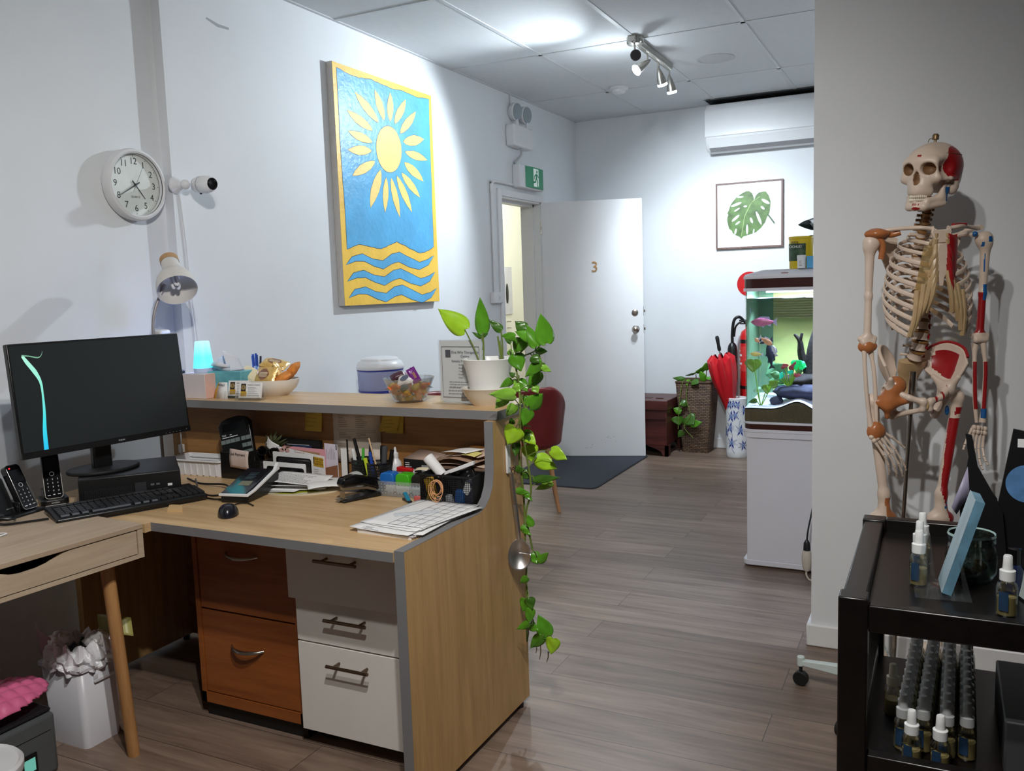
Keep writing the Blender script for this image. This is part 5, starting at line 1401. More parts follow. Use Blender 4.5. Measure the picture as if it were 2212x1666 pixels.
def sticky(x, z, wd, h, rot, label, skew=0.0):
    s_ = thing('sticky_note', label, 'sticky note', (x, DB - 0.0025, z), 0, 'sticky notes under the counter')
    Mx = Matrix.Rotation(R(rot), 4, 'Y')
    g = G(); g.M = Mx
    g.grid(lambda u, v: Vector((wd * (u - 0.5) + skew * (v - 0.5), -0.008 * (1 - v) ** 2, h * (v - 1))), 4, 5)
    obj('note_sheet', g, STK, s_, solid=0.0004)
    g = G(); g.M = Mx
    for k in range(4):
        v = 0.8 - 0.19 * k
        g.add([Vector((wd * (a - 0.5), -0.008 * (1 - v) ** 2 - 0.0006, h * (v - 1) + b)) for a, b in ((0.12, 0), (0.55 + 0.08 * (k % 3), 0), (0.55 + 0.08 * (k % 3), 0.0012), (0.12, 0.0012))], [(0, 1, 2, 3)])
    obj('handwriting', g, mat('sticky_ink', (130, 106, 52), 0.7), s_)
    return s_
sticky(-2.022, 0.962, 0.076, 0.076, 1, 'yellow sticky note on the rear panel left of the pinned form')
sticky(-1.672, 0.962, 0.072, 0.068, 0, 'yellow sticky note right of the pinned form, the straight one partly underneath')
s_ = sticky(-1.69, 0.962, 0.075, 0.062, -3, 'yellow sticky note right of the pinned form, slanted on top of another', 0.02)
s_.location.y -= 0.003
VINE_LEAVES = [((-1.059, 2.381, 1.209), (-1.078, 2.381, 1.297), 0.049, 0), ((-1.086, 2.363, 1.2), (-1.115, 2.363, 1.265), 0.031, 0), ((-1.14, 2.401, 1.247), (-1.172, 2.401, 1.274), 0.032, 1), ((-1.099, 2.37, 1.224), (-1.16, 2.37, 1.246), 0.029, 0), ((-1.154, 2.359, 1.228), (-1.202, 2.359, 1.233), 0.021, 0), ((-1.151, 2.402, 1.217), (-1.178, 2.402, 1.174), 0.038, 0), ((-1.224, 2.469, 1.202), (-1.247, 2.469, 1.22), 0.01, 1), ((-1.224, 2.454, 1.179), (-1.206, 2.454, 1.164), 0.018, 2), ((-1.126, 2.449, 1.179), (-1.086, 2.449, 1.178), 0.019, 0), ((-1.107, 2.379, 1.168), (-1.085, 2.379, 1.148), 0.026, 1), ((-1.184, 2.42, 1.17), (-1.166, 2.42, 1.117), 0.044, 0), ((-1.079, 2.386, 1.148), (-1.136, 2.386, 1.106), 0.033, 0), ((-1.073, 2.372, 1.137), (-1.042, 2.372, 1.123), 0.017, 2), ((-1.164, 2.364, 1.108), (-1.181, 2.364, 1.119), 0.014, 1), ((-1.179, 2.378, 1.094), (-1.221, 2.378, 1.07), 0.021, 0), ((-1.205, 2.471, 1.084), (-1.216, 2.471, 1.062), 0.018, 2), ((-1.192, 2.458, 1.085), (-1.164, 2.458, 1.047), 0.029, 0), ((-1.121, 2.455, 1.111), (-1.162, 2.455, 1.056), 0.034, 0), ((-1.096, 2.226, 1.068), (-1.178, 2.226, 1.07), 0.031, 2), ((-1.145, 2.262, 1.061), (-1.178, 2.262, 1.022), 0.032, 2), ((-1.178, 2.39, 1.075), (-1.157, 2.39, 1.057), 0.024, 2), ((-1.128, 2.432, 1.069), (-1.115, 2.432, 1.048), 0.022, 2), ((-1.153, 2.445, 1.001), (-1.105, 2.445, 1.045), 0.044, 0), ((-1.178, 2.456, 1.032), (-1.167, 2.456, 1.003), 0.029, 0), ((-1.146, 2.328, 1.023), (-1.178, 2.328, 0.985), 0.027, 2), ((-1.117, 2.361, 1.004), (-1.137, 2.361, 0.955), 0.034, 0), ((-1.178, 2.416, 0.956), (-1.136, 2.416, 0.943), 0.009, 2), ((-1.146, 2.328, 0.953), (-1.178, 2.328, 0.899), 0.052, 3), ((-1.161, 2.416, 0.926), (-1.12, 2.416, 0.886), 0.032, 3), ((-1.161, 2.346, 0.974), (-1.178, 2.346, 0.964), 0.017, 1), ((-1.163, 2.412, 0.915), (-1.137, 2.412, 0.895), 0.032, 1), ((-1.162, 2.362, 0.9), (-1.167, 2.362, 0.858), 0.023, 1), ((-1.172, 2.471, 0.874), (-1.164, 2.471, 0.82), 0.044, 3), ((-1.142, 2.463, 0.835), (-1.071, 2.463, 0.804), 0.043, 3), ((-1.072, 2.421, 0.871), (-1.018, 2.421, 0.846), 0.034, 3), ((-1.178, 2.383, 0.813), (-1.147, 2.383, 0.813), 0.02, 1), ((-1.178, 2.438, 0.793), (-1.154, 2.438, 0.772), 0.026, 1), ((-1.136, 2.424, 0.774), (-1.043, 2.424, 0.787), 0.021, 1), ((-1.092, 2.465, 0.757), (-1.153, 2.465, 0.73), 0.02, 2), ((-1.178, 2.383, 0.744), (-1.132, 2.383, 0.741), 0.019, 0), ((-1.163, 2.416, 0.731), (-1.139, 2.416, 0.706), 0.017, 0), ((-1.141, 2.404, 0.628), (-1.15, 2.404, 0.666), 0.022, 0), ((-1.178, 2.41, 0.621), (-1.145, 2.41, 0.595), 0.019, 0), ((-1.14, 2.406, 0.54), (-1.122, 2.406, 0.506), 0.032, 0), ((-1.103, 2.371, 0.527), (-1.069, 2.371, 0.56), 0.023, 0), ((-1.151, 2.385, 0.466), (-1.178, 2.385, 0.444), 0.019, 0), ((-1.164, 2.402, 0.385), (-1.178, 2.402, 0.344), 0.036, 0), ((-1.135, 2.356, 0.41), (-1.122, 2.356, 0.375), 0.029, 1), ((-1.129, 2.356, 0.377), (-1.136, 2.356, 0.328), 0.026, 0), ((-1.135, 2.354, 0.329), (-1.178, 2.354, 0.304), 0.02, 0), ((-1.148, 2.386, 0.31), (-1.117, 2.386, 0.296), 0.025, 0), ((-1.101, 2.42, 0.268), (-1.132, 2.42, 0.334), 0.043, 0), ((-1.116, 2.411, 0.267), (-1.161, 2.411, 0.218), 0.034, 0), ((-1.072, 2.395, 0.273), (-1.082, 2.395, 0.218), 0.038, 3)]
VINES = [[(-1.206, 2.43, 1.16), (-1.194, 2.43, 1.154), (-1.186, 2.43, 1.109), (-1.165, 2.4, 1.06), (-1.145, 2.36, 1.007), (-1.154, 2.37, 0.931), (-1.173, 2.4, 0.851), (-1.165, 2.4, 0.779), (-1.17, 2.42, 0.698), (-1.171, 2.42, 0.617), (-1.169, 2.42, 0.526), (-1.171, 2.42, 0.434), (-1.175, 2.42, 0.34), (-1.175, 2.42, 0.238)], [(-1.206, 2.43, 1.16), (-1.176, 2.43, 1.172), (-1.149, 2.46, 1.205)], [(-1.203, 2.43, 1.157), (-1.159, 2.45, 1.167), (-1.129, 2.45, 1.179)], [(-1.171, 2.41, 1.064), (-1.161, 2.41, 1.029), (-1.15, 2.41, 0.991), (-1.164, 2.41, 0.939), (-1.144, 2.42, 0.754), (-1.164, 2.42, 0.662), (-1.146, 2.42, 0.546)], [(-1.171, 2.42, 0.434), (-1.163, 2.42, 0.351), (-1.14, 2.42, 0.29), (-1.107, 2.42, 0.262)]]
VINE_ROOTS = [[(-1.17, 2.42, 0.295), (-1.174, 2.42, 0.239)], [(-1.144, 2.42, 0.233), (-1.145, 2.42, 0.204)], [(-1.128, 2.42, 0.238), (-1.133, 2.42, 0.184)], [(-1.101, 2.42, 0.217), (-1.108, 2.42, 0.18)]]
POT_LEAVES = [((-1.379, 2.45, 1.248), (-1.477, 2.45, 1.317), 0.055, 3), ((-1.313, 2.45, 1.238), (-1.318, 2.45, 1.351), 0.038, 0), ((-1.247, 2.45, 1.244), (-1.289, 2.45, 1.278), 0.023, 1), ((-1.318, 2.45, 1.222), (-1.352, 2.45, 1.239), 0.012, 1), ((-1.315, 2.45, 1.227), (-1.294, 2.45, 1.234), 0.012, 1)]
# ------------------------------------------------------------ worktop, right part
def pen(name, loc, d, L, r, m, label, capm=None, tip=None):
    t_ = thing(name, label, 'pen', loc)
    M_ = towards((0, 0, 0), d)
    obj('barrel', G().lathe([(0, 0), (r * 0.6, 0.0), (r, 0.01), (r, L - 0.03), (r * 0.95, L), (0, L + 0.001)], n=14, M=M_), m, t_)
    if capm:
        g = G().lathe([(r * 1.15, L - 0.045), (r * 1.2, L - 0.02), (r * 1.1, L + 0.002), (0, L + 0.003)], n=14, M=M_)
        g.M = M_; g.box(r * 0.9, r * 1.9, -0.002, 0.002, L - 0.05, L - 0.004)
        obj('cap', g, capm, t_)
    return t_
GRN = mat('green_plastic', (30, 130, 72), 0.35); LGRN = mat('bright_green_plastic', (78, 176, 60), 0.35)
BLU = mat('royal_blue_plastic', (40, 76, 168), 0.35); WOODP = mat('pale_wood_stick', (206, 176, 140), 0.6)
GREYP = mat('dark_grey_plastic', (74, 76, 80), 0.35); LIME = mat('lime_highlighter', (196, 216, 50), 0.4)
def cup(loc, h, r, label):
    c = thing('pen_cup', label, 'pen cup', loc)
    g = G()
    n = 54
    for i in range(n):
        for s in (1, -1):
            pts = []
            for j in range(6):
                a = 2 * PI * (i / n) + s * 0.5 * j / 5
                pts.append((r * (0.93 + 0.07 * j / 5) * math.cos(a), r * (0.93 + 0.07 * j / 5) * math.sin(a), 0.004 + (h - 0.008) * j / 5))
            g.tube(pts, 0.0013, 4)
    obj('mesh_wall', g, BLACK_MT, c)
    g = G().lathe([(r + 0.001, h - 0.006), (r + 0.0025, h), (r - 0.0015, h)], n=32)
    obj('rim', g, BLACK_PL, c)
    obj('base', G().lathe([(0, 0), (r * 0.95, 0), (r * 0.95, 0.008), (r * 0.9, 0.008), (0, 0.003)], n=32), BLACK_PL, c)
    return c
c1, c2 = (-1.765, 2.385), (-1.682, 2.365)
cup((c1[0], c1[1], DZ), 0.098, 0.036, 'black mesh pen cup with green pens, left of the two')
cup((c2[0], c2[1], DZ), 0.094, 0.040, 'black mesh pen cup with markers and a stick, right of the two')
z = DZ + 0.006
pen('marker', (c1[0] + 0.012, c1[1], z), (-0.26, 0.0, 1), 0.165, 0.006, BLACK_PL, 'thick black marker leaning left in the left pen cup')
pen('pen', (c1[0] - 0.010, c1[1] - 0.008, z), (-0.12, -0.06, 1), 0.125, 0.0055, GRN, 'green pen with a white clip leaning in the left pen cup', WHITE_PL)
pen('pen', (c1[0] + 0.008, c1[1] - 0.014, z), (0.06, 0.02, 1), 0.13, 0.005, LGRN, 'light green pen standing in the left pen cup')
pen('pen', (c1[0] + 0.018, c1[1] + 0.012, z), (0.05, 0.05, 1), 0.14, 0.006, GREYP, 'grey pen at the back of the left pen cup')
pen('pen', (c2[0] - 0.022, c2[1], z), (-0.12, 0.03, 1), 0.12, 0.006, BLU, 'blue pen standing at the left of the right pen cup')
pen('wooden_stick', (c2[0] + 0.016, c2[1] - 0.01, z), (-0.28, 0.02, 1), 0.175, 0.0028, WOODP, 'thin pale wooden stick leaning out of the right pen cup')
pen('highlighter', (c2[0] - 0.02, c2[1] - 0.018, z), (-0.18, -0.05, 1), 0.105, 0.007, LIME, 'lime highlighter low at the left of the right pen cup')
pen('marker', (c2[0] + 0.006, c2[1] + 0.008, z), (0.03, 0.03, 1), 0.14, 0.0075, BLACK_PL, 'black capped marker in the middle of the right pen cup', BLACK_PL)
pen('marker', (c2[0] + 0.014, c2[1] - 0.004, z), (0.12, 0.0, 1), 0.145, 0.009, GREYP, 'fat grey marker at the right of the right pen cup')
pen('marker', (c2[0] + 0.02, c2[1] + 0.012, z), (0.18, 0.06, 1), 0.13, 0.007, BLACK_PL, 'black marker leaning right at the back of the right pen cup')
gl = thing('glue_bottle', 'small white glue bottle standing behind the right pen cup', 'bottle', (-1.655, 2.425, DZ))
obj('bottle', G().lathe([(0, 0), (0.021, 0), (0.022, 0.004), (0.022, 0.07), (0.019, 0.085), (0.011, 0.095), (0.010, 0.10), (0, 0.10)], n=28), WHITE_PL, gl)
obj('nozzle', G().lathe([(0.011, 0.10), (0.011, 0.115), (0.006, 0.118), (0.003, 0.135), (0, 0.136)], n=20), WHITE_PL, gl)
g = G().text('DEEP', 0.011, axes((0, -0.0226, 0.055), (1, 0, 0), (0, 0, 1)), 0.0003)
lines(g, axes((0, -0.0226, 0), (1, 0, 0), (0, 0, 1)), -0.012, 0.012, 0.02, 0.047, 5, 0.0012, 3)
obj('lettering', g, INK, gl)

# tape dispenser, stapler
tp = thing('tape_dispenser', 'small clear tape roll in a holder behind the stapler', 'tape dispenser', (-1.745, 2.315, DZ), R(10))
g = G().lathe([(0.031, -0.009), (0.031, 0.009), (0.02, 0.009), (0.02, -0.009), (0.031, -0.009)], (0, 0, 0.036), 32, Matrix(((1, 0, 0), (0, 0, -1), (0, 1, 0))))
obj('tape_roll', g, mat('frosted_tape', (196, 200, 202), 0.25), tp)
g = G().prism([(-0.04, 0), (0.075, 0), (0.075, 0.045), (0.055, 0.047), (0.03, 0.03), (0.0, 0.008), (-0.035, 0.02), (-0.042, 0.01)], -0.014, 0.014, 'y')
obj('holder', g, clear('smoke_plastic', (150, 156, 162), 0.1, milky=0.35, milk=(120, 124, 130)), tp)
st_ = thing('stapler', 'large black desk stapler in front of the pen cups', 'stapler', (-1.69, 2.185, DZ), R(66))
g = G().prism([(-0.02, 0.0), (0.15, 0.0), (0.155, 0.012), (0.11, 0.016), (-0.02, 0.008)], -0.022, 0.022, 'y')
obj('base', g, BLACK_PL, st_, bevel=0.003)
g = G().prism([(-0.015, 0.048), (-0.022, 0.06), (-0.012, 0.078), (0.03, 0.084), (0.11, 0.062), (0.145, 0.03), (0.14, 0.016), (0.12, 0.02), (0.06, 0.046)], -0.019, 0.019, 'y')
obj('arm', g, MATS['glossy_black'], st_, bevel=0.006, seg=3)
g = G().prism([(-0.012, 0.039), (-0.012, 0.047), (0.08, 0.037), (0.12, 0.02), (0.11, 0.017), (0.075, 0.03)], -0.009, 0.009, 'y').box(-0.015, -0.005, -0.008, 0.008, 0.010, 0.035)
obj('staple_channel', g, STEEL, st_)
obj('anvil', G().box(-0.03, 0.0, -0.013, 0.013, 0.009, 0.0115), STEEL, st_)
obj('sticker', G().box(-0.0212, -0.0202, 0.002, 0.016, 0.0, 0.008), WHITE_PL, st_)

# clear perforated tray with self-inking stamps
ct = thing('clear_tray', 'clear perforated plastic tray holding the stamps', 'tray', (-1.545, 2.325, DZ), R(2))
CLR = clear('clear_plastic', (248, 250, 251), 0.06, milky=0.16, milk=(222, 230, 236))
obj('tray_body', slotbox(0.205, 0.075, 0.222, 0.09, 0.052, 0.008, 0.002), CLR, ct)
g = G()
for k in range(17):
    for r_ in range(4):
        if r_ > 0 and k in (4, 9, 13) and r_ < 3: pass
        g.lathe([(0.0021, 0), (0, 0.0003)], (-0.096 + 0.012 * k, -0.0385 - 0.0016 * r_ + 0.0, 0.012 + 0.010 * r_), 8, Matrix(((1, 0, 0), (0, 0, 1), (0, -1, 0))))
obj('perforation', g, mat('milky_dot', (206, 212, 214), 0.5), ct)
def stamp(x, col, label, name='ink_stamp'):
    s_ = thing(name, label, 'stamp', (x, 2.325, DZ + 0.0025))
    g = G(); g.prism(rrect(0.05, 0.03, 0.003, 3, 0, 0.021), -0.018, 0.018, 'y')
    obj('base', g, mat('stamp_clear_white', (218, 222, 222), 0.3), s_)
    g = G().prism([(-0.027, 0.03), (0.027, 0.03), (0.027, 0.058), (0.022, 0.068), (0.012, 0.071), (-0.012, 0.071), (-0.022, 0.068), (-0.027, 0.058)], -0.02, 0.02, 'y')
    obj('handle', g, mat(col[0], col[1], 0.3), s_, bevel=0.004, seg=3)
stamp(-1.613, ('stamp_blue', (34, 108, 190)), 'blue self-inking stamp in the clear tray')
stamp(-1.552, ('stamp_green', (70, 178, 30)), 'bright green self-inking stamp in the clear tray')
stamp(-1.491, ('stamp_black', (26, 27, 28)), 'black self-inking stamp in the clear tray')
tag(obj('red_folder_clip', G().prism([(-0.03, 0), (0.03, 0.002), (0.032, 0.012), (-0.03, 0.016)], -0.012, 0.012, 'y'), RED_PL, off=(0, 0, 0), bevel=0.003), 'red plastic clip lying behind the blue stamp', 'clip').location = (-1.592, 2.39, DZ + 0.062)
tag(obj('stamp_box', G().box(-1.635, -1.545, 2.375, 2.41, DZ, DZ + 0.0615), mat('grey_box', (160, 158, 150), 0.6), off=(-1.59, 2.39, DZ)), 'low grey box behind the clear tray under the red clip', 'box')
er = sheet('cream_slip', (-1.535, 2.35, DZ + 0.076), (0.05, 0.0, 0.003), (0.0, 0.02, 0.006), mat('cream_paper', (226, 214, 186), 0.7), 'small cream paper strip lying across the stamps', 'paper', 0.003)

bb = thing('black_carton', 'black cardboard carton with white print behind the stamps', 'carton', (-1.535, 2.41, DZ), R(-3))
obj('carton', G().box(-0.065, 0.065, -0.02, 0.035, 0.0, 0.104), BLACK_MT, bb)
obj('open_flap', G().add([(-0.066, -0.02, 0.105), (0.066, -0.02, 0.105), (0.07, 0.035, 0.118), (-0.03, 0.035, 0.13)], [(0, 1, 2, 3)]), mat('brown_flap', (176, 152, 138), 0.7), bb, solid=0.001)
g = G().mat(0).box(-0.06, -0.022, -0.0206, -0.02, 0.052, 0.072).mat(1).box(0.008, 0.05, -0.0206, -0.02, 0.05, 0.088)
obj('print_panel', g, [PAPER, mat('grey_photo', (150, 152, 150), 0.5, var=0.3, scale=90)], bb)
g = lines(G(), axes((0, -0.0204, 0), (1, 0, 0), (0, 0, 1)), -0.058, -0.03, 0.075, 0.095, 3, 0.0022, 4)
obj('print', g, PAPER, bb)

# pile of brown envelopes and paper at the right end
BR = mat('brown_envelope', (150, 120, 98), 0.7, var=0.08)
LB = mat('light_brown_paper', (196, 172, 154), 0.7, var=0.06)
GB = mat('golden_brown_card', (168, 122, 66), 0.6, var=0.06)
tag(obj('envelope_carton', G().box(-1.46, -1.245, 2.345, 2.455, DZ, DZ + 0.098), mat('dull_carton', (120, 96, 78), 0.7), off=(-1.35, 2.40, DZ)), 'brown carton under the pile of envelopes at the right end of the desk', 'carton')
for k, (O, U, V, mm, lab, bd) in enumerate([
    ((-1.475, 2.345, DZ + 0.104), (0.20, 0.01, -0.004), (0.0, 0.10, 0.012), LB, 'light brown envelope at the bottom of the envelope pile', 0.006),
    ((-1.47, 2.34, DZ + 0.110), (0.17, -0.01, 0.006), (0.06, 0.10, 0.018), BR, 'brown envelope second from the bottom of the envelope pile', 0.016),
    ((-1.44, 2.345, DZ + 0.118), (0.15, 0.0, 0.016), (0.07, 0.09, 0.014), LB, 'creased pale brown envelope in the middle of the envelope pile', 0.012),
    ((-1.37, 2.38, DZ + 0.135), (0.13, -0.02, -0.010), (0.0, 0.07, 0.018), GB, 'golden brown card at the back of the envelope pile', 0.004),
    ((-1.43, 2.35, DZ + 0.143), (0.105, -0.02, 0.006), (0.035, 0.06, 0.004), PAPER, 'white slip of paper on top of the brown envelope pile', 0.004),
    ((-1.345, 2.335, DZ + 0.143), (0.05, -0.004, -0.004), (0.01, 0.04, 0.006), mat('pale_yellow_slip', (222, 212, 130), 0.7), 'small pale yellow slip on the brown envelope pile', 0.002)]):
    sheet('envelope' if k < 3 else 'slip', O, U, V, mm, lab, 'envelope' if k < 3 else 'paper', bd)
rp = thing('rolled_paper', 'rolled up white paper sticking out of the black mesh basket', 'paper roll', (-1.385, 2.285, DZ + 0.085))
M_ = towards((0, 0, 0), (-0.62, 0.03, 0.62))
obj('roll', G().lathe([(0.016, 0.0), (0.018, 0.075), (0.017, 0.076), (0.015, 0.002), (0, 0.002)], n=28, M=M_), PAPER, rp)
# black mesh basket with odds and ends
mb = thing('mesh_basket', 'black mesh desk basket full of odds and ends at the right end', 'basket', (-1.338, 2.265, DZ), R(0))
g = G()
W2, D2, Hh = 0.092, 0.042, 0.098
for k in range(30):
    x = -W2 + 2 * W2 * k / 29
    g.box(x - 0.0006, x + 0.0006, -D2 - 0.0006, -D2 + 0.0006, 0.0, Hh)
for k in range(16):
    zz = Hh * k / 16
    g.box(-W2, W2, -D2 - 0.0006, -D2 + 0.0006, zz, zz + 0.0011)
obj('front_mesh', g, BLACK_MT, mb)
g = G().box(-W2, W2, D2 - 0.001, D2 + 0.001, 0, Hh).box(-W2 - 0.001, -W2 + 0.001, -D2, D2, 0, Hh).box(W2 - 0.001, W2 + 0.001, -D2, D2, 0, Hh).box(-W2, W2, -D2, D2, 0, 0.002).box(-0.012, -0.010, -D2, D2, 0, Hh)
obj('wall', g, BLACK_MT, mb)
obj('rim', G().tube([(-W2, -D2, Hh), (W2, -D2, Hh), (W2, D2, Hh), (-W2, D2, Hh)], 0.003, 8, closed=True), BLACK_PL, mb)
for i, (x, y, zz, s, colr, nm, lab) in enumerate([(-1.405, 2.245, DZ + 0.052, (0.014, 0.012, 0.034), (206, 160, 30), 'yellow_eraser', 'yellow block in the left half of the black mesh basket'),
    (-1.40, 2.244, DZ + 0.018, (0.018, 0.010, 0.015), (214, 176, 70), 'yellow_box', 'small yellow and white box at the bottom left of the black mesh basket'),
    (-1.30, 2.245, DZ + 0.028, (0.016, 0.012, 0.026), (24, 92, 160), 'blue_eraser', 'blue rounded block in the right half of the black mesh basket'),
    (-1.365, 2.243, DZ + 0.014, (0.020, 0.010, 0.011), (150, 154, 160), 'battery', 'grey foil packet at the bottom middle of the black mesh basket'),
    (-1.338, 2.243, DZ + 0.020, (0.011, 0.010, 0.017), (176, 180, 186), 'tape_spool', 'silvery spool beside the divider of the black mesh basket')]):
    q = obj(nm, G().cbox((0, 0, 0), (s[0] * 2, s[1] * 2, s[2] * 2)), mat(nm, colr, 0.45, var=0.15, scale=80), bevel=0.006, seg=3)
    q.location = (x, y, zz); q.rotation_euler = (0, R((-14, 8, 5, 10, -12)[i]), 0)
    tag(q, lab, 'odds and ends')
rb_ = thing('rubber_bands', 'bunch of tan rubber bands hooked over the front of the mesh basket', 'rubber bands', (-1.362, 2.214, DZ + 0.066))
RBM = mat('tan_rubber', (214, 158, 112), 0.5, var=0.06)
rr = random.Random(9)
for k in range(8):
    rx, rz = 0.020 + rr.uniform(-0.004, 0.006), 0.022 + rr.uniform(-0.003, 0.012)
    cx, cz = rr.uniform(-0.006, 0.006), 0.018 - rz + rr.uniform(-0.002, 0.004)
    t0 = rr.uniform(-0.25, 0.25)
    pts = [(cx + rx * math.cos(a) * math.cos(t0) - rz * math.sin(a) * math.sin(t0), -0.0015 * k * 0.6 + 0.002 * math.sin(2 * a + k), cz + rx * math.cos(a) * math.sin(t0) + rz * math.sin(a) * math.cos(t0)) for a in np.linspace(0, 2 * PI, 27)[:-1]]
    obj('rubber_band', G().tube(pts, 0.0011, 6, closed=True), RBM, rb_)
nb = thing('black_notebook', 'black notebook standing in the right half of the mesh basket', 'notebook', (-1.262, 2.30, DZ + 0.003))
g = G(); g.M = Matrix.Rotation(R(-20), 4, 'Y')
g.box(-0.03, 0.02, -0.012, 0.0, 0.02, 0.115)
obj('cover', g, BLACK_PL, nb, bevel=0.002)
g = G(); g.M = Matrix.Rotation(R(-20), 4, 'Y')
for k in range(5): g.text('BLACK'[k], 0.011, axes((0.0, -0.0125, 0.105 - 0.014 * k), (0, 0, -1), (1, 0, 0)), 0.0002)
obj('lettering', g, MATS['silver_print'], nb)
tag(obj('black_card_stack', G().prism([(-0.055, -0.02), (0.05, 0.02), (0.05, 0.032), (-0.055, -0.008)], -0.006, 0.006, 'y'), [PAPER], bevel=0.001), 'white edged stack of black cards lying across the mesh basket', 'card').location = (-1.315, 2.275, DZ + 0.108)
cp = thing('fabric_pouch', 'dark navy pouch with a white tag in the right half of the mesh basket', 'pouch', (-1.272, 2.25, DZ + 0.004))
obj('pouch', G().ell((0, 0, 0.04), (0.024, 0.012, 0.042), 20, 12), mat('navy_cloth', (40, 44, 66), 0.8, var=0.15, scale=60), cp)
obj('tag', G().prism([(-0.015, 0.045), (0.0, 0.035), (0.014, 0.055), (0.01, 0.075), (-0.004, 0.08)], -0.0135, -0.0125, 'y'), PAPER, cp)

# clips and the stack of forms in front
tc_ = thing('teal_clip', 'teal and white peg clip lying behind the stack of forms', 'clip', (-1.497, 2.247, DZ), R(-35))
g = G(); g.M = Matrix.Rotation(R(20), 4, 'Y')
g.prism([(-0.03, 0.012), (-0.024, 0.022), (0.03, 0.012), (0.03, 0.003)], -0.006, 0.006, 'y')
obj('upper_jaw', g, mat('teal_plastic', (34, 126, 158), 0.35), tc_, bevel=0.002)
obj('lower_jaw', G().box(-0.028, 0.03, -0.006, 0.006, 0.0, 0.008), BLACK_PL, tc_, bevel=0.002)
rc = thing('red_clip', 'small dull red clip beside the teal peg clip', 'clip', (-1.468, 2.268, DZ), R(20))
obj('jaw', G().box(-0.014, 0.014, -0.005, 0.005, 0.0, 0.016), mat('dull_red_plastic', (190, 92, 88), 0.4), rc, bevel=0.003)
nbk = thing('spiral_notebook', 'spiral bound notebook at the bottom of the stack of forms', 'notebook', (-1.325, 2.06, DZ), R(-4))
obj('pages', G().box(-0.10, 0.085, -0.165, 0.16, 0.0, 0.007), PAPER, nbk)
obj('cover', G().box(-0.10, 0.09, -0.166, 0.161, 0.0072, 0.0084), mat('dark_print_cover', (196, 196, 202), 0.6, var=0.3, scale=25), nbk)
g = G()
for k in range(26):
    y = -0.155 + 0.0125 * k
    g.tube([(0.087 + 0.006 * math.cos(a), y, 0.0045 + 0.006 * math.sin(a)) for a in np.linspace(0, 2 * PI, 13)[:-1]], 0.0008, 5, closed=True)
obj('spiral', g, STEEL, nbk)
def form(name, c, rz, wd, dp, z0, m, label, extra=None, curl=0.0):
    t_ = thing(name, label, 'paper', (c[0], c[1], DZ + z0), R(rz), 'forms stacked at the front of the desk')
    obj('sheet', G().grid(lambda u, v: Vector((wd * (u - 0.5), dp * (v - 0.5), curl * (abs(u - 0.5) * 2) ** 3)), 10, 8), m, t_, solid=0.0005)
    if extra:
        g = G(); extra(g); obj('print', g, mat('form_grey_line', (120, 122, 132), 0.7), t_)
    return t_
form('form_sheet', (-1.335, 2.05), 2, 0.21, 0.297, 0.0098, PAPER, 'white sheet lowest of the loose forms on the spiral notebook', None, 0.002)
form('form_sheet', (-1.345, 2.04), -6, 0.21, 0.297, 0.0122, PAPER, 'white sheet in the middle of the loose forms on the spiral notebook', lambda g: lines(g, Matrix.Identity(4), -0.09, 0.0, -0.145, -0.12, 3, 0.003, 3, z=0.0008), 0.002)
form('form_sheet', (-1.33, 2.075), -10, 0.21, 0.297, 0.0146, PAPER, 'white sheet just under the top form of the stack', None, 0.003)
def tbl(g):
    for k in range(8):
        y = -0.135 + 0.0385 * k
        g.box(-0.02, 0.10, y, y + (0.0012 if k not in (0, 7) else 0.003), 0.0008, 0.001)
    for k in range(5):
        x = -0.02 + 0.03 * k
        g.box(x, x + 0.0012, -0.135, 0.135, 0.0008, 0.001)
form('form_sheet', (-1.34, 2.085), -4, 0.21, 0.297, 0.0172, PAPER, 'white form with a grey table on top of the stack of forms', tbl)
ru = thing('clear_ruler', 'short clear ruler lying on the top form', 'ruler', (-1.352, 2.075, DZ + 0.0186), R(40))
obj('strip', G().box(-0.065, 0.065, -0.014, 0.014, 0.0, 0.0018), clear('ruler_acrylic', (252, 253, 254), 0.03, milky=0.7), ru)
g = G()
for k in range(40):
    x = -0.06 + 0.003 * k
    g.box(x, x + 0.0006, 0.014 - (0.009 if k % 5 == 0 else 0.005), 0.0138, 0.0018, 0.0021)
obj('scale', g, INK, ru)

# ------------------------------------------------------------ on the raised counter
tb = thing('tissue_box', 'white and pale pink tissue box under the glowing lamp', 'tissue box', (-2.475, 2.40, SZ))
obj('box', G().box(-0.075, 0.045, -0.052, 0.052, 0, 0.093), mat('tissue_box_white', (212, 202, 202), 0.6, var=0.02), tb, bevel=0.002)
obj('pink_end', G().box(0.045, 0.0465, -0.051, 0.051, 0.001, 0.092), mat('tissue_box_pink', (226, 184, 172), 0.6, var=0.05, scale=40), tb)
nl = thing('glowing_lamp', 'small cone lamp glowing cyan on top of the pink tissue box', 'lamp', (-2.495, 2.41, SZ + 0.0935))
t_ = NT('cyan_glow_plastic')
tc = t_.n('ShaderNodeTexCoord'); sp_ = t_.n('ShaderNodeSeparateXYZ'); mr = t_.n('ShaderNodeMapRange'); cr = t_.n('ShaderNodeValToRGB')
t_.l(tc.outputs['Object'], sp_.inputs[0]); t_.l(sp_.outputs['Z'], mr.inputs['Value']); mr.inputs['From Max'].default_value = 0.13
cr.color_ramp.elements[0].color = rgb(90, 240, 246); cr.color_ramp.elements[1].color = rgb(186, 250, 255)
e_ = cr.color_ramp.elements.new(0.45); e_.color = rgb(60, 214, 232)
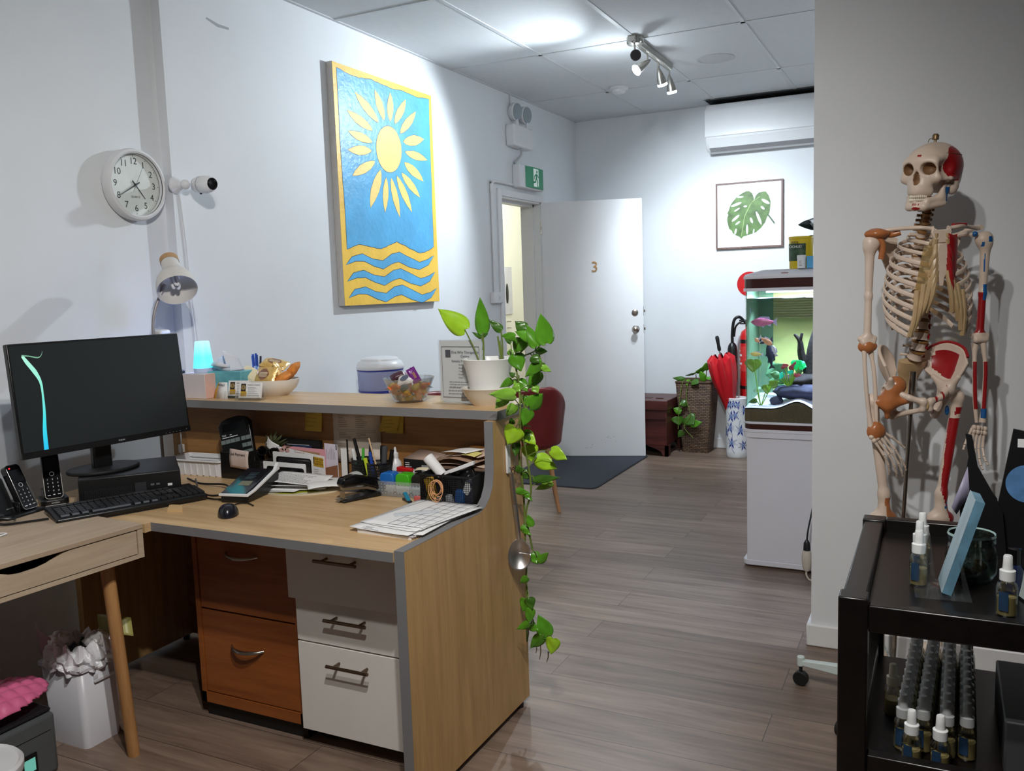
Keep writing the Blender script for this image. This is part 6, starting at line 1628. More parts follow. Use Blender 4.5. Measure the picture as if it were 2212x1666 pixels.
t_.l(mr.outputs[0], cr.inputs['Fac']); t_.l(cr.outputs['Color'], t_.p.inputs['Emission Color']); t_.p.inputs['Emission Strength'].default_value = 1.15
t_.p.inputs['Base Color'].default_value = rgb(120, 220, 230)
obj('lamp_shade', G().lathe([(0.0375, 0.018), (0.0265, 0.114), (0.0245, 0.118), (0, 0.119)], n=40), t_.m, nl)
obj('base', G().lathe([(0, 0), (0.034, 0), (0.036, 0.004), (0.036, 0.017), (0, 0.018)], n=40), mat('lamp_base_white', (200, 206, 236), 0.4), nl)
light('cone_lamp_light', 'POINT', (-2.545, 2.47, SZ + 0.16), 0.9, (0.35, 0.45, 1.0), 0.03)
bx = thing('black_gadget', 'small black box with a tiny light at the left end of the counter', 'gadget', (-2.60, 2.36, SZ))
obj('gadget_case', G().box(-0.04, 0.04, -0.02, 0.02, 0, 0.105), BLACK_MT, bx, bevel=0.003)
obj('led', G().box(0.0395, 0.0405, -0.003, 0.0, 0.075, 0.079), WHITE_PL, bx)
t2 = thing('tissue_box', 'teal tissue box with a white tissue standing out of it', 'tissue box', (-2.385, 2.455, SZ), R(8))
obj('box', G().box(-0.085, 0.062, -0.05, 0.05, 0, 0.098), mat('teal_print_box', (102, 176, 188), 0.5, var=0.22, scale=20), t2, bevel=0.002)
obj('opening', G().prism([(-0.012 + 0.05 * math.cos(a), 0.022 * math.sin(a)) for a in np.linspace(0, 2 * PI, 21)[:-1]], 0.098, 0.0985), BLACK_MT, t2)
TIS = mat('tissue_paper', (214, 218, 228), 0.8, var=0.02)
g = G().grid(lambda u, v: Vector((-0.062 + 0.10 * u * (1 - 0.25 * v) + 0.012 * v * math.sin(7 * u), -0.012 + 0.022 * math.sin(8 * u) * (1 - 0.3 * v), 0.0985 + (0.045 + 0.03 * math.sin(PI * u)) * v)), 26, 8).grid(lambda u, v: Vector((-0.095 + 0.10 * u, -0.03 - 0.028 * v * math.sin(PI * u) + 0.01 * math.sin(6 * u), 0.0985 + 0.034 * math.sin(PI * v * 0.8) * (0.6 + 0.5 * math.sin(PI * u)))), 20, 8)
obj('tissue', g, TIS, t2, solid=0.0006)
# tent card and two business card holders
tn = thing('tent_card', 'folded gold and white menu card left of the business cards', 'card', (-2.385, 2.378, SZ), R(14))
g = G().mat(0).add([(-0.022, -0.002, 0.0), (0.035, -0.015, 0.0), (0.03, 0.0, 0.06), (-0.01, 0.012, 0.06)], [(0, 1, 2, 3)])
obj('front_leaf', g, PAPER, tn, solid=0.0006)
g = G().add([(-0.055, 0.03, 0.0), (-0.022, -0.002, 0.0), (-0.01, 0.012, 0.06), (-0.02, 0.02, 0.055)], [(0, 1, 2, 3)])
obj('side_leaf', g, GOLD_CARD, tn, solid=0.0006)
g = G().text('MENU', 0.011, axes((0.005, -0.0005, 0.05), (1, -0.22, 0), (0, 0.22, 1)), 0.0003)
lines(g, axes((0.0, -0.0045, 0), (1, -0.22, 0), (0, 0.2, 1)), -0.01, 0.03, 0.01, 0.042, 4, 0.0014, 2)
obj('print', g, INK, tn)
ACR = clear('clear_acrylic', (253, 254, 254), 0.05, milky=0.02)
def cardholder(x, y, rz, label):
    h = thing('card_holder', label, 'card holder', (x, y, SZ), R(rz))
    g = G().prism([(-0.028, 0), (0.03, 0), (0.024, 0.05), (0.021, 0.05), (0.012, 0.008), (-0.012, 0.008), (-0.018, 0.028), (-0.021, 0.028)], -0.047, 0.047, 'x')
    obj('holder', g, ACR, h)
    c = thing('business_cards', label.replace('clear holder of', 'stack of').replace(', ', ' in their clear holder, '), 'card', (x, y, SZ + 0.009), R(rz))
    M_ = Matrix.Translation((0, -0.008, 0)) @ Matrix.Rotation(R(-14), 4, 'X')
    g = G(); g.M = M_; g.box(-0.044, 0.044, 0.0, 0.012, 0.0, 0.057)
    obj('card_stack', g, PAPER, c)
    g = G(); g.M = M_; g.mat(0).box(-0.036, -0.016, -0.0006, 0, 0.024, 0.052).mat(1).box(-0.036, -0.012, -0.0006, 0, 0.006, 0.024)
    lgo = obj('logo_panel', g, [DARK_CARD, GOLD_CARD], c)
    g = G(); g.M = M_
    for rr_ in (0.0075, 0.0045):
        g.tube([(-0.026 + rr_ * math.cos(a), -0.0008, 0.038 + rr_ * math.sin(a)) for a in np.linspace(0, 2 * PI, 17)[:-1]], 0.0007, 4, closed=True)
    g.lathe([(0.0022, 0), (0, 0.0004)], (-0.026, -0.0007, 0.038), 10, Matrix(((1, 0, 0), (0, 0, 1), (0, -1, 0))))
    obj('emblem', g, mat('pale_gold', (216, 190, 120), 0.4, 0.3), lgo)
    g = G(); g.M = M_
    g.text('REMEDIAL MASSAGE', 0.0055, axes((0.016, -0.0004, 0.047), (1, 0, 0), (0, 0, 1)), 0.0002)
    lines(g, axes((0, -0.0002, 0), (1, 0, 0), (0, 0, 1)), -0.006, 0.038, 0.014, 0.04, 6, 0.001, int(abs(x * 1000)))
    g.box(-0.008, 0.04, -0.0004, -0.0001, 0.008, 0.0095)
    obj('print', g, mat('card_print', (90, 92, 100), 0.6), c)
cardholder(-2.322, 2.405, 10, 'clear holder of white and gold business cards, the rear of the two')
cardholder(-2.228, 2.362, 10, 'clear holder of white and gold business cards, the front of the two')
# two blue pens in a small pot
pp = thing('pen_pot', 'small clear pot behind the teal tissue box holding blue pens', 'pen pot', (-2.368, 2.555, SZ))
obj('pot', G().lathe([(0, 0), (0.02, 0), (0.022, 0.09), (0.0205, 0.09), (0.0185, 0.003), (0, 0.003)], n=24), ACR, pp)
pen('pen', (-2.374, 2.555, SZ + 0.004), (-0.06, 0.0, 1), 0.145, 0.004, MATS['lamp_base_white'], 'blue-capped white pen behind the teal tissue box, leaning left', BLU)
pen('pen', (-2.366, 2.553, SZ + 0.004), (0.02, -0.02, 1), 0.148, 0.004, mat('sky_blue_plastic', (120, 160, 220), 0.35), 'blue-capped light blue pen behind the teal tissue box, the upright middle one', BLU)
pen('pen', (-2.36, 2.556, SZ + 0.004), (0.11, 0.0, 1), 0.14, 0.004, MATS['navy_cloth'], 'dark pen behind the teal tissue box, leaning right')

# bowl of wrapped biscuits
wb = thing('biscuit_bowl', 'white bowl heaped with wrapped biscuits on the counter', 'bowl', (-2.25, 2.515, SZ))
obj('bowl', G().lathe([(0, 0.004), (0.045, 0.004), (0.047, 0.0), (0.052, 0.0), (0.062, 0.008), (0.083, 0.026), (0.093, 0.046), (0.095, 0.06), (0.092, 0.061), (0.089, 0.046), (0.078, 0.028), (0.05, 0.012), (0, 0.01)], n=48), mat('cream_ceramic', (226, 220, 212), 0.2, var=0.01), wb)
def packet(name, loc, s, rot, mats, label, cat, group, oval=None, stripe=None):
    t_ = thing(name, label, cat, loc, 0, group)
    E_ = Euler([R(a) for a in rot]).to_matrix().to_4x4()
    w2, d2, h2 = s[0] / 2, s[1] / 2, s[2] / 2
    g = G(); g.M = E_
    def pil(u, v, sg):
        a, b = 2 * u - 1, 2 * v - 1
        k = max(0.0, (1 - abs(a) ** 3)) ** 0.5 * max(0.0, (1 - b ** 4)) ** 0.5
        zig = 0.03 * (1 if int(v * 12) % 2 else -1) * (abs(a) > 0.99)
        return Vector((w2 * (a + zig), d2 * b, sg * h2 * k + 0.04 * h2 * math.sin(9 * a + 7 * b)))
    g.grid(lambda u, v: pil(u, v, 1), 14, 12); g.grid(lambda u, v: pil(u, 1 - v, -1), 14, 12)
    pk_ = obj('wrapper', g, mats[0], t_)
    if oval:
        g = G(); g.M = E_
        g.grid(lambda u, v: pil(0.5 + 0.30 * (u - 0.5) * 2 * math.cos((v - 0.5) * 2.6) * 0.9, 0.5 + 0.32 * (v - 0.5) * 2, 1) + Vector((0, 0, 0.0008)), 8, 8)
        obj('label_patch', g, oval, pk_)
    if stripe:
        g = G(); g.M = E_
        for k in range(4):
            g.grid(lambda u, v: pil(0.3 + 0.4 * u, 0.36 + 0.07 * k + 0.03 * v, 1) + Vector((0, 0, 0.0014)), 5, 1)
        obj('print', g, stripe, pk_)
    return t_
GOLDW = mat('gold_wrapper', (222, 184, 110), 0.25, 0.15, var=0.12, scale=40, bump=0.4, bscale=60)
BRNW = mat('brown_label', (142, 98, 72), 0.4)
CRW = mat('cream_biscuit_wrapper', (230, 218, 184), 0.3, var=0.06, scale=40, bump=0.3, bscale=60)
ORW = mat('orange_biscuit', (222, 142, 66), 0.5, var=0.2, scale=60, bump=0.4, bscale=90)
YCR = mat('cream_print', (240, 226, 190), 0.4)
gp = 'wrapped biscuits in the white bowl'
packet('biscuit_packet', (-2.325, 2.485, SZ + 0.075), (0.11, 0.065, 0.03), (30, 26, 10), [CRW], 'clear packet of square cream crackers leaning over the left of the biscuit bowl', 'biscuits', gp)
packet('biscuit_packet', (-2.245, 2.47, SZ + 0.078), (0.10, 0.07, 0.03), (62, 0, -4), [GOLDW], 'gold biscuit packet with a brown label standing at the front of the biscuit bowl', 'biscuits', gp, BRNW, YCR)
packet('biscuit_packet', (-2.245, 2.52, SZ + 0.115), (0.10, 0.065, 0.03), (20, 12, 18), [GOLDW], 'gold biscuit packet with a brown label lying on top of the biscuit bowl', 'biscuits', gp, BRNW, YCR)
packet('biscuit_packet', (-2.205, 2.495, SZ + 0.088), (0.085, 0.026, 0.02), (0, 68, 10), [mat('pale_gold_strip', (236, 206, 140), 0.25, 0.1, var=0.05)], 'narrow pale gold strip packet upright in the biscuit bowl', 'biscuits', gp, None, YCR)
packet('biscuit_packet', (-2.165, 2.52, SZ + 0.09), (0.085, 0.045, 0.03), (10, -48, 0), [ORW], 'clear packet of orange biscuits at the right of the biscuit bowl', 'biscuits', gp)
packet('biscuit_packet', (-2.18, 2.485, SZ + 0.07), (0.07, 0.04, 0.026), (24, -30, 30), [ORW], 'clear packet of orange biscuits low at the front right of the biscuit bowl', 'biscuits', gp)
packet('biscuit_packet', (-2.27, 2.55, SZ + 0.075), (0.08, 0.05, 0.026), (-10, 20, 60), [GOLDW], 'gold biscuit packet at the back of the biscuit bowl', 'biscuits', gp)

# glass bowl of sweets
GLS = clear('bowl_glass', (248, 250, 251), 0.1, 0.01)
gb_ = thing('glass_bowl', 'clear glass bowl full of wrapped sweets on the counter', 'bowl', (-1.606, 2.455, SZ))
obj('glass', G().lathe([(0, 0), (0.045, 0), (0.054, 0.006), (0.066, 0.03), (0.078, 0.062), (0.085, 0.078), (0.087, 0.083), (0.083, 0.083), (0.075, 0.062), (0.062, 0.03), (0.05, 0.009), (0, 0.005)], n=48), GLS, gb_)
sw_cols = [((226, 110, 54), 'orange'), ((230, 172, 40), 'yellow'), ((86, 116, 124), 'blue-grey'), ((226, 112, 64), 'salmon'), ((190, 160, 70), 'olive'), ((222, 140, 84), 'peach')]
rr = random.Random(17)
def sweet(loc, col, label, r=0.012, seed=0, twist=True):
    t_ = thing('sweet', label, 'sweet', loc, rr.uniform(0, 6.28), 'wrapped sweets in the glass bowl')
    t_.rotation_euler = (rr.uniform(-0.6, 0.6), rr.uniform(-0.6, 0.6), rr.uniform(0, 6.28))
    mm = mat('sweet_wrap_%d_%d_%d' % col, col, 0.25, var=0.12, scale=60, bump=0.3, bscale=120)
    obj('sweet_body', G().ell((0, 0, 0), (r * 1.25, r, r), 14, 8), mm, t_)
    g = G()
    for s in (-1, 1):
        g.grid(lambda u, v: Vector((s * (r * 1.1 + 0.011 * v), (u - 0.5) * (0.006 + 0.018 * v), 0.002 * math.sin(u * 18) * v)), 8, 2)
    obj('twist', g, mm, t_, solid=0.0004)
lay = [(0.018, 0.036, 6), (0.036, 0.048, 8), (0.054, 0.056, 9)]
names_ = ['at the bottom', 'in the middle layer', 'in the upper layer']
idx = 0
for li, (zz, rad, n_) in enumerate(lay):
    for k in range(n_):
        a = 2 * PI * k / n_ + li * 0.4
        col, nm = sw_cols[(k * 2 + li) % 6]
        where = ['front', 'right front', 'right', 'right back', 'back', 'left back', 'left', 'left front'][int(((a + PI / 2) % (2 * PI)) / (2 * PI) * 8)]
        sweet((-1.606 + rad * math.cos(a), 2.455 + rad * math.sin(a), SZ + zz), col, '%s wrapped sweet %s of the glass bowl, at the %s' % (nm, names_[li], where), 0.012)
packet('sweet_packet', (-1.572, 2.435, SZ + 0.092), (0.055, 0.032, 0.016), (60, 62, 20), [mat('purple_wrapper', (112, 44, 128), 0.25, var=0.08)], 'purple sweet wrapper with yellow print standing up in the glass bowl', 'sweet', 'wrapped sweets in the glass bowl', None, GOLD_CARD)
packet('sweet_packet', (-1.602, 2.43, SZ + 0.078), (0.065, 0.04, 0.018), (50, -14, 0), [mat('white_blue_wrapper', (226, 222, 218), 0.3, var=0.1, scale=60)], 'white sweet packet with a dark oval label at the front of the glass bowl', 'sweet', 'wrapped sweets in the glass bowl', mat('slate_label', (88, 96, 118), 0.4))
packet('sweet_packet', (-1.648, 2.45, SZ + 0.088), (0.05, 0.03, 0.018), (30, -20, 40), [mat('dark_plum_wrapper', (74, 44, 56), 0.3, var=0.3, scale=60)], 'dark plum sweet packet at the top left of the glass bowl', 'sweet', 'wrapped sweets in the glass bowl')
packet('sweet_packet', (-1.61, 2.475, SZ + 0.088), (0.05, 0.03, 0.016), (-10, 10, -30), [mat('lilac_wrapper', (196, 170, 200), 0.3, var=0.15, scale=60)], 'pale lilac sweet packet at the top back of the glass bowl', 'sweet', 'wrapped sweets in the glass bowl')

# sign in a clear stand
sg_ = thing('sign_holder', 'clear stand with a printed price sheet beside the plant pot', 'sign', (-1.405, 2.462, SZ), R(-3))
g = G().box(-0.086, 0.084, -0.002, 0.0, 0.004, 0.21).box(-0.09, 0.09, -0.045, 0.03, 0.0, 0.003)
obj('stand', g, ACR, sg_)
obj('sheet', G().box(-0.083, 0.081, 0.0004, 0.0012, 0.006, 0.207), PAPER, sg_)
g = G()
IM = axes((0, -0.0026, 0), (1, 0, 0), (0, 0, 1))
for a, b, c, d in ((-0.073, 0.073, 0.018, 0.0195), (-0.073, 0.073, 0.186, 0.1875), (-0.073, -0.0718, 0.018, 0.187), (0.0718, 0.073, 0.018, 0.187)):
    g.box(a, b, -0.0027, -0.0023, c, d)
g.box(-0.058, -0.038, -0.0027, -0.0023, 0.152, 0.176)
g.text('One Why Therapeutic', 0.0115, axes((0.018, -0.0026, 0.168), (1, 0, 0), (0, 0, 1)), 0.0002).text('Centre', 0.0115, axes((0.018, -0.0026, 0.155), (1, 0, 0), (0, 0, 1)), 0.0002)
g.text('Remedial Massage', 0.0095, axes((0.0, -0.0026, 0.139), (1, 0, 0), (0, 0, 1)), 0.0002)
for k, s in enumerate(('30 min', '45 min', '1 hour', '1.5 hours', '2 hours')):
    g.text(s, 0.006, axes((0.0, -0.0026, 0.127 - 0.0105 * k), (1, 0, 0), (0, 0, 1)), 0.0002)
g.text('HICAPS Available for rebates', 0.0078, axes((0.0, -0.0026, 0.052), (1, 0, 0), (0, 0, 1)), 0.0002)
lines(g, IM, -0.045, 0.05, 0.058, 0.074, 2, 0.0016, 2); lines(g, IM, -0.05, 0.05, 0.026, 0.046, 2, 0.0018, 5)
obj('print', g, mat('sign_ink', (76, 76, 84), 0.6), sg_)

# plant pot on its saucer bowl
CER = mat('white_glazed_pot', (236, 236, 234), 0.18, var=0.01)
SAU = mat('cream_glazed_bowl', (228, 220, 206), 0.2, var=0.02)
sc_ = thing('saucer_bowl', 'cream bowl under the white plant pot on the counter end', 'bowl', (-1.302, 2.455, SZ))
obj('bowl', G().lathe([(0, 0.004), (0.042, 0.004), (0.046, 0.0), (0.052, 0.0), (0.06, 0.01), (0.078, 0.034), (0.086, 0.052), (0.090, 0.056), (0.086, 0.057), (0.080, 0.05), (0.07, 0.034), (0.05, 0.016), (0, 0.014)], n=48), SAU, sc_)
pt = thing('potted_pothos', 'pothos in a white pot with vines trailing down the desk end', 'plant', (-1.300, 2.455, SZ + 0.0145))
ZP = SZ + 0.0145
obj('pot', G().lathe([(0, 0), (0.055, 0), (0.059, 0.004), (0.062, 0.04), (0.074, 0.10), (0.083, 0.128), (0.086, 0.134), (0.082, 0.136), (0.078, 0.128), (0.068, 0.10), (0, 0.10)], n=48), CER, pt)
obj('soil', G().lathe([(0.0715, 0.112), (0.05, 0.118), (0, 0.12)], n=32), mat('potting_soil', (58, 48, 40), 0.9, var=0.4, scale=120, bump=0.8, bscale=200), pt)
LEAFM = [mat('pothos_green', (86, 148, 36), 0.25, var=0.16, scale=22, bump=0.12, bscale=60), mat('pothos_dark', (62, 104, 30), 0.3, var=0.2, scale=22), mat('pothos_pale', (130, 184, 62), 0.28, var=0.12, scale=22), mat('pothos_lime', (160, 206, 46), 0.28, var=0.1, scale=22, bump=0.12, bscale=60)]
for q in LEAFM:
    b_ = q.node_tree.nodes['Principled BSDF']
    b_.inputs['Subsurface Weight'].default_value = 0.0
    b_.inputs['Transmission Weight'].default_value = 0.0
STEMM = mat('pothos_stem', (104, 122, 52), 0.5, var=0.15); ROOTM = mat('aerial_root', (92, 78, 48), 0.7)
def heart_leaf(base, tip, wid, rr_, face=None):
    b, t_ = Vector(base), Vector(tip)
    ax = t_ - b; L = ax.length; ax.normalize()
    view = (Vector((0, 0, 1.372)) - b).normalized() if face is None else Vector(face)
    # the blade turns its face roughly to the room, each a little differently
    nrm_ = (Vector((0.42, -0.9, 0.12)) + Vector((rr_.uniform(-0.3, 0.3), rr_.uniform(-0.2, 0.2), rr_.uniform(-0.25, 0.25))))
    side = ax.cross(nrm_)
    if side.length < 0.1: side = ax.cross(Vector((0.2, -1, 0.5)))
    side.normalize(); nrm_ = side.cross(ax).normalized()
    fold = rr_.uniform(0.1, 0.35); wid *= 1.28; droop = rr_.uniform(-0.12, 0.16)
    prof = [(-0.06, 0.22), (-0.07, 0.42), (0.0, 0.72), (0.10, 0.92), (0.22, 1.0), (0.36, 0.96), (0.5, 0.83), (0.64, 0.64), (0.78, 0.42), (0.9, 0.19), (1.0, 0.0)]
    vs, fs = [], []
    for i, (s, wv) in enumerate(prof):
        cs = max(s, 0.0)
        for j in range(-3, 4):
            q = j / 3
            ww = wid / 2 * wv * q
            along = cs * (1 - abs(q)) + s * abs(q)
            vs.append(b + ax * (L * along) + side * ww + nrm_ * (abs(ww) * fold * -1.0 + droop * L * (along ** 2 - along * 0.3) + 0.002 * math.sin(8 * s + 3 * q)))
    for i in range(len(prof) - 1):
        for j in range(6):
            fs.append((i * 7 + j, i * 7 + j + 1, (i + 1) * 7 + j + 1, (i + 1) * 7 + j))
    return vs, fs
PO = Vector((-1.300, 2.455, ZP))
rl = random.Random(2)
for v in VINES:
    rad = 0.0032 if len(v) > 4 else 0.0024
    obj('vine', G().tube([p - PO for p in bez(v, 6)], rad, 7), STEMM, pt)
allv = [p for v in VINES for p in bez(v, 6)]
for base, tip, wid, h in VINE_LEAVES:
    g = G(); g.add(*heart_leaf(base, tip, wid, rl)); g.v = [Vector(p) - PO for p in g.v]
    lf_ = obj('leaf', g, LEAFM[h], pt, solid=0.0007, angle=80)
    near = min(allv, key=lambda p: (p - Vector(base)).length)
    if (near - Vector(base)).length < 0.13:
        mid = (near + Vector(base)) / 2 + Vector((0, 0.004, 0.008))
        obj('leaf_stalk', G().tube([p - PO for p in bez([near, mid, base], 4)], 0.0016, 6), STEMM, lf_)
for a, b in VINE_ROOTS:
    obj('aerial_root', G().tube([Vector(a) - PO, (Vector(a) + Vector(b)) / 2 - PO + Vector((0.003, 0, 0)), Vector(b) - PO], [0.0022, 0.002, 0.001], 6), ROOTM, pt)
base_pts = [(-1.325, 2.45, ZP + 0.112), (-1.318, 2.452, ZP + 0.112), (-1.25, 2.455, ZP + 0.112)]
for (base, tip, wid, h), bp_ in zip(POT_LEAVES, [base_pts[0], base_pts[1], base_pts[2], None, None]):
    g = G(); g.add(*heart_leaf(base, tip, wid, rl)); g.v = [Vector(p) - PO for p in g.v]
    lf_ = obj('leaf', g, LEAFM[h], pt, solid=0.0007, angle=80)
    st0 = Vector(bp_) if bp_ else Vector(base_pts[1]) + Vector((0.002, 0, 0.05))
    obj('leaf_stalk', G().tube([p - PO for p in bez([st0, (st0 + Vector(base)) / 2 + Vector((0.004, 0, 0.0)), base], 5)], 0.0024, 7), STEMM, lf_)
for x, zt_ in ((-1.262, 1.225), (-1.256, 1.21)):
    obj('cut_stem', G().tube([(x + 0.012 - PO.x, 0, 0.11), (x - PO.x, 0, zt_ - ZP)], 0.003, 7), STEMM, pt)

# big spoon hanging on the end panel
so = thing('hanging_spoon', 'large silver spoon hanging on the desk end panel beside the vines', 'spoon', (-1.172, 2.375, 0.545), R(-58))
g = G()
def bowl_pt(u, v):
    a = 2 * PI * u; s = v
    return Vector((0.012 - 0.02 * (1 - s * s), 0.036 * s * math.cos(a) * (1 - 0.12 * math.sin(a)), 0.052 * s * math.sin(a)))
g.grid(bowl_pt, 32, 10)
SP = mat('polished_spoon', (214, 212, 210), 0.36, 1.0, var=0.06, scale=40)
obj('spoon_bowl', g, SP, so, solid=0.0014)
obj('handle', G().tube(bez([(0.012, 0.0, 0.048), (0.018, -0.002, 0.075), (0.020, -0.006, 0.13), (0.016, -0.012, 0.20), (0.012, -0.018, 0.26)], 6), [0.004 + 0.0 * i for i in range(25)], 10, flat=1.8), SP, so)
obj('handle_sleeve', G().tube(bez([(0.0175, -0.010, 0.165), (0.015, -0.014, 0.215), (0.0125, -0.0178, 0.262)], 5), 0.0075, 12), mat('dull_spoon_sleeve', (168, 158, 146), 0.35, 0.9, var=0.1), so)
hk = thing('wall_hook', 'white adhesive hook on the desk end panel holding the spoon', 'hook', (EX1, 2.378, 0.80))
obj('hook_plate', G().box(0, 0.008, -0.012, 0.012, 0.0, 0.09), WHITE_PL, hk, bevel=0.003)
obj('hook_wire', G().tube(bez([(0.006, 0, 0.02), (0.022, 0.0, 0.012), (0.028, 0.0, 0.022), (0.024, 0, 0.034)], 5), 0.002, 7), STEEL, hk)
obj('ring', G().tube([(0.02, 0.010 * math.cos(a), 0.008 + 0.012 * math.sin(a)) for a in np.linspace(0, 2 * PI, 17)[:-1]], 0.0016, 6, closed=True), mat('rusty_wire', (92, 58, 40), 0.7, 0.5), hk)
# ------------------------------------------------------------ reception side
wp = thing('water_purifier', 'water purifier with a blue see-through tank and white lid behind the counter', 'water purifier', (-2.60, 3.71, 0))
obj('pedestal', G().prism(rrect(0.26, 0.26, 0.04, 5), 0.0, 0.80), WHITE_PL, wp)
obj('collar', G().lathe([(0.105, 0.80), (0.118, 0.81), (0.118, 0.858), (0.112, 0.866), (0, 0.866)], n=44), WHITE_PL, wp)
obj('tank', G().lathe([(0.112, 0.866), (0.115, 0.87), (0.119, 0.985), (0.115, 0.985), (0.111, 0.872)], n=44), clear('blue_tint_plastic', (228, 232, 248), 0.06, milky=0.55, milk=(196, 204, 238)), wp)
obj('tank_rim', G().lathe([(0.1165, 0.868), (0.1185, 0.872), (0.1175, 0.88)], n=44).lathe([(0.1195, 0.978), (0.1215, 0.984), (0.1195, 0.99)], n=44), mat('blue_edge', (58, 66, 150), 0.2), wp)
obj('filter_dome', G().lathe([(0.042, 0.868), (0.042, 0.92), (0.034, 0.943), (0.018, 0.955), (0, 0.957)], (0.02, -0.035, 0), 28), mat('mauve_grey', (140, 132, 150), 0.5), wp)
obj('lid', G().lathe([(0.12, 0.985), (0.123, 0.992), (0.122, 1.004), (0.112, 1.022), (0.098, 1.03), (0.096, 1.038), (0.088, 1.044), (0.06, 1.048), (0, 1.05)], n=44), WHITE_PL, wp)
obj('lettering', G().text('PUREWATER', 0.018, axes((0.065, -0.1005, 0.835), (0.85, 0.53, 0), (0, 0, 1)), 0.0005), mat('grey_print2', (120, 120, 126), 0.5), wp)

LEA = mat('oxblood_leather', (112, 34, 34), 0.32, var=0.12, scale=8, bump=0.1, bscale=200)
CHL = wood('chair_leg_beech', (156, 110, 72), (188, 140, 98), 'z', 0.45)
def tub(label, loc, rz):
    c = thing('tub_chair', label, 'chair', loc, rz, 'oxblood chairs behind the counter')
    def shell(u, v):
        a = (u - 0.5) * 2 * R(118)                      # 0 = middle of the back (local +y)
        k = abs(u - 0.5) * 2
        top = 0.78 - 0.26 * max(0, (k - 0.35) / 0.65) ** 1.4
        z = 0.40 + (top - 0.40) * v
        r_ = 0.205 + 0.035 * v
        return Vector((r_ * 1.02 * math.sin(a), r_ * math.cos(a), z))
    obj('backrest', G().grid(shell, 40, 10), LEA, c, solid=0.03, sub=1, angle=180)
    obj('seat', G().lathe([(0.19, 0.385), (0.212, 0.40), (0.215, 0.44), (0.19, 0.465), (0, 0.47)], n=36), LEA, c)
    for sx_, sy_ in ((-1, -1), (1, -1), (-1, 1), (1, 1)):
        obj('leg', G().tube([(sx_ * 0.19, sy_ * 0.20, 0.0), (sx_ * 0.13, sy_ * 0.13, 0.395)], [0.011, 0.017], 14), CHL, c)
    return c
ch = tub('oxblood leather tub chair with wooden legs, seen past the trailing vines', (-2.33, 4.87, 0), math.atan2(0.9, -0.45) + PI / 2)
c2_ = dup(ch, (-2.52, 4.30, 0), PI / 2, 'oxblood tub chair of which only the back top shows behind the glass bowl')
mt = [(x, y) for x, y in rrect(0.77, 1.24, 0.06, 6, -2.462, 6.03)]
dm = thing('door_mat', 'dark grey-blue mat on the floor under the open door', 'mat', (-2.46, 6.03, 0))
obj('pile', G().prism([(x + 2.46, y - 6.03) for x, y in rrect(0.75, 1.22, 0.05, 6, -2.462, 6.03)], 0.002, 0.007), mat('mat_slate', (66, 70, 82), 0.95, var=0.1, scale=300, bump=0.6, bscale=700), dm)
obj('edging', G().prism([(x + 2.46, y - 6.03) for x, y in mt], 0.0, 0.005), mat('mat_rubber', (44, 46, 54), 0.8), dm)

# timber chest
CHM = wood('dark_red_chest', (50, 22, 20), (96, 44, 38), 'x', 0.4)
cs = thing('timber_chest', 'dark red-brown wooden chest on bracket feet against the far wall', 'chest', (-2.295, 6.87, 0))
obj('body', G().box(-0.36, 0.36, -0.21, 0.235, 0.085, 0.37), CHM, cs, bevel=0.004)
obj('lid', G().box(-0.37, 0.37, -0.22, 0.24, 0.372, 0.452), CHM, cs, bevel=0.005)
for s in (-1, 1):
    for d in (-1, 1):
        pf_ = [(s * 0.37, 0.0), (s * 0.33, 0.0), (s * 0.315, 0.04), (s * 0.27, 0.06), (s * 0.20, 0.085), (s * 0.37, 0.085)]
        y0 = -0.222 if d < 0 else 0.21
        obj('bracket_foot', G().prism(pf_, y0, y0 + 0.025, 'y').box(min(s * 0.345, s * 0.37), max(s * 0.345, s * 0.37), y0 if d < 0 else y0 - 0.06, y0 + 0.085 if d < 0 else y0 + 0.02, 0, 0.085), CHM, cs)
obj('lid_batten', G().box(-0.355, 0.355, -0.2225, -0.21, 0.30, 0.306).box(0.1, 0.2, -0.08, -0.04, 0.452, 0.456).box(0.24, 0.3, -0.10, -0.08, 0.452, 0.458), CHM, cs)

# woven basket planter
bp = thing('basket_planter', 'tall brown woven planter with a trailing green plant', 'plant', (-1.765, 6.985, 0))
t_ = NT('woven_seagrass')
tc = t_.n('ShaderNodeTexCoord'); wv = t_.n('ShaderNodeTexBrick', offset=0.5)
sp_ = t_.n('ShaderNodeSeparateXYZ'); cb2 = t_.n('ShaderNodeCombineXYZ'); ad_ = t_.n('ShaderNodeMath', operation='ADD')
t_.l(tc.outputs['Object'], sp_.inputs[0]); t_.l(sp_.outputs['X'], ad_.inputs[0]); t_.l(sp_.outputs['Y'], ad_.inputs[1]); t_.l(ad_.outputs[0], cb2.inputs[0]); t_.l(sp_.outputs['Z'], cb2.inputs[1])
t_.l(cb2.outputs[0], wv.inputs['Vector'])
for k_, v_ in (('Color1', rgb(112, 84, 60)), ('Color2', rgb(78, 56, 42)), ('Mortar', rgb(26, 18, 14))): wv.inputs[k_].default_value = v_
wv.inputs['Scale'].default_value = 1.0; wv.inputs['Brick Width'].default_value = 0.034; wv.inputs['Row Height'].default_value = 0.0135; wv.inputs['Mortar Size'].default_value = 0.0022
wv.inputs['Mortar Smooth'].default_value = 0.8
t_.l(wv.outputs['Color'], t_.p.inputs['Base Color']); t_.p.inputs['Roughness'].default_value = 0.7
bu = t_.n('ShaderNodeBump', i_Strength=1.0, i_Distance=0.01, invert=True); t_.l(wv.outputs['Fac'], bu.inputs['Height']); t_.l(bu.outputs['Normal'], t_.p.inputs['Normal'])
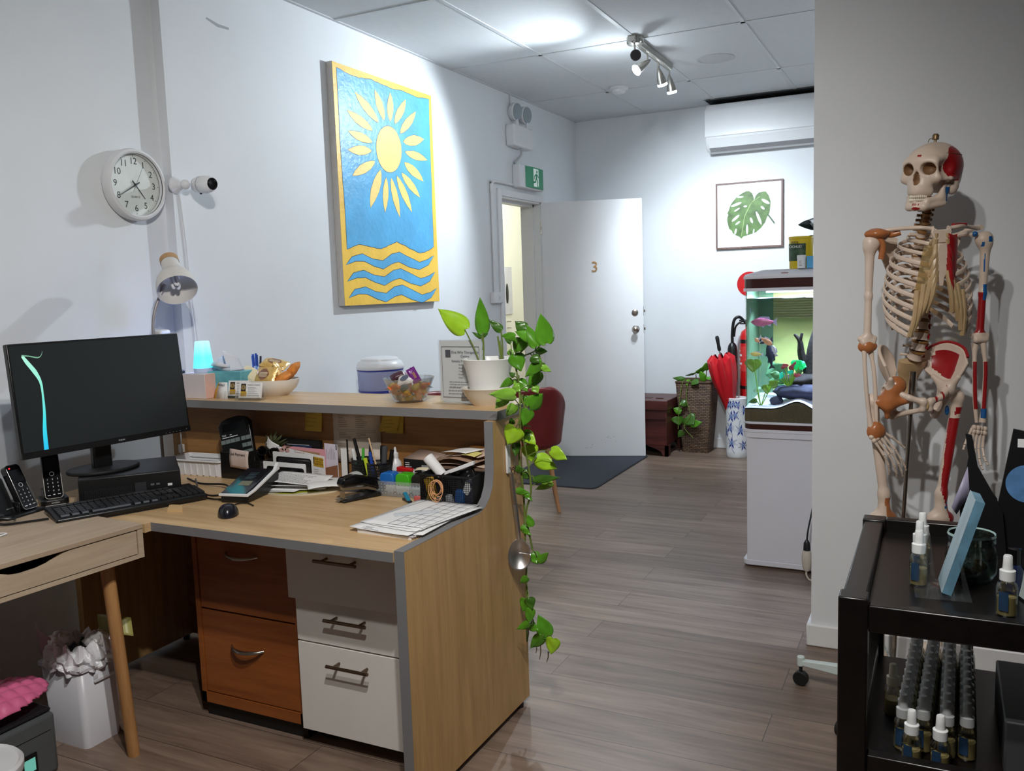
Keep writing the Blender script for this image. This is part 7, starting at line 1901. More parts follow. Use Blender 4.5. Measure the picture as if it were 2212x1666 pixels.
g = G(); taper(g, 0.20, 0.20, 0.285, 0.28, 0.0, 0.58, 0.012)
obj('basket', g, t_.m, bp, solid=0.012)
obj('rim', G().tube([(x, y, 0.58) for x, y in rrect(0.288, 0.283, 0.014, 4)], 0.009, 8, closed=True), mat('seagrass_rim', (82, 60, 44), 0.8, var=0.3, scale=60), bp)
obj('soil', G().box(-0.12, 0.12, -0.12, 0.12, 0.50, 0.53), MATS['potting_soil'], bp)
rl2 = random.Random(6)
LV2 = [((0.02, -0.02, 0.64), (0.05, -0.05, 0.69), 0.055, 0), ((-0.03, -0.06, 0.63), (0.0, -0.12, 0.66), 0.09, 0), ((0.04, -0.08, 0.61), (0.10, -0.12, 0.64), 0.08, 0), ((-0.08, -0.10, 0.60), (-0.17, -0.14, 0.615), 0.035, 1), ((0.08, -0.05, 0.67), (0.095, -0.08, 0.735), 0.06, 0), ((0.10, -0.06, 0.62), (0.135, -0.10, 0.60), 0.05, 0), ((-0.02, -0.10, 0.58), (-0.05, -0.16, 0.56), 0.06, 0), ((0.0, -0.14, 0.60), (0.05, -0.17, 0.575), 0.06, 1), ((-0.05, -0.15, 0.42), (-0.10, -0.19, 0.40), 0.05, 1), ((-0.10, -0.16, 0.34), (-0.16, -0.17, 0.37), 0.05, 0), ((-0.12, -0.16, 0.30), (-0.11, -0.17, 0.23), 0.09, 1), ((-0.05, -0.16, 0.30), (0.01, -0.17, 0.24), 0.10, 1), ((-0.02, -0.155, 0.24), (0.075, -0.16, 0.262), 0.05, 0), ((-0.08, -0.165, 0.18), (-0.12, -0.17, 0.13), 0.05, 1)]
for b, t1, wd, h in LV2:
    obj('leaf', G().add(*heart_leaf(b, t1, wd, rl2)), LEAFM[h], bp, solid=0.0008, angle=80)
for pth in ([(0, -0.05, 0.53), (-0.03, -0.15, 0.60), (-0.05, -0.165, 0.45), (-0.02, -0.165, 0.32), (-0.07, -0.165, 0.22), (0.0, -0.16, 0.13)], [(-0.03, -0.06, 0.54), (-0.08, -0.15, 0.59), (-0.11, -0.165, 0.38), (-0.12, -0.165, 0.2)], [(0.06, 0, 0.53), (0.08, -0.03, 0.62), (0.085, -0.05, 0.68)], [(0, -0.03, 0.53), (0.0, -0.05, 0.64)]):
    obj('stem', G().tube(bez(pth, 5), 0.0035, 7), STEMM, bp)

# porcelain umbrella stand, umbrella, extinguisher
us_ = thing('umbrella_stand', 'white porcelain umbrella stand painted with blue flowers', 'umbrella stand', (-1.415, 6.83, 0))
obj('vase', G().lathe([(0, 0), (0.078, 0), (0.082, 0.008), (0.084, 0.05), (0.085, 0.45), (0.088, 0.468), (0.083, 0.472), (0.077, 0.45), (0.074, 0.03), (0, 0.02)], n=48), mat('porcelain', (226, 230, 234), 0.15, var=0.01), us_)
def wrap(a, z, r=0.0856): return Vector((r * math.sin(a), -r * math.cos(a), z))
g1 = G()
for (a0, z0, s) in ((-0.35, 0.33, 1.0), (0.05, 0.34, 0.9), (-0.42, 0.24, 1.0), (-0.3, 0.12, 1.0), (0.55, 0.22, 1.0), (0.3, 0.42, 0.8), (-0.7, 0.42, 0.8), (0.9, 0.38, 0.9), (-1.0, 0.2, 1.0), (0.8, 0.1, 0.9), (-0.1, 0.43, 0.8), (-0.45, 0.42, 0.8)):
    g1.mat(0)
    for k in range(7):
        b = 2 * PI * k / 7 + a0
        tip = (a0 + 0.62 * s * math.cos(b), z0 + 0.05 * s * math.sin(b))
        m1 = (a0 + 0.3 * s * math.cos(b + 0.28), z0 + 0.025 * s * math.sin(b + 0.28)); m2 = (a0 + 0.3 * s * math.cos(b - 0.28), z0 + 0.025 * s * math.sin(b - 0.28))
        g1.add([wrap(a0, z0), wrap(*m2), wrap(*tip), wrap(*m1)], [(0, 1, 2, 3)])
    g1.mat(1).add([wrap(a0 + 0.2 * s * math.cos(b), z0 + 0.016 * s * math.sin(b), 0.0863) for b in np.linspace(0, 2 * PI, 13)[:-1]], [list(range(12))])
for p_ in ([(-0.3, 0.12), (-0.25, 0.07), (-0.1, 0.05), (0.0, 0.04)], [(-0.42, 0.22), (-0.2, 0.18), (-0.3, 0.15)], [(0.5, 0.3), (0.4, 0.26), (0.55, 0.22)]):
    g1.mat(0).tube([wrap(a, z, 0.0855) for a, z in p_], 0.0012, 5)
obj('painted_flowers', g1, [mat('cobalt_glaze', (38, 58, 142), 0.15, var=0.2, scale=40), mat('pale_cobalt', (126, 146, 190), 0.15, var=0.2, scale=60)], us_)
um = thing('umbrella', 'folded red umbrella with a black handle leaning out of the porcelain stand', 'umbrella', (-1.405, 6.83, 0.03))
UD = Vector((-0.175, 0.0, 0.985))
UM = towards((0, 0, 0), UD)
g = G()
def cloth(u, v):
    a = 2 * PI * u; s = v
    r_ = (0.016 + 0.118 * (math.sin(min(1, s * 1.15) * PI / 2)) ** 2.4) * (1 + 0.13 * math.sin(8 * a) * s)
    if s > 0.97: r_ *= 0.6
    return UM @ Vector((r_ * math.cos(a), r_ * math.sin(a) * 0.72, 0.12 + 0.66 * s + 0.02 * math.sin(8 * a) * s))
obj('canopy', G().grid(cloth, 64, 16), mat('red_nylon', (196, 20, 34), 0.4, var=0.08, scale=10), um)
obj('shaft', G().tube([UM @ Vector((0, 0, 0.0)), UM @ Vector((0, 0, 0.86))], 0.0055, 10), STEEL, um)
obj('handle', G().tube([UM @ Vector((0, 0, z)) for z in (0.82, 0.84, 0.87, 0.90, 0.925, 0.94)], [0.012, 0.015, 0.0125, 0.015, 0.016, 0.010], 14), BLACK_PL, um)
fe = thing('fire_extinguisher', 'red fire extinguisher with a black hose and horn behind the umbrella', 'fire extinguisher', (-1.365, 7.04, 0))
obj('cylinder', G().lathe([(0, 0.40), (0.06, 0.40), (0.067, 0.42), (0.067, 0.93), (0.055, 0.975), (0.024, 1.0), (0.024, 1.02), (0, 1.02)], n=36), RED_PL, fe)
obj('shoulder_band', G().lathe([(0.0675, 0.885), (0.0675, 0.915)], n=36), BLACK_PL, fe)
g = G().lathe([(0.0678, 0.66), (0.0678, 0.86)], (0, 0, 0), 30, None, R(190), R(300))
lb = obj('label', g, mat('extinguisher_label', (206, 60, 56), 0.5, var=0.3, scale=60), fe)
g = G()
for k in range(5): g.lathe([(0.0684, 0.68 + 0.034 * k), (0.0684, 0.697 + 0.034 * k)], (0, 0, 0), 12, None, R(200), R(212 + 20 * (k % 2)))
obj('label_print', g, PAPER, lb)
obj('valve', G().box(-0.02, 0.02, -0.02, 0.02, 1.02, 1.06).box(-0.07, 0.03, -0.012, 0.012, 1.06, 1.072).box(-0.065, 0.0, -0.01, 0.01, 1.035, 1.044), BLACK_PL, fe)
obj('hose', G().tube(bez([(-0.02, -0.02, 1.05), (-0.06, -0.05, 1.095), (-0.10, -0.06, 1.07), (-0.115, -0.06, 0.97), (-0.115, -0.06, 0.89)], 8), 0.012, 12).tube(bez([(0.0, -0.03, 1.055), (-0.04, -0.06, 1.06), (-0.085, -0.07, 1.02), (-0.10, -0.065, 0.94)], 8), 0.008, 10), BLACK_PL, fe)
obj('horn', G().lathe([(0.018, 0.89), (0.032, 0.87), (0.038, 0.84), (0.04, 0.60), (0.034, 0.6), (0.03, 0.84)], (-0.115, -0.06, 0), 28), BLACK_PL, fe)
obj('bracket', G().box(-0.03, 0.03, 0.05, 0.099, 0.5, 0.56).lathe([(0.069, 0.52), (0.069, 0.545)], n=36), BLACK_PL, fe)

# ------------------------------------------------------------ fish tank
ft = thing('fish_tank', 'tall fish tank on a white cabinet standing behind the end of the wall', 'fish tank', (-0.53, 4.33, 0))
TX0, TX1, TY0, TY1 = -0.30, 0.30, -0.19, 0.19
WP2 = mat('tank_white', (222, 222, 230), 0.3, var=0.01)
BRW = mat('tank_brown_band', (64, 34, 32), 0.25, var=0.05)
def rr2(i, r=0.05): return rrect(0.6 - 2 * i, 0.38 - 2 * i, r - i * 0.3, 8)
obj('cabinet', G().box(TX0 + 0.018, TX1 - 0.018, TY0 + 0.004, TY1, 0.036, 0.636), WP2, ft, bevel=0.002)
obj('plinth', G().prism(rr2(-0.002, 0.03), 0.01, 0.036), WP2, ft, bevel=0.003)
obj('plinth_foot', G().box(TX0 + 0.02, TX1 - 0.02, TY0 + 0.015, TY1 - 0.02, 0.0, 0.01), mat('tank_foot_brown', (110, 80, 56), 0.6), ft)
obj('lower_trim', G().prism(rr2(-0.004), 0.634, 0.672).prism(rr2(-0.006), 0.66, 0.675).prism(rr2(-0.004), 0.70, 0.711), WP2, ft, bevel=0.002)
obj('lower_band', G().prism(rr2(0.001), 0.675, 0.70), BRW, ft)
obj('upper_band', G().prism(rr2(0.001), 1.341, 1.384), BRW, ft)
g = G().prism(rr2(-0.003), 1.326, 1.341).prism(rr2(-0.003), 1.384, 1.396)
lid = rr2(-0.001); k = len(lid); lid2 = rr2(0.075, 0.06)
g.add([(x, y, 1.396) for x, y in lid] + [(x * 0.985, y * 0.97, 1.405) for x, y in lid] + [(x, y * 1.15, 1.425) for x, y in lid2], [(i, (i + 1) % k, k + (i + 1) % k, k + i) for i in range(k)] + [(k + i, k + (i + 1) % k, 2 * k + (i + 1) % k, 2 * k + i) for i in range(k)] + [[2 * k + i for i in range(k)]])
hd_ = obj('hood', g, WP2, ft, bevel=0.001)
g = G()
for x in (-0.165, -0.145, -0.075, -0.05, -0.012): g.lathe([(0.004, 0), (0, 0.001)], (x, TY0 + 0.02, 1.4085), 12)
obj('button', g, BLACK_PL, hd_)
obj('hood_screen', G().box(-0.125, -0.095, TY0 + 0.006, TY0 + 0.02, 1.403, 1.409), mat('hood_screen', (150, 84, 76), 0.3), hd_)
gl_ = rr2(0.004, 0.046)
g = G(); n_ = len(gl_)
g.add([(x, y, 0.711) for x, y in gl_] + [(x, y, 1.326) for x, y in gl_], [(i, (i + 1) % n_, n_ + (i + 1) % n_, n_ + i) for i in range(n_) if not (gl_[i][1] > 0.17 and gl_[(i + 1) % n_][1] > 0.17)])
obj('glass', g, clear('tank_glass', (250, 254, 253), 0.04, 0.01), ft)
FILM_G = mat('green_film', (106, 146, 112), 0.6, var=0.12, scale=8); FILM_Y = mat('blinds_reflection_film', (190, 200, 122), 0.6, var=0.08, scale=6)  # yellow zone paints in the glow of blinds mirrored in the glass
obj('background_film', G().mat(0).box(TX0 + 0.006, TX0 + 0.08, TY1 - 0.012, TY1 - 0.008, 0.711, 1.326).box(TX0 + 0.006, TX0 + 0.009, TY0 + 0.06, TY1 - 0.01, 0.711, 1.326).mat(1).box(TX0 + 0.08, TX1 - 0.006, TY1 - 0.012, TY1 - 0.008, 0.711, 1.326), [FILM_G, FILM_Y], ft)
g = G()
for k in range(9):
    zz = 1.193 + 0.0125 * k
    g.prism([(TY1 - 0.0125, zz), (TY1 - 0.021, zz - 0.006), (TY1 - 0.021, zz - 0.007), (TY1 - 0.0125, zz - 0.001)], TX0 + 0.082, TX1 - 0.01, 'x')
obj('mirrored_slats', g, mat('mirrored_slat_yellow', (228, 218, 160), 0.6, var=0.05), ft)  # strips standing in for the reflected blinds
obj('water_surface', G().grid(lambda u, v: Vector((TX0 + 0.008 + 0.584 * u, TY0 + 0.008 + 0.36 * v, 1.292 + 0.002 * math.sin(30 * u + 9 * v))), 30, 16), clear('water_skin', (214, 228, 255), 0.25, 0.03, milky=0.25, milk=(200, 214, 255)), ft)
obj('hood_lamp', G().box(-0.22, 0.22, -0.03, 0.03, 1.316, 1.325), mat('tank_lamp', (214, 230, 255), 0.3, var=0, emit=5.0), ft)
ld = bpy.data.lights.new('tank_lamp_light', 'AREA'); ld.shape = 'RECTANGLE'; ld.size = 0.46; ld.size_y = 0.1; ld.energy = 22.0; ld.color = (0.88, 0.95, 1.0)
lo = bpy.data.objects.new('tank_lamp_light', ld); COL.objects.link(lo); lo.location = (-0.53, 4.31, 1.312)
def sand(u, v):
    x = TX0 + 0.008 + 0.584 * u; y = TY0 + 0.008 + 0.36 * v
    hgt = 0.765 + 0.012 * math.sin(7 * u + 1) + 0.055 * math.exp(-((u - 0.42) / 0.13) ** 2) + 0.03 * v
    return Vector((x, y, hgt))
g = G().mat(0).grid(sand, 40, 16)
g.mat(1)
fr2 = [sand(i / 40, 0) for i in range(41)]
g.add([Vector((p.x, TY0 + 0.0085, 0.712)) for p in fr2] + [p + Vector((0, 0.0005, -0.006)) for p in fr2], [(i, i + 1, 42 + i, 41 + i) for i in range(40)])
g.add([Vector((TX0 + 0.0085, sand(0, v).y, 0.712)) for v in np.linspace(0, 1, 9)] + [sand(0, v) for v in np.linspace(0, 1, 9)], [(i + 1, i, 9 + i, 10 + i) for i in range(8)])
obj('gravel_bed', g, [mat('white_sand', (214, 216, 232), 0.9, var=0.2, scale=120, bump=0.6, bscale=200), mat('brown_gravel', (92, 82, 62), 0.9, var=0.35, scale=260, bump=0.6, bscale=300)], ft)['kind'] = 'stuff'
# rocks and driftwood
RK = mat('slate_rock', (50, 52, 74), 0.7, var=0.35, scale=24, bump=0.6, bscale=40)
DWM = mat('driftwood_dark', (40, 34, 31), 0.8, var=0.4, scale=30, bump=0.8, bscale=60)
def rock(c, r, seed, name, label, mm, cat='rock'):
    q = random.Random(seed); ph = [q.uniform(0, 6) for _ in range(6)]
    def f(u, v):
        a, b = 2 * PI * u, PI * v
        k_ = 1 + 0.14 * math.sin(3 * a + ph[0]) * math.sin(2 * b + ph[1]) + 0.08 * math.sin(7 * a + ph[2]) * math.sin(5 * b)
        return Vector((r[0] * k_ * math.sin(b) * math.cos(a), r[1] * k_ * math.sin(b) * math.sin(a), r[2] * k_ * math.cos(b)))
    o_ = obj(name, G().grid(f, 28, 16), mm); o_.location = c
    return tag(o_, label, cat)
rock((-0.575, 4.26, 0.845), (0.14, 0.06, 0.035), 1, 'tank_rock', 'long blue-grey rock lying on the sand at the right of the fish tank', RK)
rock((-0.69, 4.235, 0.80), (0.03, 0.02, 0.022), 2, 'tank_rock', 'small rounded grey rock at the left of the long rock in the fish tank', RK)
rock((-0.545, 4.30, 0.895), (0.15, 0.05, 0.03), 3, 'tank_log', 'flat dark log resting above the long rock in the fish tank', DWM, 'log')
dw = thing('driftwood', 'dark upright driftwood stump at the right of the fish tank', 'driftwood', (-0.545, 4.35, 0.82))
obj('stump', G().tube(bez([(0.02, 0, 0), (0.015, 0, 0.12), (0.02, 0, 0.24), (0.035, 0, 0.34), (0.045, 0, 0.43)], 5), [0.075, 0.07, 0.066, 0.06, 0.056, 0.052, 0.048, 0.045, 0.042, 0.04, 0.037, 0.034, 0.031, 0.028, 0.025, 0.023, 0.021, 0.019, 0.016, 0.013, 0.008], 14), DWM, dw)
obj('branch', G().tube(bez([(-0.02, -0.01, 0.12), (-0.045, -0.02, 0.2), (-0.05, -0.03, 0.26), (-0.075, -0.035, 0.295)], 5), [0.024 - 0.0012 * i for i in range(16)], 9).tube(bez([(-0.05, -0.03, 0.25), (-0.045, -0.035, 0.275), (-0.04, -0.035, 0.3)], 4), 0.007, 8), DWM, dw)
# plants in the tank
def tankplant(base, lv, label, mm, st=True):
    p_ = thing('water_plant', label, 'water plant', base)
    for b, t1, wd, h in lv:
        q = obj('leaf', G().add(*heart_leaf(b, t1, wd, rl2)), mm[h], p_, solid=0.0006, angle=80)
        if st: obj('stalk', G().tube(bez([(0, 0, 0), (b[0] * 0.6, b[1] * 0.6, b[2] * 0.55), b], 5), 0.0022, 6), MATS['pothos_pale'], q)
tankplant((-0.757, 4.205, 0.775), [((-0.035, 0, 0.225), (-0.037, -0.003, 0.165), 0.062, 0), ((0.028, 0, 0.105), (0.030, -0.004, 0.06), 0.036, 0), ((0.045, 0, 0.10), (0.085, -0.003, 0.125), 0.034, 0), ((-0.02, 0, 0.09), (-0.005, 0, 0.065), 0.03, 2), ((-0.02, 0, 0.03), (-0.06, 0, 0.018), 0.02, 1)], 'broad-leaved green plant at the left of the fish tank', [mat('tank_leaf', (112, 156, 52), 0.4, var=0.2, scale=60), MATS['pothos_dark'], mat('tank_leaf_pale', (150, 206, 170), 0.4)])
TPM = [mat('glow_green', (20, 226, 120), 0.4, emit=0.25), mat('glow_teal', (20, 200, 170), 0.4, emit=0.25), mat('tank_red_leaf', (172, 66, 78), 0.5, var=0.2), mat('tank_mid_green', (84, 140, 84), 0.5, var=0.2)]
tankplant((-0.63, 4.24, 0.86), [((0.02, 0, 0.10), (0.055, -0.01, 0.135), 0.05, 0), ((0.045, 0, 0.115), (0.078, -0.01, 0.105), 0.035, 0), ((-0.03, 0, 0.075), (-0.045, -0.01, 0.045), 0.018, 1), ((0.0, 0, 0.07), (0.015, -0.01, 0.09), 0.024, 1), ((0.01, 0, 0.09), (0.03, -0.01, 0.13), 0.03, 2), ((0.02, 0, 0.07), (0.055, -0.01, 0.065), 0.02, 2), ((-0.02, 0, 0.1), (-0.03, 0, 0.12), 0.03, 2), ((-0.05, 0, 0.06), (-0.09, -0.01, 0.075), 0.03, 3), ((-0.03, 0.0, 0.05), (-0.08, 0, 0.03), 0.04, 3), ((0.03, 0, 0.08), (0.06, 0, 0.09), 0.03, 3)], 'bushy plant with bright green and red leaves in the middle of the fish tank', TPM)
tankplant((-0.71, 4.40, 0.80), [((0, 0, 0.13), (-0.06, -0.01, 0.11), 0.08, 0), ((0, 0, 0.12), (0.045, -0.01, 0.16), 0.07, 0), ((0, 0, 0.1), (0.02, -0.01, 0.05), 0.08, 0)], 'hazy green plant at the back of the fish tank', [mat('tank_back_leaf', (88, 146, 100), 0.6)])
# fish
def fish(label, loc, L, hgt, rz, pitch, cols, group=None):
    f_ = thing('fish', label, 'fish', loc, 0, 'fish in the tank')
    f_.rotation_euler = (0, R(pitch), R(rz))
    prof = [(0.0, 0.02), (0.06, 0.3), (0.16, 0.72), (0.32, 1.0), (0.5, 0.92), (0.68, 0.6), (0.8, 0.34), (0.86, 0.3)]
    g = G()
    nn = 14
    vs = []
    for s, wv_ in prof:
        for j in range(nn):
            a = 2 * PI * j / nn
            vs.append((-L * 0.43 + L * s, math.cos(a) * hgt * 0.22 * wv_, math.sin(a) * hgt / 2 * wv_))
    fs = [(i * nn + j, i * nn + (j + 1) % nn, (i + 1) * nn + (j + 1) % nn, (i + 1) * nn + j) for i in range(len(prof) - 1) for j in range(nn)] + [list(range(nn))[::-1]]
    obj('body', g.add(vs, fs), cols[0], f_)
    obj('tail_fin', G().prism([(L * 0.42, hgt * 0.14), (L * 0.57, hgt * 0.48), (L * 0.54, 0), (L * 0.57, -hgt * 0.48), (L * 0.42, -hgt * 0.14)], -0.0006, 0.0006, 'y'), cols[1], f_)
    obj('dorsal_fin', G().prism([(-L * 0.16, hgt * 0.46), (-L * 0.05, hgt * 0.64), (L * 0.26, hgt * 0.60), (L * 0.30, hgt * 0.30), (L * 0.1, hgt * 0.40)], -0.0006, 0.0006, 'y'), cols[1], f_)
    obj('belly_fin', G().prism([(-L * 0.06, -hgt * 0.44), (L * 0.06, -hgt * 0.66), (L * 0.08, -hgt * 0.4)], -0.0006, 0.0006, 'y').prism([(L * 0.18, -hgt * 0.34), (L * 0.32, -hgt * 0.5), (L * 0.34, -hgt * 0.22)], -0.0006, 0.0006, 'y'), cols[1], f_)
    g = G()
    for s in (-1, 1): g.ell((-L * 0.33, s * hgt * 0.13, hgt * 0.08), (hgt * 0.05, hgt * 0.03, hgt * 0.05), 8, 6)
    obj('eye', g, BLACK_PL, f_)
PKF = mat('fish_pink', (206, 112, 150), 0.35, var=0.25, scale=40); FNF = mat('fish_fin_lilac', (190, 176, 214), 0.4); ORF = mat('fish_orange_white', (222, 160, 120), 0.4, var=0.35, scale=60); WHF = mat('fish_white', (214, 214, 230), 0.4, var=0.1); YLF = mat('fish_yellow', (226, 208, 120), 0.4, var=0.15, scale=50); DKF = mat('fish_dark', (36, 36, 58), 0.45, var=0.3, scale=40)
fish('pink fish near the top left of the fish tank', (-0.76, 4.25, 1.178), 0.125, 0.042, 0, 0, (PKF, FNF))
fish('pale yellow fish at the left of the fish tank', (-0.78, 4.20, 1.028), 0.062, 0.022, 0, 3, (YLF, WHF))
fish('orange and white fish swimming up to the right in the fish tank', (-0.735, 4.24, 1.085), 0.075, 0.028, 180, -32, (ORF, WHF))
fish('white fish with a trailing tail below the orange one in the fish tank', (-0.702, 4.24, 1.046), 0.06, 0.02, 0, 70, (WHF, FNF))
fish('small orange-headed fish left of the dark fish in the tank', (-0.785, 4.26, 1.09), 0.034, 0.02, 0, 40, (ORF, WHF))
fish('dark blue-black fish behind the orange one in the tank', (-0.762, 4.30, 1.085), 0.08, 0.03, 0, -10, (DKF, DKF))
fish('black fish diving head up with a wide tail in the tank', (-0.735, 4.32, 1.02), 0.13, 0.035, 0, 82, (DKF, DKF))
# on top of the hood
tb_ = thing('food_tub', 'yellow and green fish food tub on the fish tank hood', 'tub', (-0.585, 4.27, 1.4255))
obj('tub', G().lathe([(0, 0), (0.05, 0), (0.052, 0.004), (0.054, 0.135), (0.056, 0.137), (0.056, 0.148), (0, 0.15)], n=40), mat('tub_yellow', (212, 184, 30), 0.3, var=0.03), tb_)
lbl = obj('label', G().lathe([(0.0545, 0.035), (0.0555, 0.115)], (0, 0, 0), 24, None, R(195), R(300)), mat('tub_green', (46, 74, 46), 0.4, var=0.45, scale=50), tb_)
g = G()
g.text('tetra', 0.018, axes((-0.022, -0.052, 0.122), (1, -0.35, 0), (0, 0, 1)), 0.0004)
obj('lettering', g, mat('tub_print', (60, 66, 40), 0.4), tb_)
obj('lettering', G().text('CICHLID', 0.016, axes((-0.018, -0.0572, 0.1), (1, -0.3, 0), (0, 0, 1)), 0.0004), PAPER, lbl)
wt = thing('white_jar', 'small white jar in front of the yellow food tub', 'jar', (-0.572, 4.19, 1.4255))
obj('jar', G().lathe([(0, 0), (0.018, 0), (0.019, 0.045), (0, 0.045)], n=28), WHITE_PL, wt)
obj('cap', G().lathe([(0.0195, 0.045), (0.0195, 0.06), (0, 0.061)], n=28), WHITE_PL, wt)
obj('print', lines(G(), axes((0, -0.0193, 0), (1, 0, 0), (0, 0, 1)), -0.009, 0.009, 0.01, 0.036, 4, 0.0016, 7), INK, wt)
bl = thing('blue_box', 'small light blue box at the right of the white jar on the tank', 'box', (-0.535, 4.20, 1.4255))
obj('box', G().box(-0.014, 0.03, -0.012, 0.012, 0, 0.055), mat('sky_blue_card', (74, 160, 212), 0.4), bl)
tpp = thing('tank_top_plant', 'dark-leaved plant at the back of the fish tank hood, mostly behind the wall', 'plant', (-0.50, 4.42, 1.4255))
obj('pot', G().lathe([(0, 0), (0.035, 0), (0.045, 0.08), (0.041, 0.08), (0, 0.07)], n=28), DARK_CARD, tpp)
for b, t1, wd in (((-0.03, 0, 0.215), (-0.115, -0.06, 0.205), 0.045), ((-0.02, 0, 0.20), (-0.07, -0.08, 0.225), 0.05), ((-0.03, 0, 0.14), (-0.085, -0.07, 0.145), 0.03), ((0.02, 0, 0.2), (0.07, -0.02, 0.22), 0.05)):
    q = obj('leaf', G().add(*heart_leaf(b, t1, wd, rl2)), mat('blackish_leaf', (34, 46, 44), 0.3, var=0.2), tpp, solid=0.0008, angle=80)
    obj('stalk', G().tube(bez([(0, 0, 0.06), (b[0] * 0.6, 0, b[2] * 0.7), b], 5), 0.0025, 6), MATS['blackish_leaf'], q)
pg = thing('power_lead', 'white plug and socket hanging by the fish tank cabinet at the wall end', 'plug', (-0.52, 4.02, 0))
obj('socket', G().lathe([(0.012, 0.05), (0.020, 0.07), (0.023, 0.115), (0.018, 0.145), (0, 0.148)], n=20), mat('aged_white_plastic', (204, 196, 182), 0.4), pg)
obj('plug', G().lathe([(0.016, 0.148), (0.014, 0.18), (0.006, 0.195), (0, 0.195)], n=18), BLACK_PL, pg)
obj('lead', G().tube(bez([(0, 0, 0.19), (0.004, 0.01, 0.24), (0.012, 0.05, 0.30), (0.03, 0.09, 0.42)], 6), 0.004, 8), BLACK_PL, pg)
obj('tail', G().tube(bez([(0, 0, 0.055), (0.0, -0.005, 0.03), (0.02, 0.0, 0.006), (0.08, 0.02, 0.006)], 6), 0.004, 8), MATS['aged_white_plastic'], pg)
# ------------------------------------------------------------ teaching skeleton
def capsule(P, a, b, ra, rb):
    a, b = np.array(a, float), np.array(b, float)
    ab = b - a
    t = np.clip(((P - a) @ ab) / (ab @ ab + 1e-12), 0, 1)
    return np.linalg.norm(P - a - t[..., None] * ab, axis=-1) - (ra + (rb - ra) * t)
def ellip(P, c, r):
    q = (P - np.array(c, float)) / np.array(r, float)
    k = np.linalg.norm(q, axis=-1)
    return (k - 1) * min(r) * 0.9
def smin(a, b, k):
    h = np.clip(0.5 + 0.5 * (b - a) / k, 0, 1)
    return b + (a - b) * h - k * h * (1 - h)
def smax(a, b, k):
    return -smin(-a, -b, k)
def bones(name, fn, lo, hi, h, mats, parent, pick=None, M=None):
    """closed surface of a distance field (surface nets)"""
    lo, hi = np.array(lo, float), np.array(hi, float)
    n = np.ceil((hi - lo) / h).astype(int) + 1
    ax = [lo[i] + h * np.arange(n[i]) for i in range(3)]
    P = np.stack(np.meshgrid(*ax, indexing='ij'), -1)
    F = fn(P)
    ins = F < 0
    c = [slice(0, -1), slice(1, None)]
    cnt = sum(ins[c[i], c[j], c[k]].astype(int) for i in (0, 1) for j in (0, 1) for k in (0, 1))
    act = (cnt > 0) & (cnt < 8)
    acc = np.zeros(act.shape + (3,)); num = np.zeros(act.shape)
    for d in range(3):
        o1, o2 = [q for q in range(3) if q != d]
        for i in (0, 1):
            for j in (0, 1):
                s0 = [None] * 3; s1 = [None] * 3
                s0[d], s1[d] = c[0], c[1]; s0[o1] = s1[o1] = c[i]; s0[o2] = s1[o2] = c[j]
                a, b = F[tuple(s0)], F[tuple(s1)]
                cr = (a < 0) != (b < 0)
                t = np.where(cr, a / np.where(cr, a - b, 1), 0)
                pt = P[tuple(s0)] + (P[tuple(s1)] - P[tuple(s0)]) * t[..., None]
                acc += np.where(cr[..., None], pt, 0); num += cr
    idx = -np.ones(act.shape, int)
    idx[act] = np.arange(act.sum())
    V = acc[act] / num[act][:, None]
    faces = []
    for d in range(3):
        o1, o2 = (d + 1) % 3, (d + 2) % 3
        s0 = [slice(1, -1)] * 3; s1 = [slice(1, -1)] * 3
        s0[d] = slice(0, -1); s1[d] = slice(1, None)
        a, b = ins[tuple(s0)], ins[tuple(s1)]
        I = np.argwhere(a != b)
        if not len(I): continue
        base = I.copy(); base[:, o1] += 1; base[:, o2] += 1
        def cell(du, dv):
            q = base.copy(); q[:, o1] -= du; q[:, o2] -= dv
            return idx[q[:, 0], q[:, 1], q[:, 2]]
        f = np.stack([cell(1, 1), cell(0, 1), cell(0, 0), cell(1, 0)], 1)
        flip = ~a[tuple(I.T)]
        f[flip] = f[flip][:, ::-1]
        faces.append(f)
    Fc = np.concatenate(faces)
    g = G()
    g.v = [tuple(p) for p in V]; g.f = Fc.tolist(); g.mi = [0] * len(Fc)
    if pick is not None:
        g.mi = pick(V[Fc].mean(1)).astype(int).tolist()
    if M is not None:
        g.v = [tuple(M @ Vector(p)) for p in g.v]
    return obj(name, g, mats, parent, angle=60)

BONE = mat('bone_ivory', (214, 194, 176), 0.42, var=0.05, scale=30)
CART = mat('tan_cartilage', (184, 156, 116), 0.35, var=0.12, scale=20)
DISC = mat('brown_disc', (136, 96, 50), 0.35, var=0.15, scale=40)
MUS = mat('muscle_red', (150, 22, 26), 0.35, var=0.06)
BLM = mat('muscle_blue', (28, 92, 152), 0.4, var=0.06)
AMB = mat('amber_ligament', (172, 106, 62), 0.3, var=0.15, scale=20)
SOCK = mat('socket_brown', (128, 94, 64), 0.6, var=0.2)
sk = thing('teaching_skeleton', 'life-size teaching skeleton with red and blue muscle markings on a wheeled stand', 'skeleton', (-0.035, 2.92, 0), R(26))
BM = [BONE, MUS, BLM, SOCK]

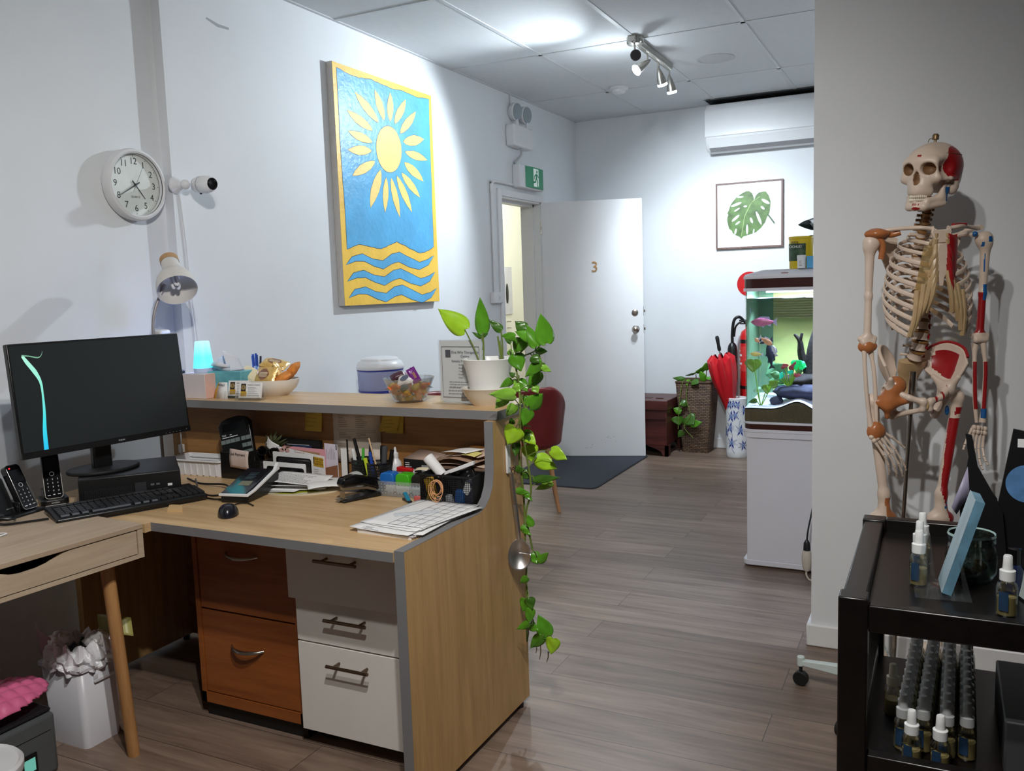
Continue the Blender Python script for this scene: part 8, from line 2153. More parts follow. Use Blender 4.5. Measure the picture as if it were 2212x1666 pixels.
# skull, turned to the left of the body
SKM = Matrix.Translation((0.004, 0.0, 1.664)) @ Matrix.Rotation(R(-54), 4, 'Z') @ Matrix.Rotation(R(4), 4, 'Y')
def skull(P):
    Q = P.copy(); Q[..., 0] = np.abs(Q[..., 0])
    d = ellip(P, (0, 0.022, 0.033), (0.0715, 0.092, 0.071))
    d = smin(d, ellip(P, (0, -0.035, 0.03), (0.055, 0.045, 0.05)), 0.02)
    d = smin(d, ellip(P, (0, -0.052, -0.028), (0.036, 0.030, 0.036)), 0.015)
    d = smin(d, capsule(Q, (0, -0.068, 0.043), (0.042, -0.058, 0.043), 0.012, 0.009), 0.012)
    d = smin(d, capsule(Q, (0, -0.070, -0.046), (0.026, -0.048, -0.046), 0.0115, 0.011), 0.012)
    d = smin(d, ellip(Q, (0.047, -0.050, -0.006), (0.016, 0.015, 0.014)), 0.014)
    d = smin(d, capsule(Q, (0.046, -0.062, 0.036), (0.052, -0.05, 0.0), 0.007, 0.008), 0.008)
    d = smin(d, ellip(Q, (0.052, 0.03, -0.026), (0.017, 0.02, 0.025)), 0.014)
    d = smin(d, ellip(P, (0, 0.06, -0.012), (0.05, 0.045, 0.03)), 0.02)
    d = smax(d, -ellip(Q, (0.0625, -0.03, 0.022), (0.016, 0.026, 0.026)), 0.01)
    d = smin(d, capsule(Q, (0.053, -0.046, -0.010), (0.068, -0.012, -0.006), 0.0065, 0.005), 0.006)
    d = smin(d, capsule(Q, (0.068, -0.012, -0.006), (0.062, 0.018, -0.002), 0.005, 0.006), 0.006)
    d = smax(d, -ellip(Q, (0.031, -0.078, 0.020), (0.0205, 0.034, 0.018)), 0.004)
    nose = smin(ellip(P, (0, -0.086, -0.014), (0.0115, 0.026, 0.013)), ellip(P, (0, -0.082, 0.002), (0.006, 0.018, 0.012)), 0.006)
    return smax(d, -nose, 0.003)
def pick_skull(c):
    m = np.zeros(len(c))
    ax_ = np.abs(c[:, 0])
    eye = (((ax_ - 0.031) / 0.0195) ** 2 + ((c[:, 2] - 0.02) / 0.017) ** 2 < 1) & (c[:, 1] > -0.072) & (c[:, 1] < -0.03)
    nz = ((c[:, 0] / 0.0105) ** 2 + ((c[:, 2] + 0.008) / 0.02) ** 2 < 1) & (c[:, 1] > -0.078) & (c[:, 1] < -0.04)
    m[eye | nz] = 3
    red = (((c[:, 1] - 0.022) / 0.046) ** 2 + ((c[:, 2] - 0.038) / 0.05) ** 2 < 1) & (c[:, 0] > 0.035)
    m[red & ~eye] = 1
    m[(np.abs(c[:, 0] - 0.004) < 0.006) & (np.abs(c[:, 2] - 0.058) < 0.003) & (c[:, 1] < -0.05)] = 1
    m[(c[:, 0] > 0.04) & (c[:, 1] < -0.02) & (c[:, 2] < -0.0125) & (c[:, 2] > -0.02) & (c[:, 1] > -0.05)] = 1
    return m
skl = bones('skull', skull, (-0.085, -0.105, -0.075), (0.085, 0.125, 0.115), 0.0024, BM, sk, pick_skull, SKM)
g = G(); g.M = SKM
g.tube([(0.0645 * math.cos(a), 0.022 + 0.0832 * math.sin(a), 0.066) for a in np.linspace(0, 2 * PI, 61)[:-1]], 0.0008, 5, closed=True)
obj('cap_seam', g, SOCK, skl)
g = G(); g.M = SKM
g.tube([(0, 0.01, 0.10), (0, 0.01, 0.113)], 0.004, 8); g.lathe([(0, 0.108), (0.009, 0.11), (0.0095, 0.122), (0.006, 0.127), (0, 0.127)], (0, 0.01, 0), 14)
g.tube(bez([(0.0, 0.004, 0.113), (-0.012, 0.0, 0.112), (-0.016, 0, 0.102)], 4), 0.0012, 5)
obj('cap_screw', g, mat('brass_knob', (132, 108, 76), 0.4, 0.6), skl)
def jaw(P):
    Q = P.copy(); Q[..., 0] = np.abs(Q[..., 0])
    d = capsule(Q, (0, -0.071, -0.090), (0.022, -0.062, -0.088), 0.011, 0.0105)
    d = smin(d, capsule(Q, (0, -0.072, -0.074), (0.026, -0.056, -0.070), 0.007, 0.007), 0.008)
    d = smin(d, capsule(Q, (0.022, -0.062, -0.088), (0.048, -0.008, -0.076), 0.0115, 0.0115), 0.008)
    d = smin(d, capsule(Q, (0.027, -0.056, -0.072), (0.046, -0.014, -0.060), 0.009, 0.010), 0.008)
    d = smin(d, capsule(Q, (0.046, -0.006, -0.066), (0.052, 0.012, -0.012), 0.0105, 0.007), 0.012)
    d = smin(d, capsule(Q, (0.046, -0.020, -0.060), (0.050, -0.008, -0.018), 0.008, 0.005), 0.012)
    return d
def pick_jaw(c):
    m = np.zeros(len(c))
    m[(c[:, 0] > 0.036) & (c[:, 1] > -0.012) & (c[:, 2] < -0.030) & (c[:, 2] > -0.072)] = 2
    m[(c[:, 1] < -0.05) & (((c[:, 0] - 0.006) / 0.012) ** 2 + ((c[:, 2] + 0.094) / 0.004) ** 2 < 1)] = 1
    for x in (-0.002, 0.005, 0.012):
        m[(c[:, 1] < -0.05) & (np.abs(c[:, 0] - x) < 0.002) & (np.abs(c[:, 2] + 0.081) < 0.0035)] = 1
    return m
jw = bones('mandible', jaw, (-0.065, -0.09, -0.108), (0.065, 0.022, -0.006), 0.0022, BM, sk, pick_jaw, SKM)
g = G(); g.M = SKM
for row, z0, z1 in ((0, -0.0545, -0.064), (1, -0.065, -0.0735)):
    for k in range(-6, 7):
        a = k * 0.19
        x, y = 0.0275 * math.sin(a), -0.047 - 0.029 * math.cos(a)
        g.ell((x, y, (z0 + z1) / 2), (0.0032, 0.004, 0.0056), 8, 6)
obj('teeth', g, mat('tooth_white', (216, 204, 184), 0.3, var=0.03), skl)

# spine
sp_pts = [(0.0, 0.006, 1.606), (0, 0.004, 1.570), (0, 0.02, 1.535), (0, 0.05, 1.48), (0, 0.066, 1.42), (0, 0.058, 1.35), (0, 0.035, 1.28), (-0.008, 0.012, 1.22), (-0.016, 0.010, 1.16), (-0.022, 0.026, 1.118)]
SPN = bez(sp_pts, 12)
cum = [0]
for a, b in zip(SPN, SPN[1:]): cum.append(cum[-1] + (b - a).length)
def at_s(s):
    for i in range(len(cum) - 1):
        if cum[i + 1] >= s:
            return SPN[i].lerp(SPN[i + 1], (s - cum[i]) / max(1e-9, cum[i + 1] - cum[i])), (SPN[i + 1] - SPN[i]).normalized()
    return SPN[-1], (SPN[-1] - SPN[-2]).normalized()
sizes = [0.0155] * 7 + [0.0185 + 0.00055 * k for k in range(12)] + [0.030] * 5
tot = sum(sizes); s_ = 0; VERT = []
for k, h in enumerate(sizes):
    L = cum[-1] * h / tot
    p, d = at_s(s_ + L * 0.5); s_ += L
    VERT.append(p)
    r_ = 0.0115 + 0.0005 * k if k < 7 else 0.0135 + 0.00055 * (k - 7) if k < 19 else 0.0225
    M_ = towards(p, -d)
    g = G()
    g.lathe([(0, -L * 0.38), (r_, -L * 0.38), (r_ * 0.84, 0), (r_, L * 0.38), (0, L * 0.38)], n=18, M=M_)
    up = Vector((0, 0.0, 0)); b = Vector((0, 1, 0))
    tp = 0.024 if k < 7 else 0.03 if k < 19 else 0.040
    spn = (0.03, -0.008) if k < 7 else (0.045, -0.022) if k < 19 else (0.045, -0.006)
    g.tube([p + b * r_ * 0.8, p + b * (spn[0] * 0.6) + Vector((0, 0, spn[1] * 0.4)), p + b * spn[0] + Vector((0, 0, spn[1]))], [0.007, 0.005, 0.006], 8, flat=0.6)
    for s in (-1, 1):
        g.tube([p + b * r_ * 0.7, p + Vector((s * tp * 0.6, r_ * 0.8, 0.001)), p + Vector((s * tp, r_ * 0.9, 0.002))], [0.005, 0.004, 0.0045], 7)
    v = obj('vertebra', g, DISC if k < 7 else BONE, sk)
    if k == 2: v['label'] = 'brown neck vertebra'
    g = G().lathe([(0, L * 0.38), (r_ * 1.05, L * 0.38), (r_ * 1.12, L * 0.5), (r_ * 1.05, L * 0.62), (0, L * 0.62)], n=18, M=M_)
    obj('disc', g, DISC, v)
    if k >= 19:
        obj('muscle_mark', G().box(p.x + r_ * 0.75, p.x + r_ * 1.02, p.y - 0.012, p.y + 0.004, p.z - L * 0.3, p.z + L * 0.3), MUS, v, bevel=0.002)

# rib cage
RA = [0.05, 0.078, 0.096, 0.108, 0.117, 0.123, 0.127, 0.129, 0.127, 0.122, 0.108, 0.09]
ZST = [1.495, 1.478, 1.460, 1.440, 1.422, 1.404, 1.386]
for k in range(12):
    p = VERT[7 + k]; a = RA[k]; drop = 0.022 + 0.0085 * min(k, 8)
    f1 = -72 if k < 7 else -62 + (k - 7) * 6 if k < 10 else -8 + 20 * (k - 10)
    cy, bb_ = -0.004 + 0.012 * (k < 2), 0.078 if k > 1 else 0.066
    for s in (-1, 1):
        pts = [p + Vector((s * 0.012, 0.012, 0)), p + Vector((s * 0.028, 0.020, 0.002))]
        for q in range(0, 15):
            f = 64 + (f1 - 64) * q / 14
            t = (64 - f) / 126
            pts.append(Vector((s * a * math.cos(R(f)), cy + bb_ * math.sin(R(f)) * (1 if f < 0 else 1.0), p.z - drop * (1.4 * t) - 0.01 * k / 11 * t)))
        rb_o = obj('rib', G().tube(bez(pts, 2), 0.0072 if k > 1 else 0.006, 8, flat=0.55, up=(0, 0, 1)), BONE, sk)
        e_ = pts[-1]
        if k < 10:
            if k < 7: tgt = Vector((s * 0.016, -0.083 - 0.0012 * k, ZST[k]))
            else: tgt = Vector((s * (0.030 + 0.018 * (k - 7)), -0.088 + 0.004 * (k - 7), 1.366 - 0.018 * (k - 7)))
            mid = (e_ + tgt) / 2 + Vector((0, -0.010, -0.010 if k > 2 else -0.002))
            cc = obj('rib_cartilage', G().tube(bez([e_, mid, tgt], 5), 0.0078, 8), MUS if (s > 0 and 1 < k < 6) else CART, rb_o)
obj('manubrium', G().prism([(-0.026, 1.512), (-0.012, 1.505), (0.012, 1.505), (0.026, 1.512), (0.03, 1.497), (0.016, 1.466), (-0.016, 1.466), (-0.03, 1.497)], -0.088, -0.078, 'y'), BONE, sk, bevel=0.003)
obj('sternum', G().prism([(-0.013, 1.465), (0.013, 1.465), (0.018, 1.42), (0.019, 1.385), (0.008, 1.366), (0.005, 1.34), (-0.005, 1.34), (-0.008, 1.366), (-0.019, 1.385), (-0.018, 1.42)], -0.094, -0.084, 'y'), BONE, sk, bevel=0.003)
g = G().grid(lambda u, v: Vector((0.018 + 0.036 * u, -0.088 + 0.020 * u * u, 1.375 + 0.118 * v - 0.012 * u)), 8, 10)
obj('chest_muscle', g, MUS, sk, solid=0.004)
g = G().grid(lambda u, v: Vector((-0.016 - (0.03 + 0.03 * (1 - v)) * u, -0.086 + 0.012 * u * u, 1.325 + 0.135 * v - 0.025 * u * (1 - v) + 0.03 * (1 - u) * (1 - v))), 8, 10)
obj('cartilage_sheet', g, clear('amber_film', (226, 206, 164), 0.08, milky=0.35, milk=(196, 172, 124)), sk)
for s in (-1, 1):
    obj('clavicle', G().tube(bez([(s * 0.022, -0.078, 1.508), (s * 0.06, -0.07, 1.513), (s * 0.105, -0.025, 1.514), (s * 0.148, 0.0, 1.510)], 6), [0.0085] + [0.0062] * 17 + [0.008], 10), BONE, sk)
    g = G().prism([(s * 0.062, 1.49), (s * 0.135, 1.505), (s * 0.128, 1.47), (s * 0.085, 1.365), (s * 0.07, 1.40)], 0.062, 0.067, 'y')
    g.tube(bez([(s * 0.068, 0.072, 1.47), (s * 0.12, 0.07, 1.495), (s * 0.155, 0.035, 1.512), (s * 0.160, 0.0, 1.512)], 5), [0.005] * 8 + [0.008] * 8, 8)
    g.tube(bez([(s * 0.12, 0.05, 1.492), (s * 0.125, 0.01, 1.494), (s * 0.13, -0.012, 1.488)], 4), 0.007, 8)
    scp = obj('scapula', g, BONE, sk)
    if s > 0:
        obj('muscle_mark', G().prism([(0.066, 1.487), (0.12, 1.497), (0.115, 1.44), (0.085, 1.375)], 0.058, 0.0615, 'y').tube(bez([(0.04, -0.07, 1.517), (0.09, -0.042, 1.519)], 6), 0.0065, 8), MUS, scp)
        obj('blue_mark', G().ell((0.135, -0.012, 1.492), 0.0085, 10, 8), BLM, scp)

# arms
def arm(s, el, wr, tipv, label_red):
    sh = Vector((s * 0.166, 0.0, 1.476)); el = Vector(el); wr = Vector(wr)
    ps = sh + Vector((s * 0.008, 0, -0.02))
    def hum(P):
        d = ellip(P, sh, (0.023, 0.022, 0.023))
        d = smin(d, ellip(P, sh + Vector((s * 0.013, 0, 0.002)), (0.014, 0.017, 0.019)), 0.01)
        d = smin(d, capsule(P, ps, (ps + el) / 2, 0.0145, 0.0105), 0.02)
        d = smin(d, capsule(P, (ps + el) / 2, el + Vector((0, 0, 0.02)), 0.0105, 0.0115), 0.01)
        d = smin(d, capsule(P, el + Vector((-0.021, 0, 0.012)), el + Vector((0.021, 0, 0.012)), 0.009, 0.009), 0.014)
        return smin(d, capsule(P, el + Vector((-0.012, -0.004, 0)), el + Vector((0.015, -0.004, 0.0)), 0.011, 0.010), 0.008)
    def pk(c):
        m = np.zeros(len(c))
        if label_red:
            f = (sh.z - c[:, 2]) / (sh.z - el.z)
            m[(f > 0.52) & (f < 0.93) & (c[:, 1] < 0.004)] = 1
            m[(f > 0.44) & (f < 0.60) & (c[:, 0] > el.x + 0.0005) & (c[:, 1] < 0.002)] = 2
            for z, x, w_ in ((0.03, 0.012, 0.006), (0.045, -0.008, 0.004)):
                m[(np.abs(c[:, 0] - sh.x - x) < w_) & (np.abs(sh.z - c[:, 2] - z + 0.03) < 0.007) & (c[:, 1] < 0)] = 2
            m[(np.abs(c[:, 0] - sh.x - 0.001) < 0.002) & (f > 0.14) & (f < 0.32) & (c[:, 1] < 0)] = 2
        return m
    lo = [min(sh[i], el[i]) - 0.045 for i in range(3)]; hi = [max(sh[i], el[i]) + 0.045 for i in range(3)]
    bones('humerus', hum, lo, hi, 0.0034, BM, sk, pk)
    for nm, dx, dy, r0, r1, r2 in (('ulna', -s * 0.010, 0.008, 0.011, 0.0062, 0.005), ('radius', s * 0.010, -0.002, 0.009, 0.0062, 0.0105)):
        a, b = el + Vector((dx, dy, -0.010)), wr + Vector((dx * 0.8 * (1 if nm == 'radius' else 1.2), 0, 0.008))
        pts = bez([a, a.lerp(b, 0.3) + Vector((dx * 0.5, -0.004, 0)), a.lerp(b, 0.7) + Vector((dx * 0.4, 0, 0)), b], 5)
        n_ = len(pts)
        rr_ = [r0 + (r1 - r0) * min(1, i / 3) if i < n_ - 4 else r1 + (r2 - r1) * (i - n_ + 4) / 3 for i in range(n_)]
        bo = obj(nm, G().tube(pts, rr_, 12), BONE, sk)
        if label_red:
            q0, q1 = (int(n_ * 0.3), int(n_ * 0.85))
            obj('muscle_mark', G().tube([p + Vector((0, -0.0025, 0)) for p in pts[q0:q1]], 0.0058, 10), MUS, bo)
            if nm == 'radius':
                obj('blue_mark', G().tube([p + Vector((0, -0.003, 0)) for p in pts[-4:-1]], 0.0085, 10), BLM, bo)
    # hand: wrist cluster and five jointed fingers
    hd = Vector(tipv) - wr; L = hd.length; hd.normalize()
    sd = Vector((1, 0.2, 0)) - hd * Vector((1, 0.2, 0)).dot(hd); sd.normalize()
    nr = hd.cross(sd)
    g = G()
    for r_ in range(2):
        for q in range(4):
            g.ell(wr + hd * (0.010 + 0.013 * r_) + sd * (-0.018 + 0.012 * q) + nr * 0.002 * (q % 2), (0.0085, 0.0085, 0.0085), 10, 8)
    obj('wrist_bones', g, BONE, sk)
    for q, (off, ln, spread, bend) in enumerate([(-0.018, 0.84, -0.05, 0.34), (-0.006, 0.95, -0.01, 0.28), (0.006, 1.0, 0.02, 0.24), (0.018, 0.93, 0.06, 0.2), (0.024, 0.62, 0.40, 0.12)]):
        off *= s * -1; spread *= s * -1
        dirv = (hd + sd * spread).normalized(); p = wr + hd * 0.026 + sd * off
        if q == 4: p = wr + hd * 0.014 + sd * off
        segs = (0.40, 0.26, 0.18, 0.13) if q < 4 else (0.42, 0.32, 0.24)
        g = G(); ang = 0.0
        for i, f in enumerate(segs):
            e_ = p + dirv * (L * 0.92 * ln * f - 0.003)
            mdl = (p + e_) / 2
            g.tube([p, p.lerp(e_, 0.2), mdl, p.lerp(e_, 0.8), e_], [0.0052 - 0.0006 * i, 0.0048 - 0.0006 * i, 0.0034 - 0.0004 * i, 0.0046 - 0.0006 * i, 0.005 - 0.0008 * i], 8)
            p = e_ + dirv * 0.003
            dirv = (dirv + nr * bend * (1 if label_red else -1)).normalized()
        obj('finger' if q < 4 else 'thumb', g, BONE, sk)
    return sh, el, wr
shR, elR, wrR = arm(-1, (-0.178, 0.0, 1.176), (-0.163, -0.02, 0.905), (-0.07, -0.05, 0.765), False)
shL, elL, wrL = arm(1, (0.164, 0.0, 1.174), (0.166, -0.01, 0.912), (0.142, -0.03, 0.775), True)
for nm, p, r in (('shoulder_ligament', shR + Vector((0.012, -0.006, 0.026)), (0.036, 0.028, 0.016)), ('elbow_ligament', elR + Vector((0.0, -0.002, -0.012)), (0.027, 0.017, 0.020)), ('wrist_ligament', wrR + Vector((0.006, -0.003, 0.0)), (0.026, 0.016, 0.028))):
    rock_ = lambda u, v: Vector((p.x + r[0] * (1 + 0.1 * math.sin(9 * u * PI)) * math.sin(PI * v) * math.cos(2 * PI * u), p.y + r[1] * math.sin(PI * v) * math.sin(2 * PI * u), p.z + r[2] * math.cos(PI * v) * (1 + 0.08 * math.sin(6 * PI * u))))
    obj(nm, G().grid(rock_, 28, 14), AMB, sk)
obj('shoulder_ligament', G().tube(bez([shR + Vector((0.02, -0.004, 0.03)), shR + Vector((0.05, -0.01, 0.022)), shR + Vector((0.075, -0.02, 0.028))], 5), 0.009, 10).tube(bez([shR + Vector((0.0, -0.01, 0.02)), shR + Vector((0.025, -0.014, -0.005)), shR + Vector((0.022, -0.01, -0.05))], 5), 0.009, 10), AMB, sk)

# pelvis
PX = -0.022
for s in (-1, 1):
    crest = bez([(0.042, 0.078, 1.118), (0.066, 0.066, 1.150), (0.10, 0.03, 1.166), (0.126, -0.018, 1.150), (0.124, -0.056, 1.108)], 6)
    low = bez([(0.044, 0.052, 1.080), (0.056, 0.032, 1.064), (0.068, 0.012, 1.050), (0.084, -0.010, 1.040), (0.102, -0.044, 1.060)], 6)
    def blade(u, v):
        q = u * (len(crest) - 1); i = min(int(q), len(crest) - 2)
        a = crest[i].lerp(crest[i + 1], q - i); b = low[i].lerp(low[i + 1], q - i)
        p_ = a.lerp(b, v) + Vector((0.012, 0.012, -0.004)) * math.sin(PI * v) * math.sin(PI * u)
        return Vector((PX + s * p_.x, p_.y, p_.z))
    nu_, nv_ = 48, 26
    g = G().grid(blade, nu_, nv_) if s > 0 else G().grid(lambda u, v: blade(1 - u, v), nu_, nv_)
    il = obj('ilium', g, BONE, sk, solid=0.009)
    if s > 0:
        gm = G()
        for j in range(nv_):
            for i in range(nu_):
                u, v = (i + 0.5) / nu_, (j + 0.5) / nv_
                if 0.25 < u < 0.9 and 0.2 < v < 0.86 - 0.35 * max(0, 0.62 - u) and not (u < 0.33 and v < 0.3):
                    P4 = [blade((i + a) / nu_, (j + b) / nv_) + Vector((-0.0030, -0.0052, 0.002)) for a, b in ((0, 0), (1, 0), (1, 1), (0, 1))]
                    gm.add(P4, [(0, 1, 2, 3)])
        obj('iliac_muscle', gm, MUS, il)
        obj('crest_mark', G().tube([Vector((PX + p.x + 0.001, p.y - 0.004, p.z + 0.002)) for p in crest[4:-2]], 0.0045, 8), MUS, il)
    else:
        pass
    T = lambda x, y, z: Vector((PX + s * x, y, z))
    def hipb(P):
        d = ellip(P, T(0.088, -0.004, 1.022), (0.024, 0.028, 0.029))
        d = smin(d, capsule(P, T(0.088, -0.02, 1.034), T(0.102, -0.044, 1.066), 0.014, 0.008), 0.015)
        d = smin(d, capsule(P, T(0.080, 0.0, 1.034), T(0.06, 0.026, 1.062), 0.014, 0.008), 0.015)
        d = smin(d, capsule(P, T(0.082, -0.018, 1.026), T(0.048, -0.052, 1.008), 0.013, 0.0085), 0.015)
        d = smin(d, capsule(P, T(0.048, -0.052, 1.008), T(0.010, -0.064, 0.996), 0.0085, 0.0095), 0.008)
        d = smin(d, capsule(P, T(0.010, -0.064, 1.0), T(0.010, -0.06, 0.976), 0.0095, 0.009), 0.008)
        d = smin(d, capsule(P, T(0.086, 0.012, 1.005), T(0.066, 0.022, 0.945), 0.018, 0.014), 0.015)
        d = smin(d, capsule(P, T(0.066, 0.022, 0.945), T(0.012, -0.058, 0.972), 0.010, 0.007), 0.01)
        return smax(d, -ellip(P, T(0.112, -0.006, 1.016), (0.022, 0.022, 0.022)), 0.003)
    pkp = (lambda c: np.where((np.abs((c[:, 0] - PX) - 0.045) < 0.03) & (np.sin(c[:, 0] * 260) > 0.55) & (c[:, 1] < -0.03), 1, 0)) if s > 0 else None
    hb = bones('hip_bone', hipb, [min(T(0, 0, 0).x, T(0.13, 0, 0).x) - 0.015, -0.085, 0.925], [max(T(0, 0, 0).x, T(0.13, 0, 0).x) + 0.015, 0.06, 1.08], 0.0036, BM, sk, pkp)
obj('pubic_disc', G().ell((PX, -0.064, 0.988), (0.006, 0.008, 0.016), 12, 8), CART, sk)
obj('sacrum', G().tube(bez([(PX, 0.036, 1.112), (PX, 0.058, 1.07), (PX, 0.07, 1.03), (PX, 0.062, 0.992), (PX, 0.05, 0.975)], 5), [0.044, 0.043, 0.042, 0.04, 0.038, 0.035, 0.032, 0.03, 0.027, 0.024, 0.021, 0.018, 0.015, 0.013, 0.011, 0.01, 0.009, 0.008, 0.007, 0.006, 0.004], 16, flat=0.42, up=(1, 0, 0)), CART, sk)

# legs
def leg(s, hip, tro, kn, red):
    hip, tro, kn = Vector(hip), Vector(tro), Vector(kn)
    def fem(P):
        d = ellip(P, hip, (0.0225, 0.0225, 0.0225))
        d = smin(d, capsule(P, hip, tro + Vector((-s * 0.008, 0, 0)), 0.013, 0.015), 0.008)
        d = smin(d, ellip(P, tro + Vector((0, 0.004, 0.008)), (0.017, 0.02, 0.024)), 0.012)
        d = smin(d, capsule(P, tro + Vector((-s * 0.008, 0.004, -0.03)), kn + Vector((0, 0, 0.09)), 0.0165, 0.0145), 0.02)
        d = smin(d, capsule(P, kn + Vector((0, 0, 0.09)), kn + Vector((0, 0, 0.02)), 0.0145, 0.022), 0.02)
        return smin(d, capsule(P, kn + Vector((-0.020, 0.006, 0.012)), kn + Vector((0.020, 0.006, 0.012)), 0.022, 0.022), 0.016)
    def pk(c):
        f = (tro.z - c[:, 2]) / (tro.z - kn.z); m = np.zeros(len(c)); cx_ = tro.x + (kn.x - tro.x) * f
        if red:
            m[(f > 0.14) & (f < 0.80 - 6 * (cx_ - 0.01 - c[:, 0])) & (c[:, 0] > cx_ - 0.022) & (c[:, 1] < 0.006)] = 1
            m[(f > 0.06) & (f < 0.115) & (c[:, 0] > cx_ - 0.012) & (c[:, 1] < 0.004)] = 1
            for a, b in ((0.83, 0.004), (0.835, 0.013), (0.865, 0.0)):
                m[(np.abs(f - a) < 0.014) & (np.abs(c[:, 0] - cx_ - b) < 0.0042) & (c[:, 1] < 0)] = 2
        else:
            m[(f > 0.78) & (c[:, 0] > cx_ + 0.004) & (c[:, 1] < 0.006)] = 3
        return m
    bones('femur', fem, [min(hip.x, tro.x, kn.x) - 0.05, -0.05, kn.z - 0.03], [max(hip.x, tro.x, kn.x) + 0.05, 0.06, max(hip.z, tro.z) + 0.045], 0.0042, [BONE, MUS, BLM, AMB], sk, pk)
    if red: obj('blue_mark', G().ell(tro + Vector((-0.042, -0.012, -0.03)), (0.007, 0.006, 0.015), 12, 8), BLM, sk)
    an = Vector((kn.x, 0.03, 0.20))
    obj('tibia', G().tube(bez([kn + Vector((0, 0, -0.01)), kn + Vector((0, 0, -0.05)), kn.lerp(an, 0.5), an + Vector((0, 0, 0.03)), an], 4), [0.03, 0.027, 0.023, 0.02, 0.017, 0.014, 0.013, 0.0125, 0.012, 0.012, 0.012, 0.0125, 0.013, 0.014, 0.016, 0.018, 0.018], 14), BONE, sk)
    obj('fibula', G().tube([kn + Vector((s * 0.032, 0.015, -0.04)), kn.lerp(an, 0.5) + Vector((s * 0.026, 0.01, 0)), an + Vector((s * 0.022, 0.004, -0.01))], [0.009, 0.006, 0.009], 10), BONE, sk)
    g = G().ell(an + Vector((0, 0.035, -0.035)), (0.022, 0.034, 0.022), 14, 10).ell(an + Vector((0, -0.01, -0.025)), (0.024, 0.04, 0.02), 14, 10)
    for q in range(5):
        x = -0.026 + 0.013 * q
        g.tube([an + Vector((x * 0.6, -0.035, -0.03)), an + Vector((x, -0.085, -0.048)), an + Vector((x * 1.2, -0.125 + 0.006 * abs(q - 1.5), -0.054))], [0.007, 0.0055, 0.005], 8)
    obj('foot', g, BONE, sk)
leg(-1, (-0.106, -0.006, 1.016), (-0.160, 0.004, 0.986), (-0.120, 0.0, 0.612), False)
leg(1, (0.064, -0.006, 1.013), (0.108, 0.004, 0.990), (0.058, 0.0, 0.606), True)
def hlg(P):
    d = capsule(P, (-0.096, -0.016, 1.042), (-0.118, -0.014, 0.985), 0.030, 0.024)
    d = smin(d, capsule(P, (-0.112, -0.012, 1.0), (-0.146, -0.004, 0.992), 0.024, 0.017), 0.012)
    d = smin(d, capsule(P, (-0.100, -0.026, 0.996), (-0.060, -0.046, 1.004), 0.018, 0.010), 0.012)
    return smin(d, capsule(P, (-0.115, -0.014, 0.98), (-0.118, -0.010, 0.945), 0.016, 0.007), 0.01)
bones('hip_ligament', hlg, (-0.18, -0.07, 0.93), (-0.04, 0.03, 1.08), 0.004, AMB, sk)
# stand: rod, five-legged base, castors (these belong to the skeleton)
rod = obj('stand_rod', G().tube([(-0.045, -0.02, 1.085), (-0.075, 0.02, 0.10)], 0.0062, 14).tube([(-0.045, -0.02, 1.085), (-0.0475, -0.0168, 1.01)], 0.0105, 14), STEEL, sk)
STG = mat('stand_pale_grey', (206, 218, 216), 0.4, var=0.02)
hub = Vector((-0.075, 0.02, 0.09))
obj('stand_hub', G().cyl(hub + Vector((0, 0, -0.03)), hub + Vector((0, 0, 0.05)), 0.022, n=20), STG, sk)
for k in range(5):
    a = R(172 - 26) + 2 * PI * k / 5
    d = Vector((math.cos(a), math.sin(a), 0))
    e_ = hub + d * 0.29
    n_ = Vector((-d.y, d.x, 0))
    vs = []
    for p, w_, h0, h1 in ((hub, 0.017, -0.03, 0.022), (e_ + Vector((0, 0, -0.012)), 0.011, -0.006, 0.012)):
        vs += [p + n_ * w_ + Vector((0, 0, h0)), p - n_ * w_ + Vector((0, 0, h0)), p - n_ * w_ + Vector((0, 0, h1)), p + n_ * w_ + Vector((0, 0, h1))]
    g = G().add(vs, [(0, 1, 2, 3), (7, 6, 5, 4), (0, 4, 5, 1), (1, 5, 6, 2), (2, 6, 7, 3), (3, 7, 4, 0)])
    g.cyl(e_ + Vector((0, 0, -0.022)), e_ + Vector((0, 0, 0.012)), 0.0125, n=16)
    lg_ = obj('stand_leg', g, STG, sk, bevel=0.003)
    g = G().cyl(e_ + n_ * -0.012 + Vector((0, 0, -0.065)), e_ + n_ * 0.012 + Vector((0, 0, -0.065)), 0.025, n=22).cyl(e_ + Vector((0, 0, -0.05)), e_ + Vector((0, 0, -0.02)), 0.006, n=10)
    obj('castor', g, BLACK_MT, lg_, bevel=0.003)
# ------------------------------------------------------------ dark trolley at the right
TRW = wood('espresso_wood', (11, 9, 9), (22, 17, 16), 'y', 0.3)
tl = thing('trolley', 'dark brown two-tier wooden trolley in the right foreground', 'trolley', (0, 0, 0))
TX_0, TX_1, TF, TB, TT = -0.153, 0.40, 1.60, 2.20, 0.805
for x in (TX_0, TX_1 - 0.05):
    for y in (TF, TB - 0.045):
        obj('post', G().box(x, x + 0.05, y, y + 0.045, 0.06, TT), TRW, tl, bevel=0.003)
obj('side_rail', G().box(TX_0 + 0.004, TX_0 + 0.046, TF + 0.0455, TB - 0.0455, TT - 0.045, TT - 0.004), TRW, tl, bevel=0.003)
obj('side_rail', G().box(TX_1 - 0.046, TX_1 - 0.004, TF + 0.0455, TB - 0.0455, TT - 0.045, TT - 0.004), TRW, tl, bevel=0.003)
obj('front_rail', G().box(TX_0 + 0.0505, TX_1 - 0.0505, TF + 0.004, TF + 0.03, TT - 0.062, TT - 0.012), TRW, tl, bevel=0.003)
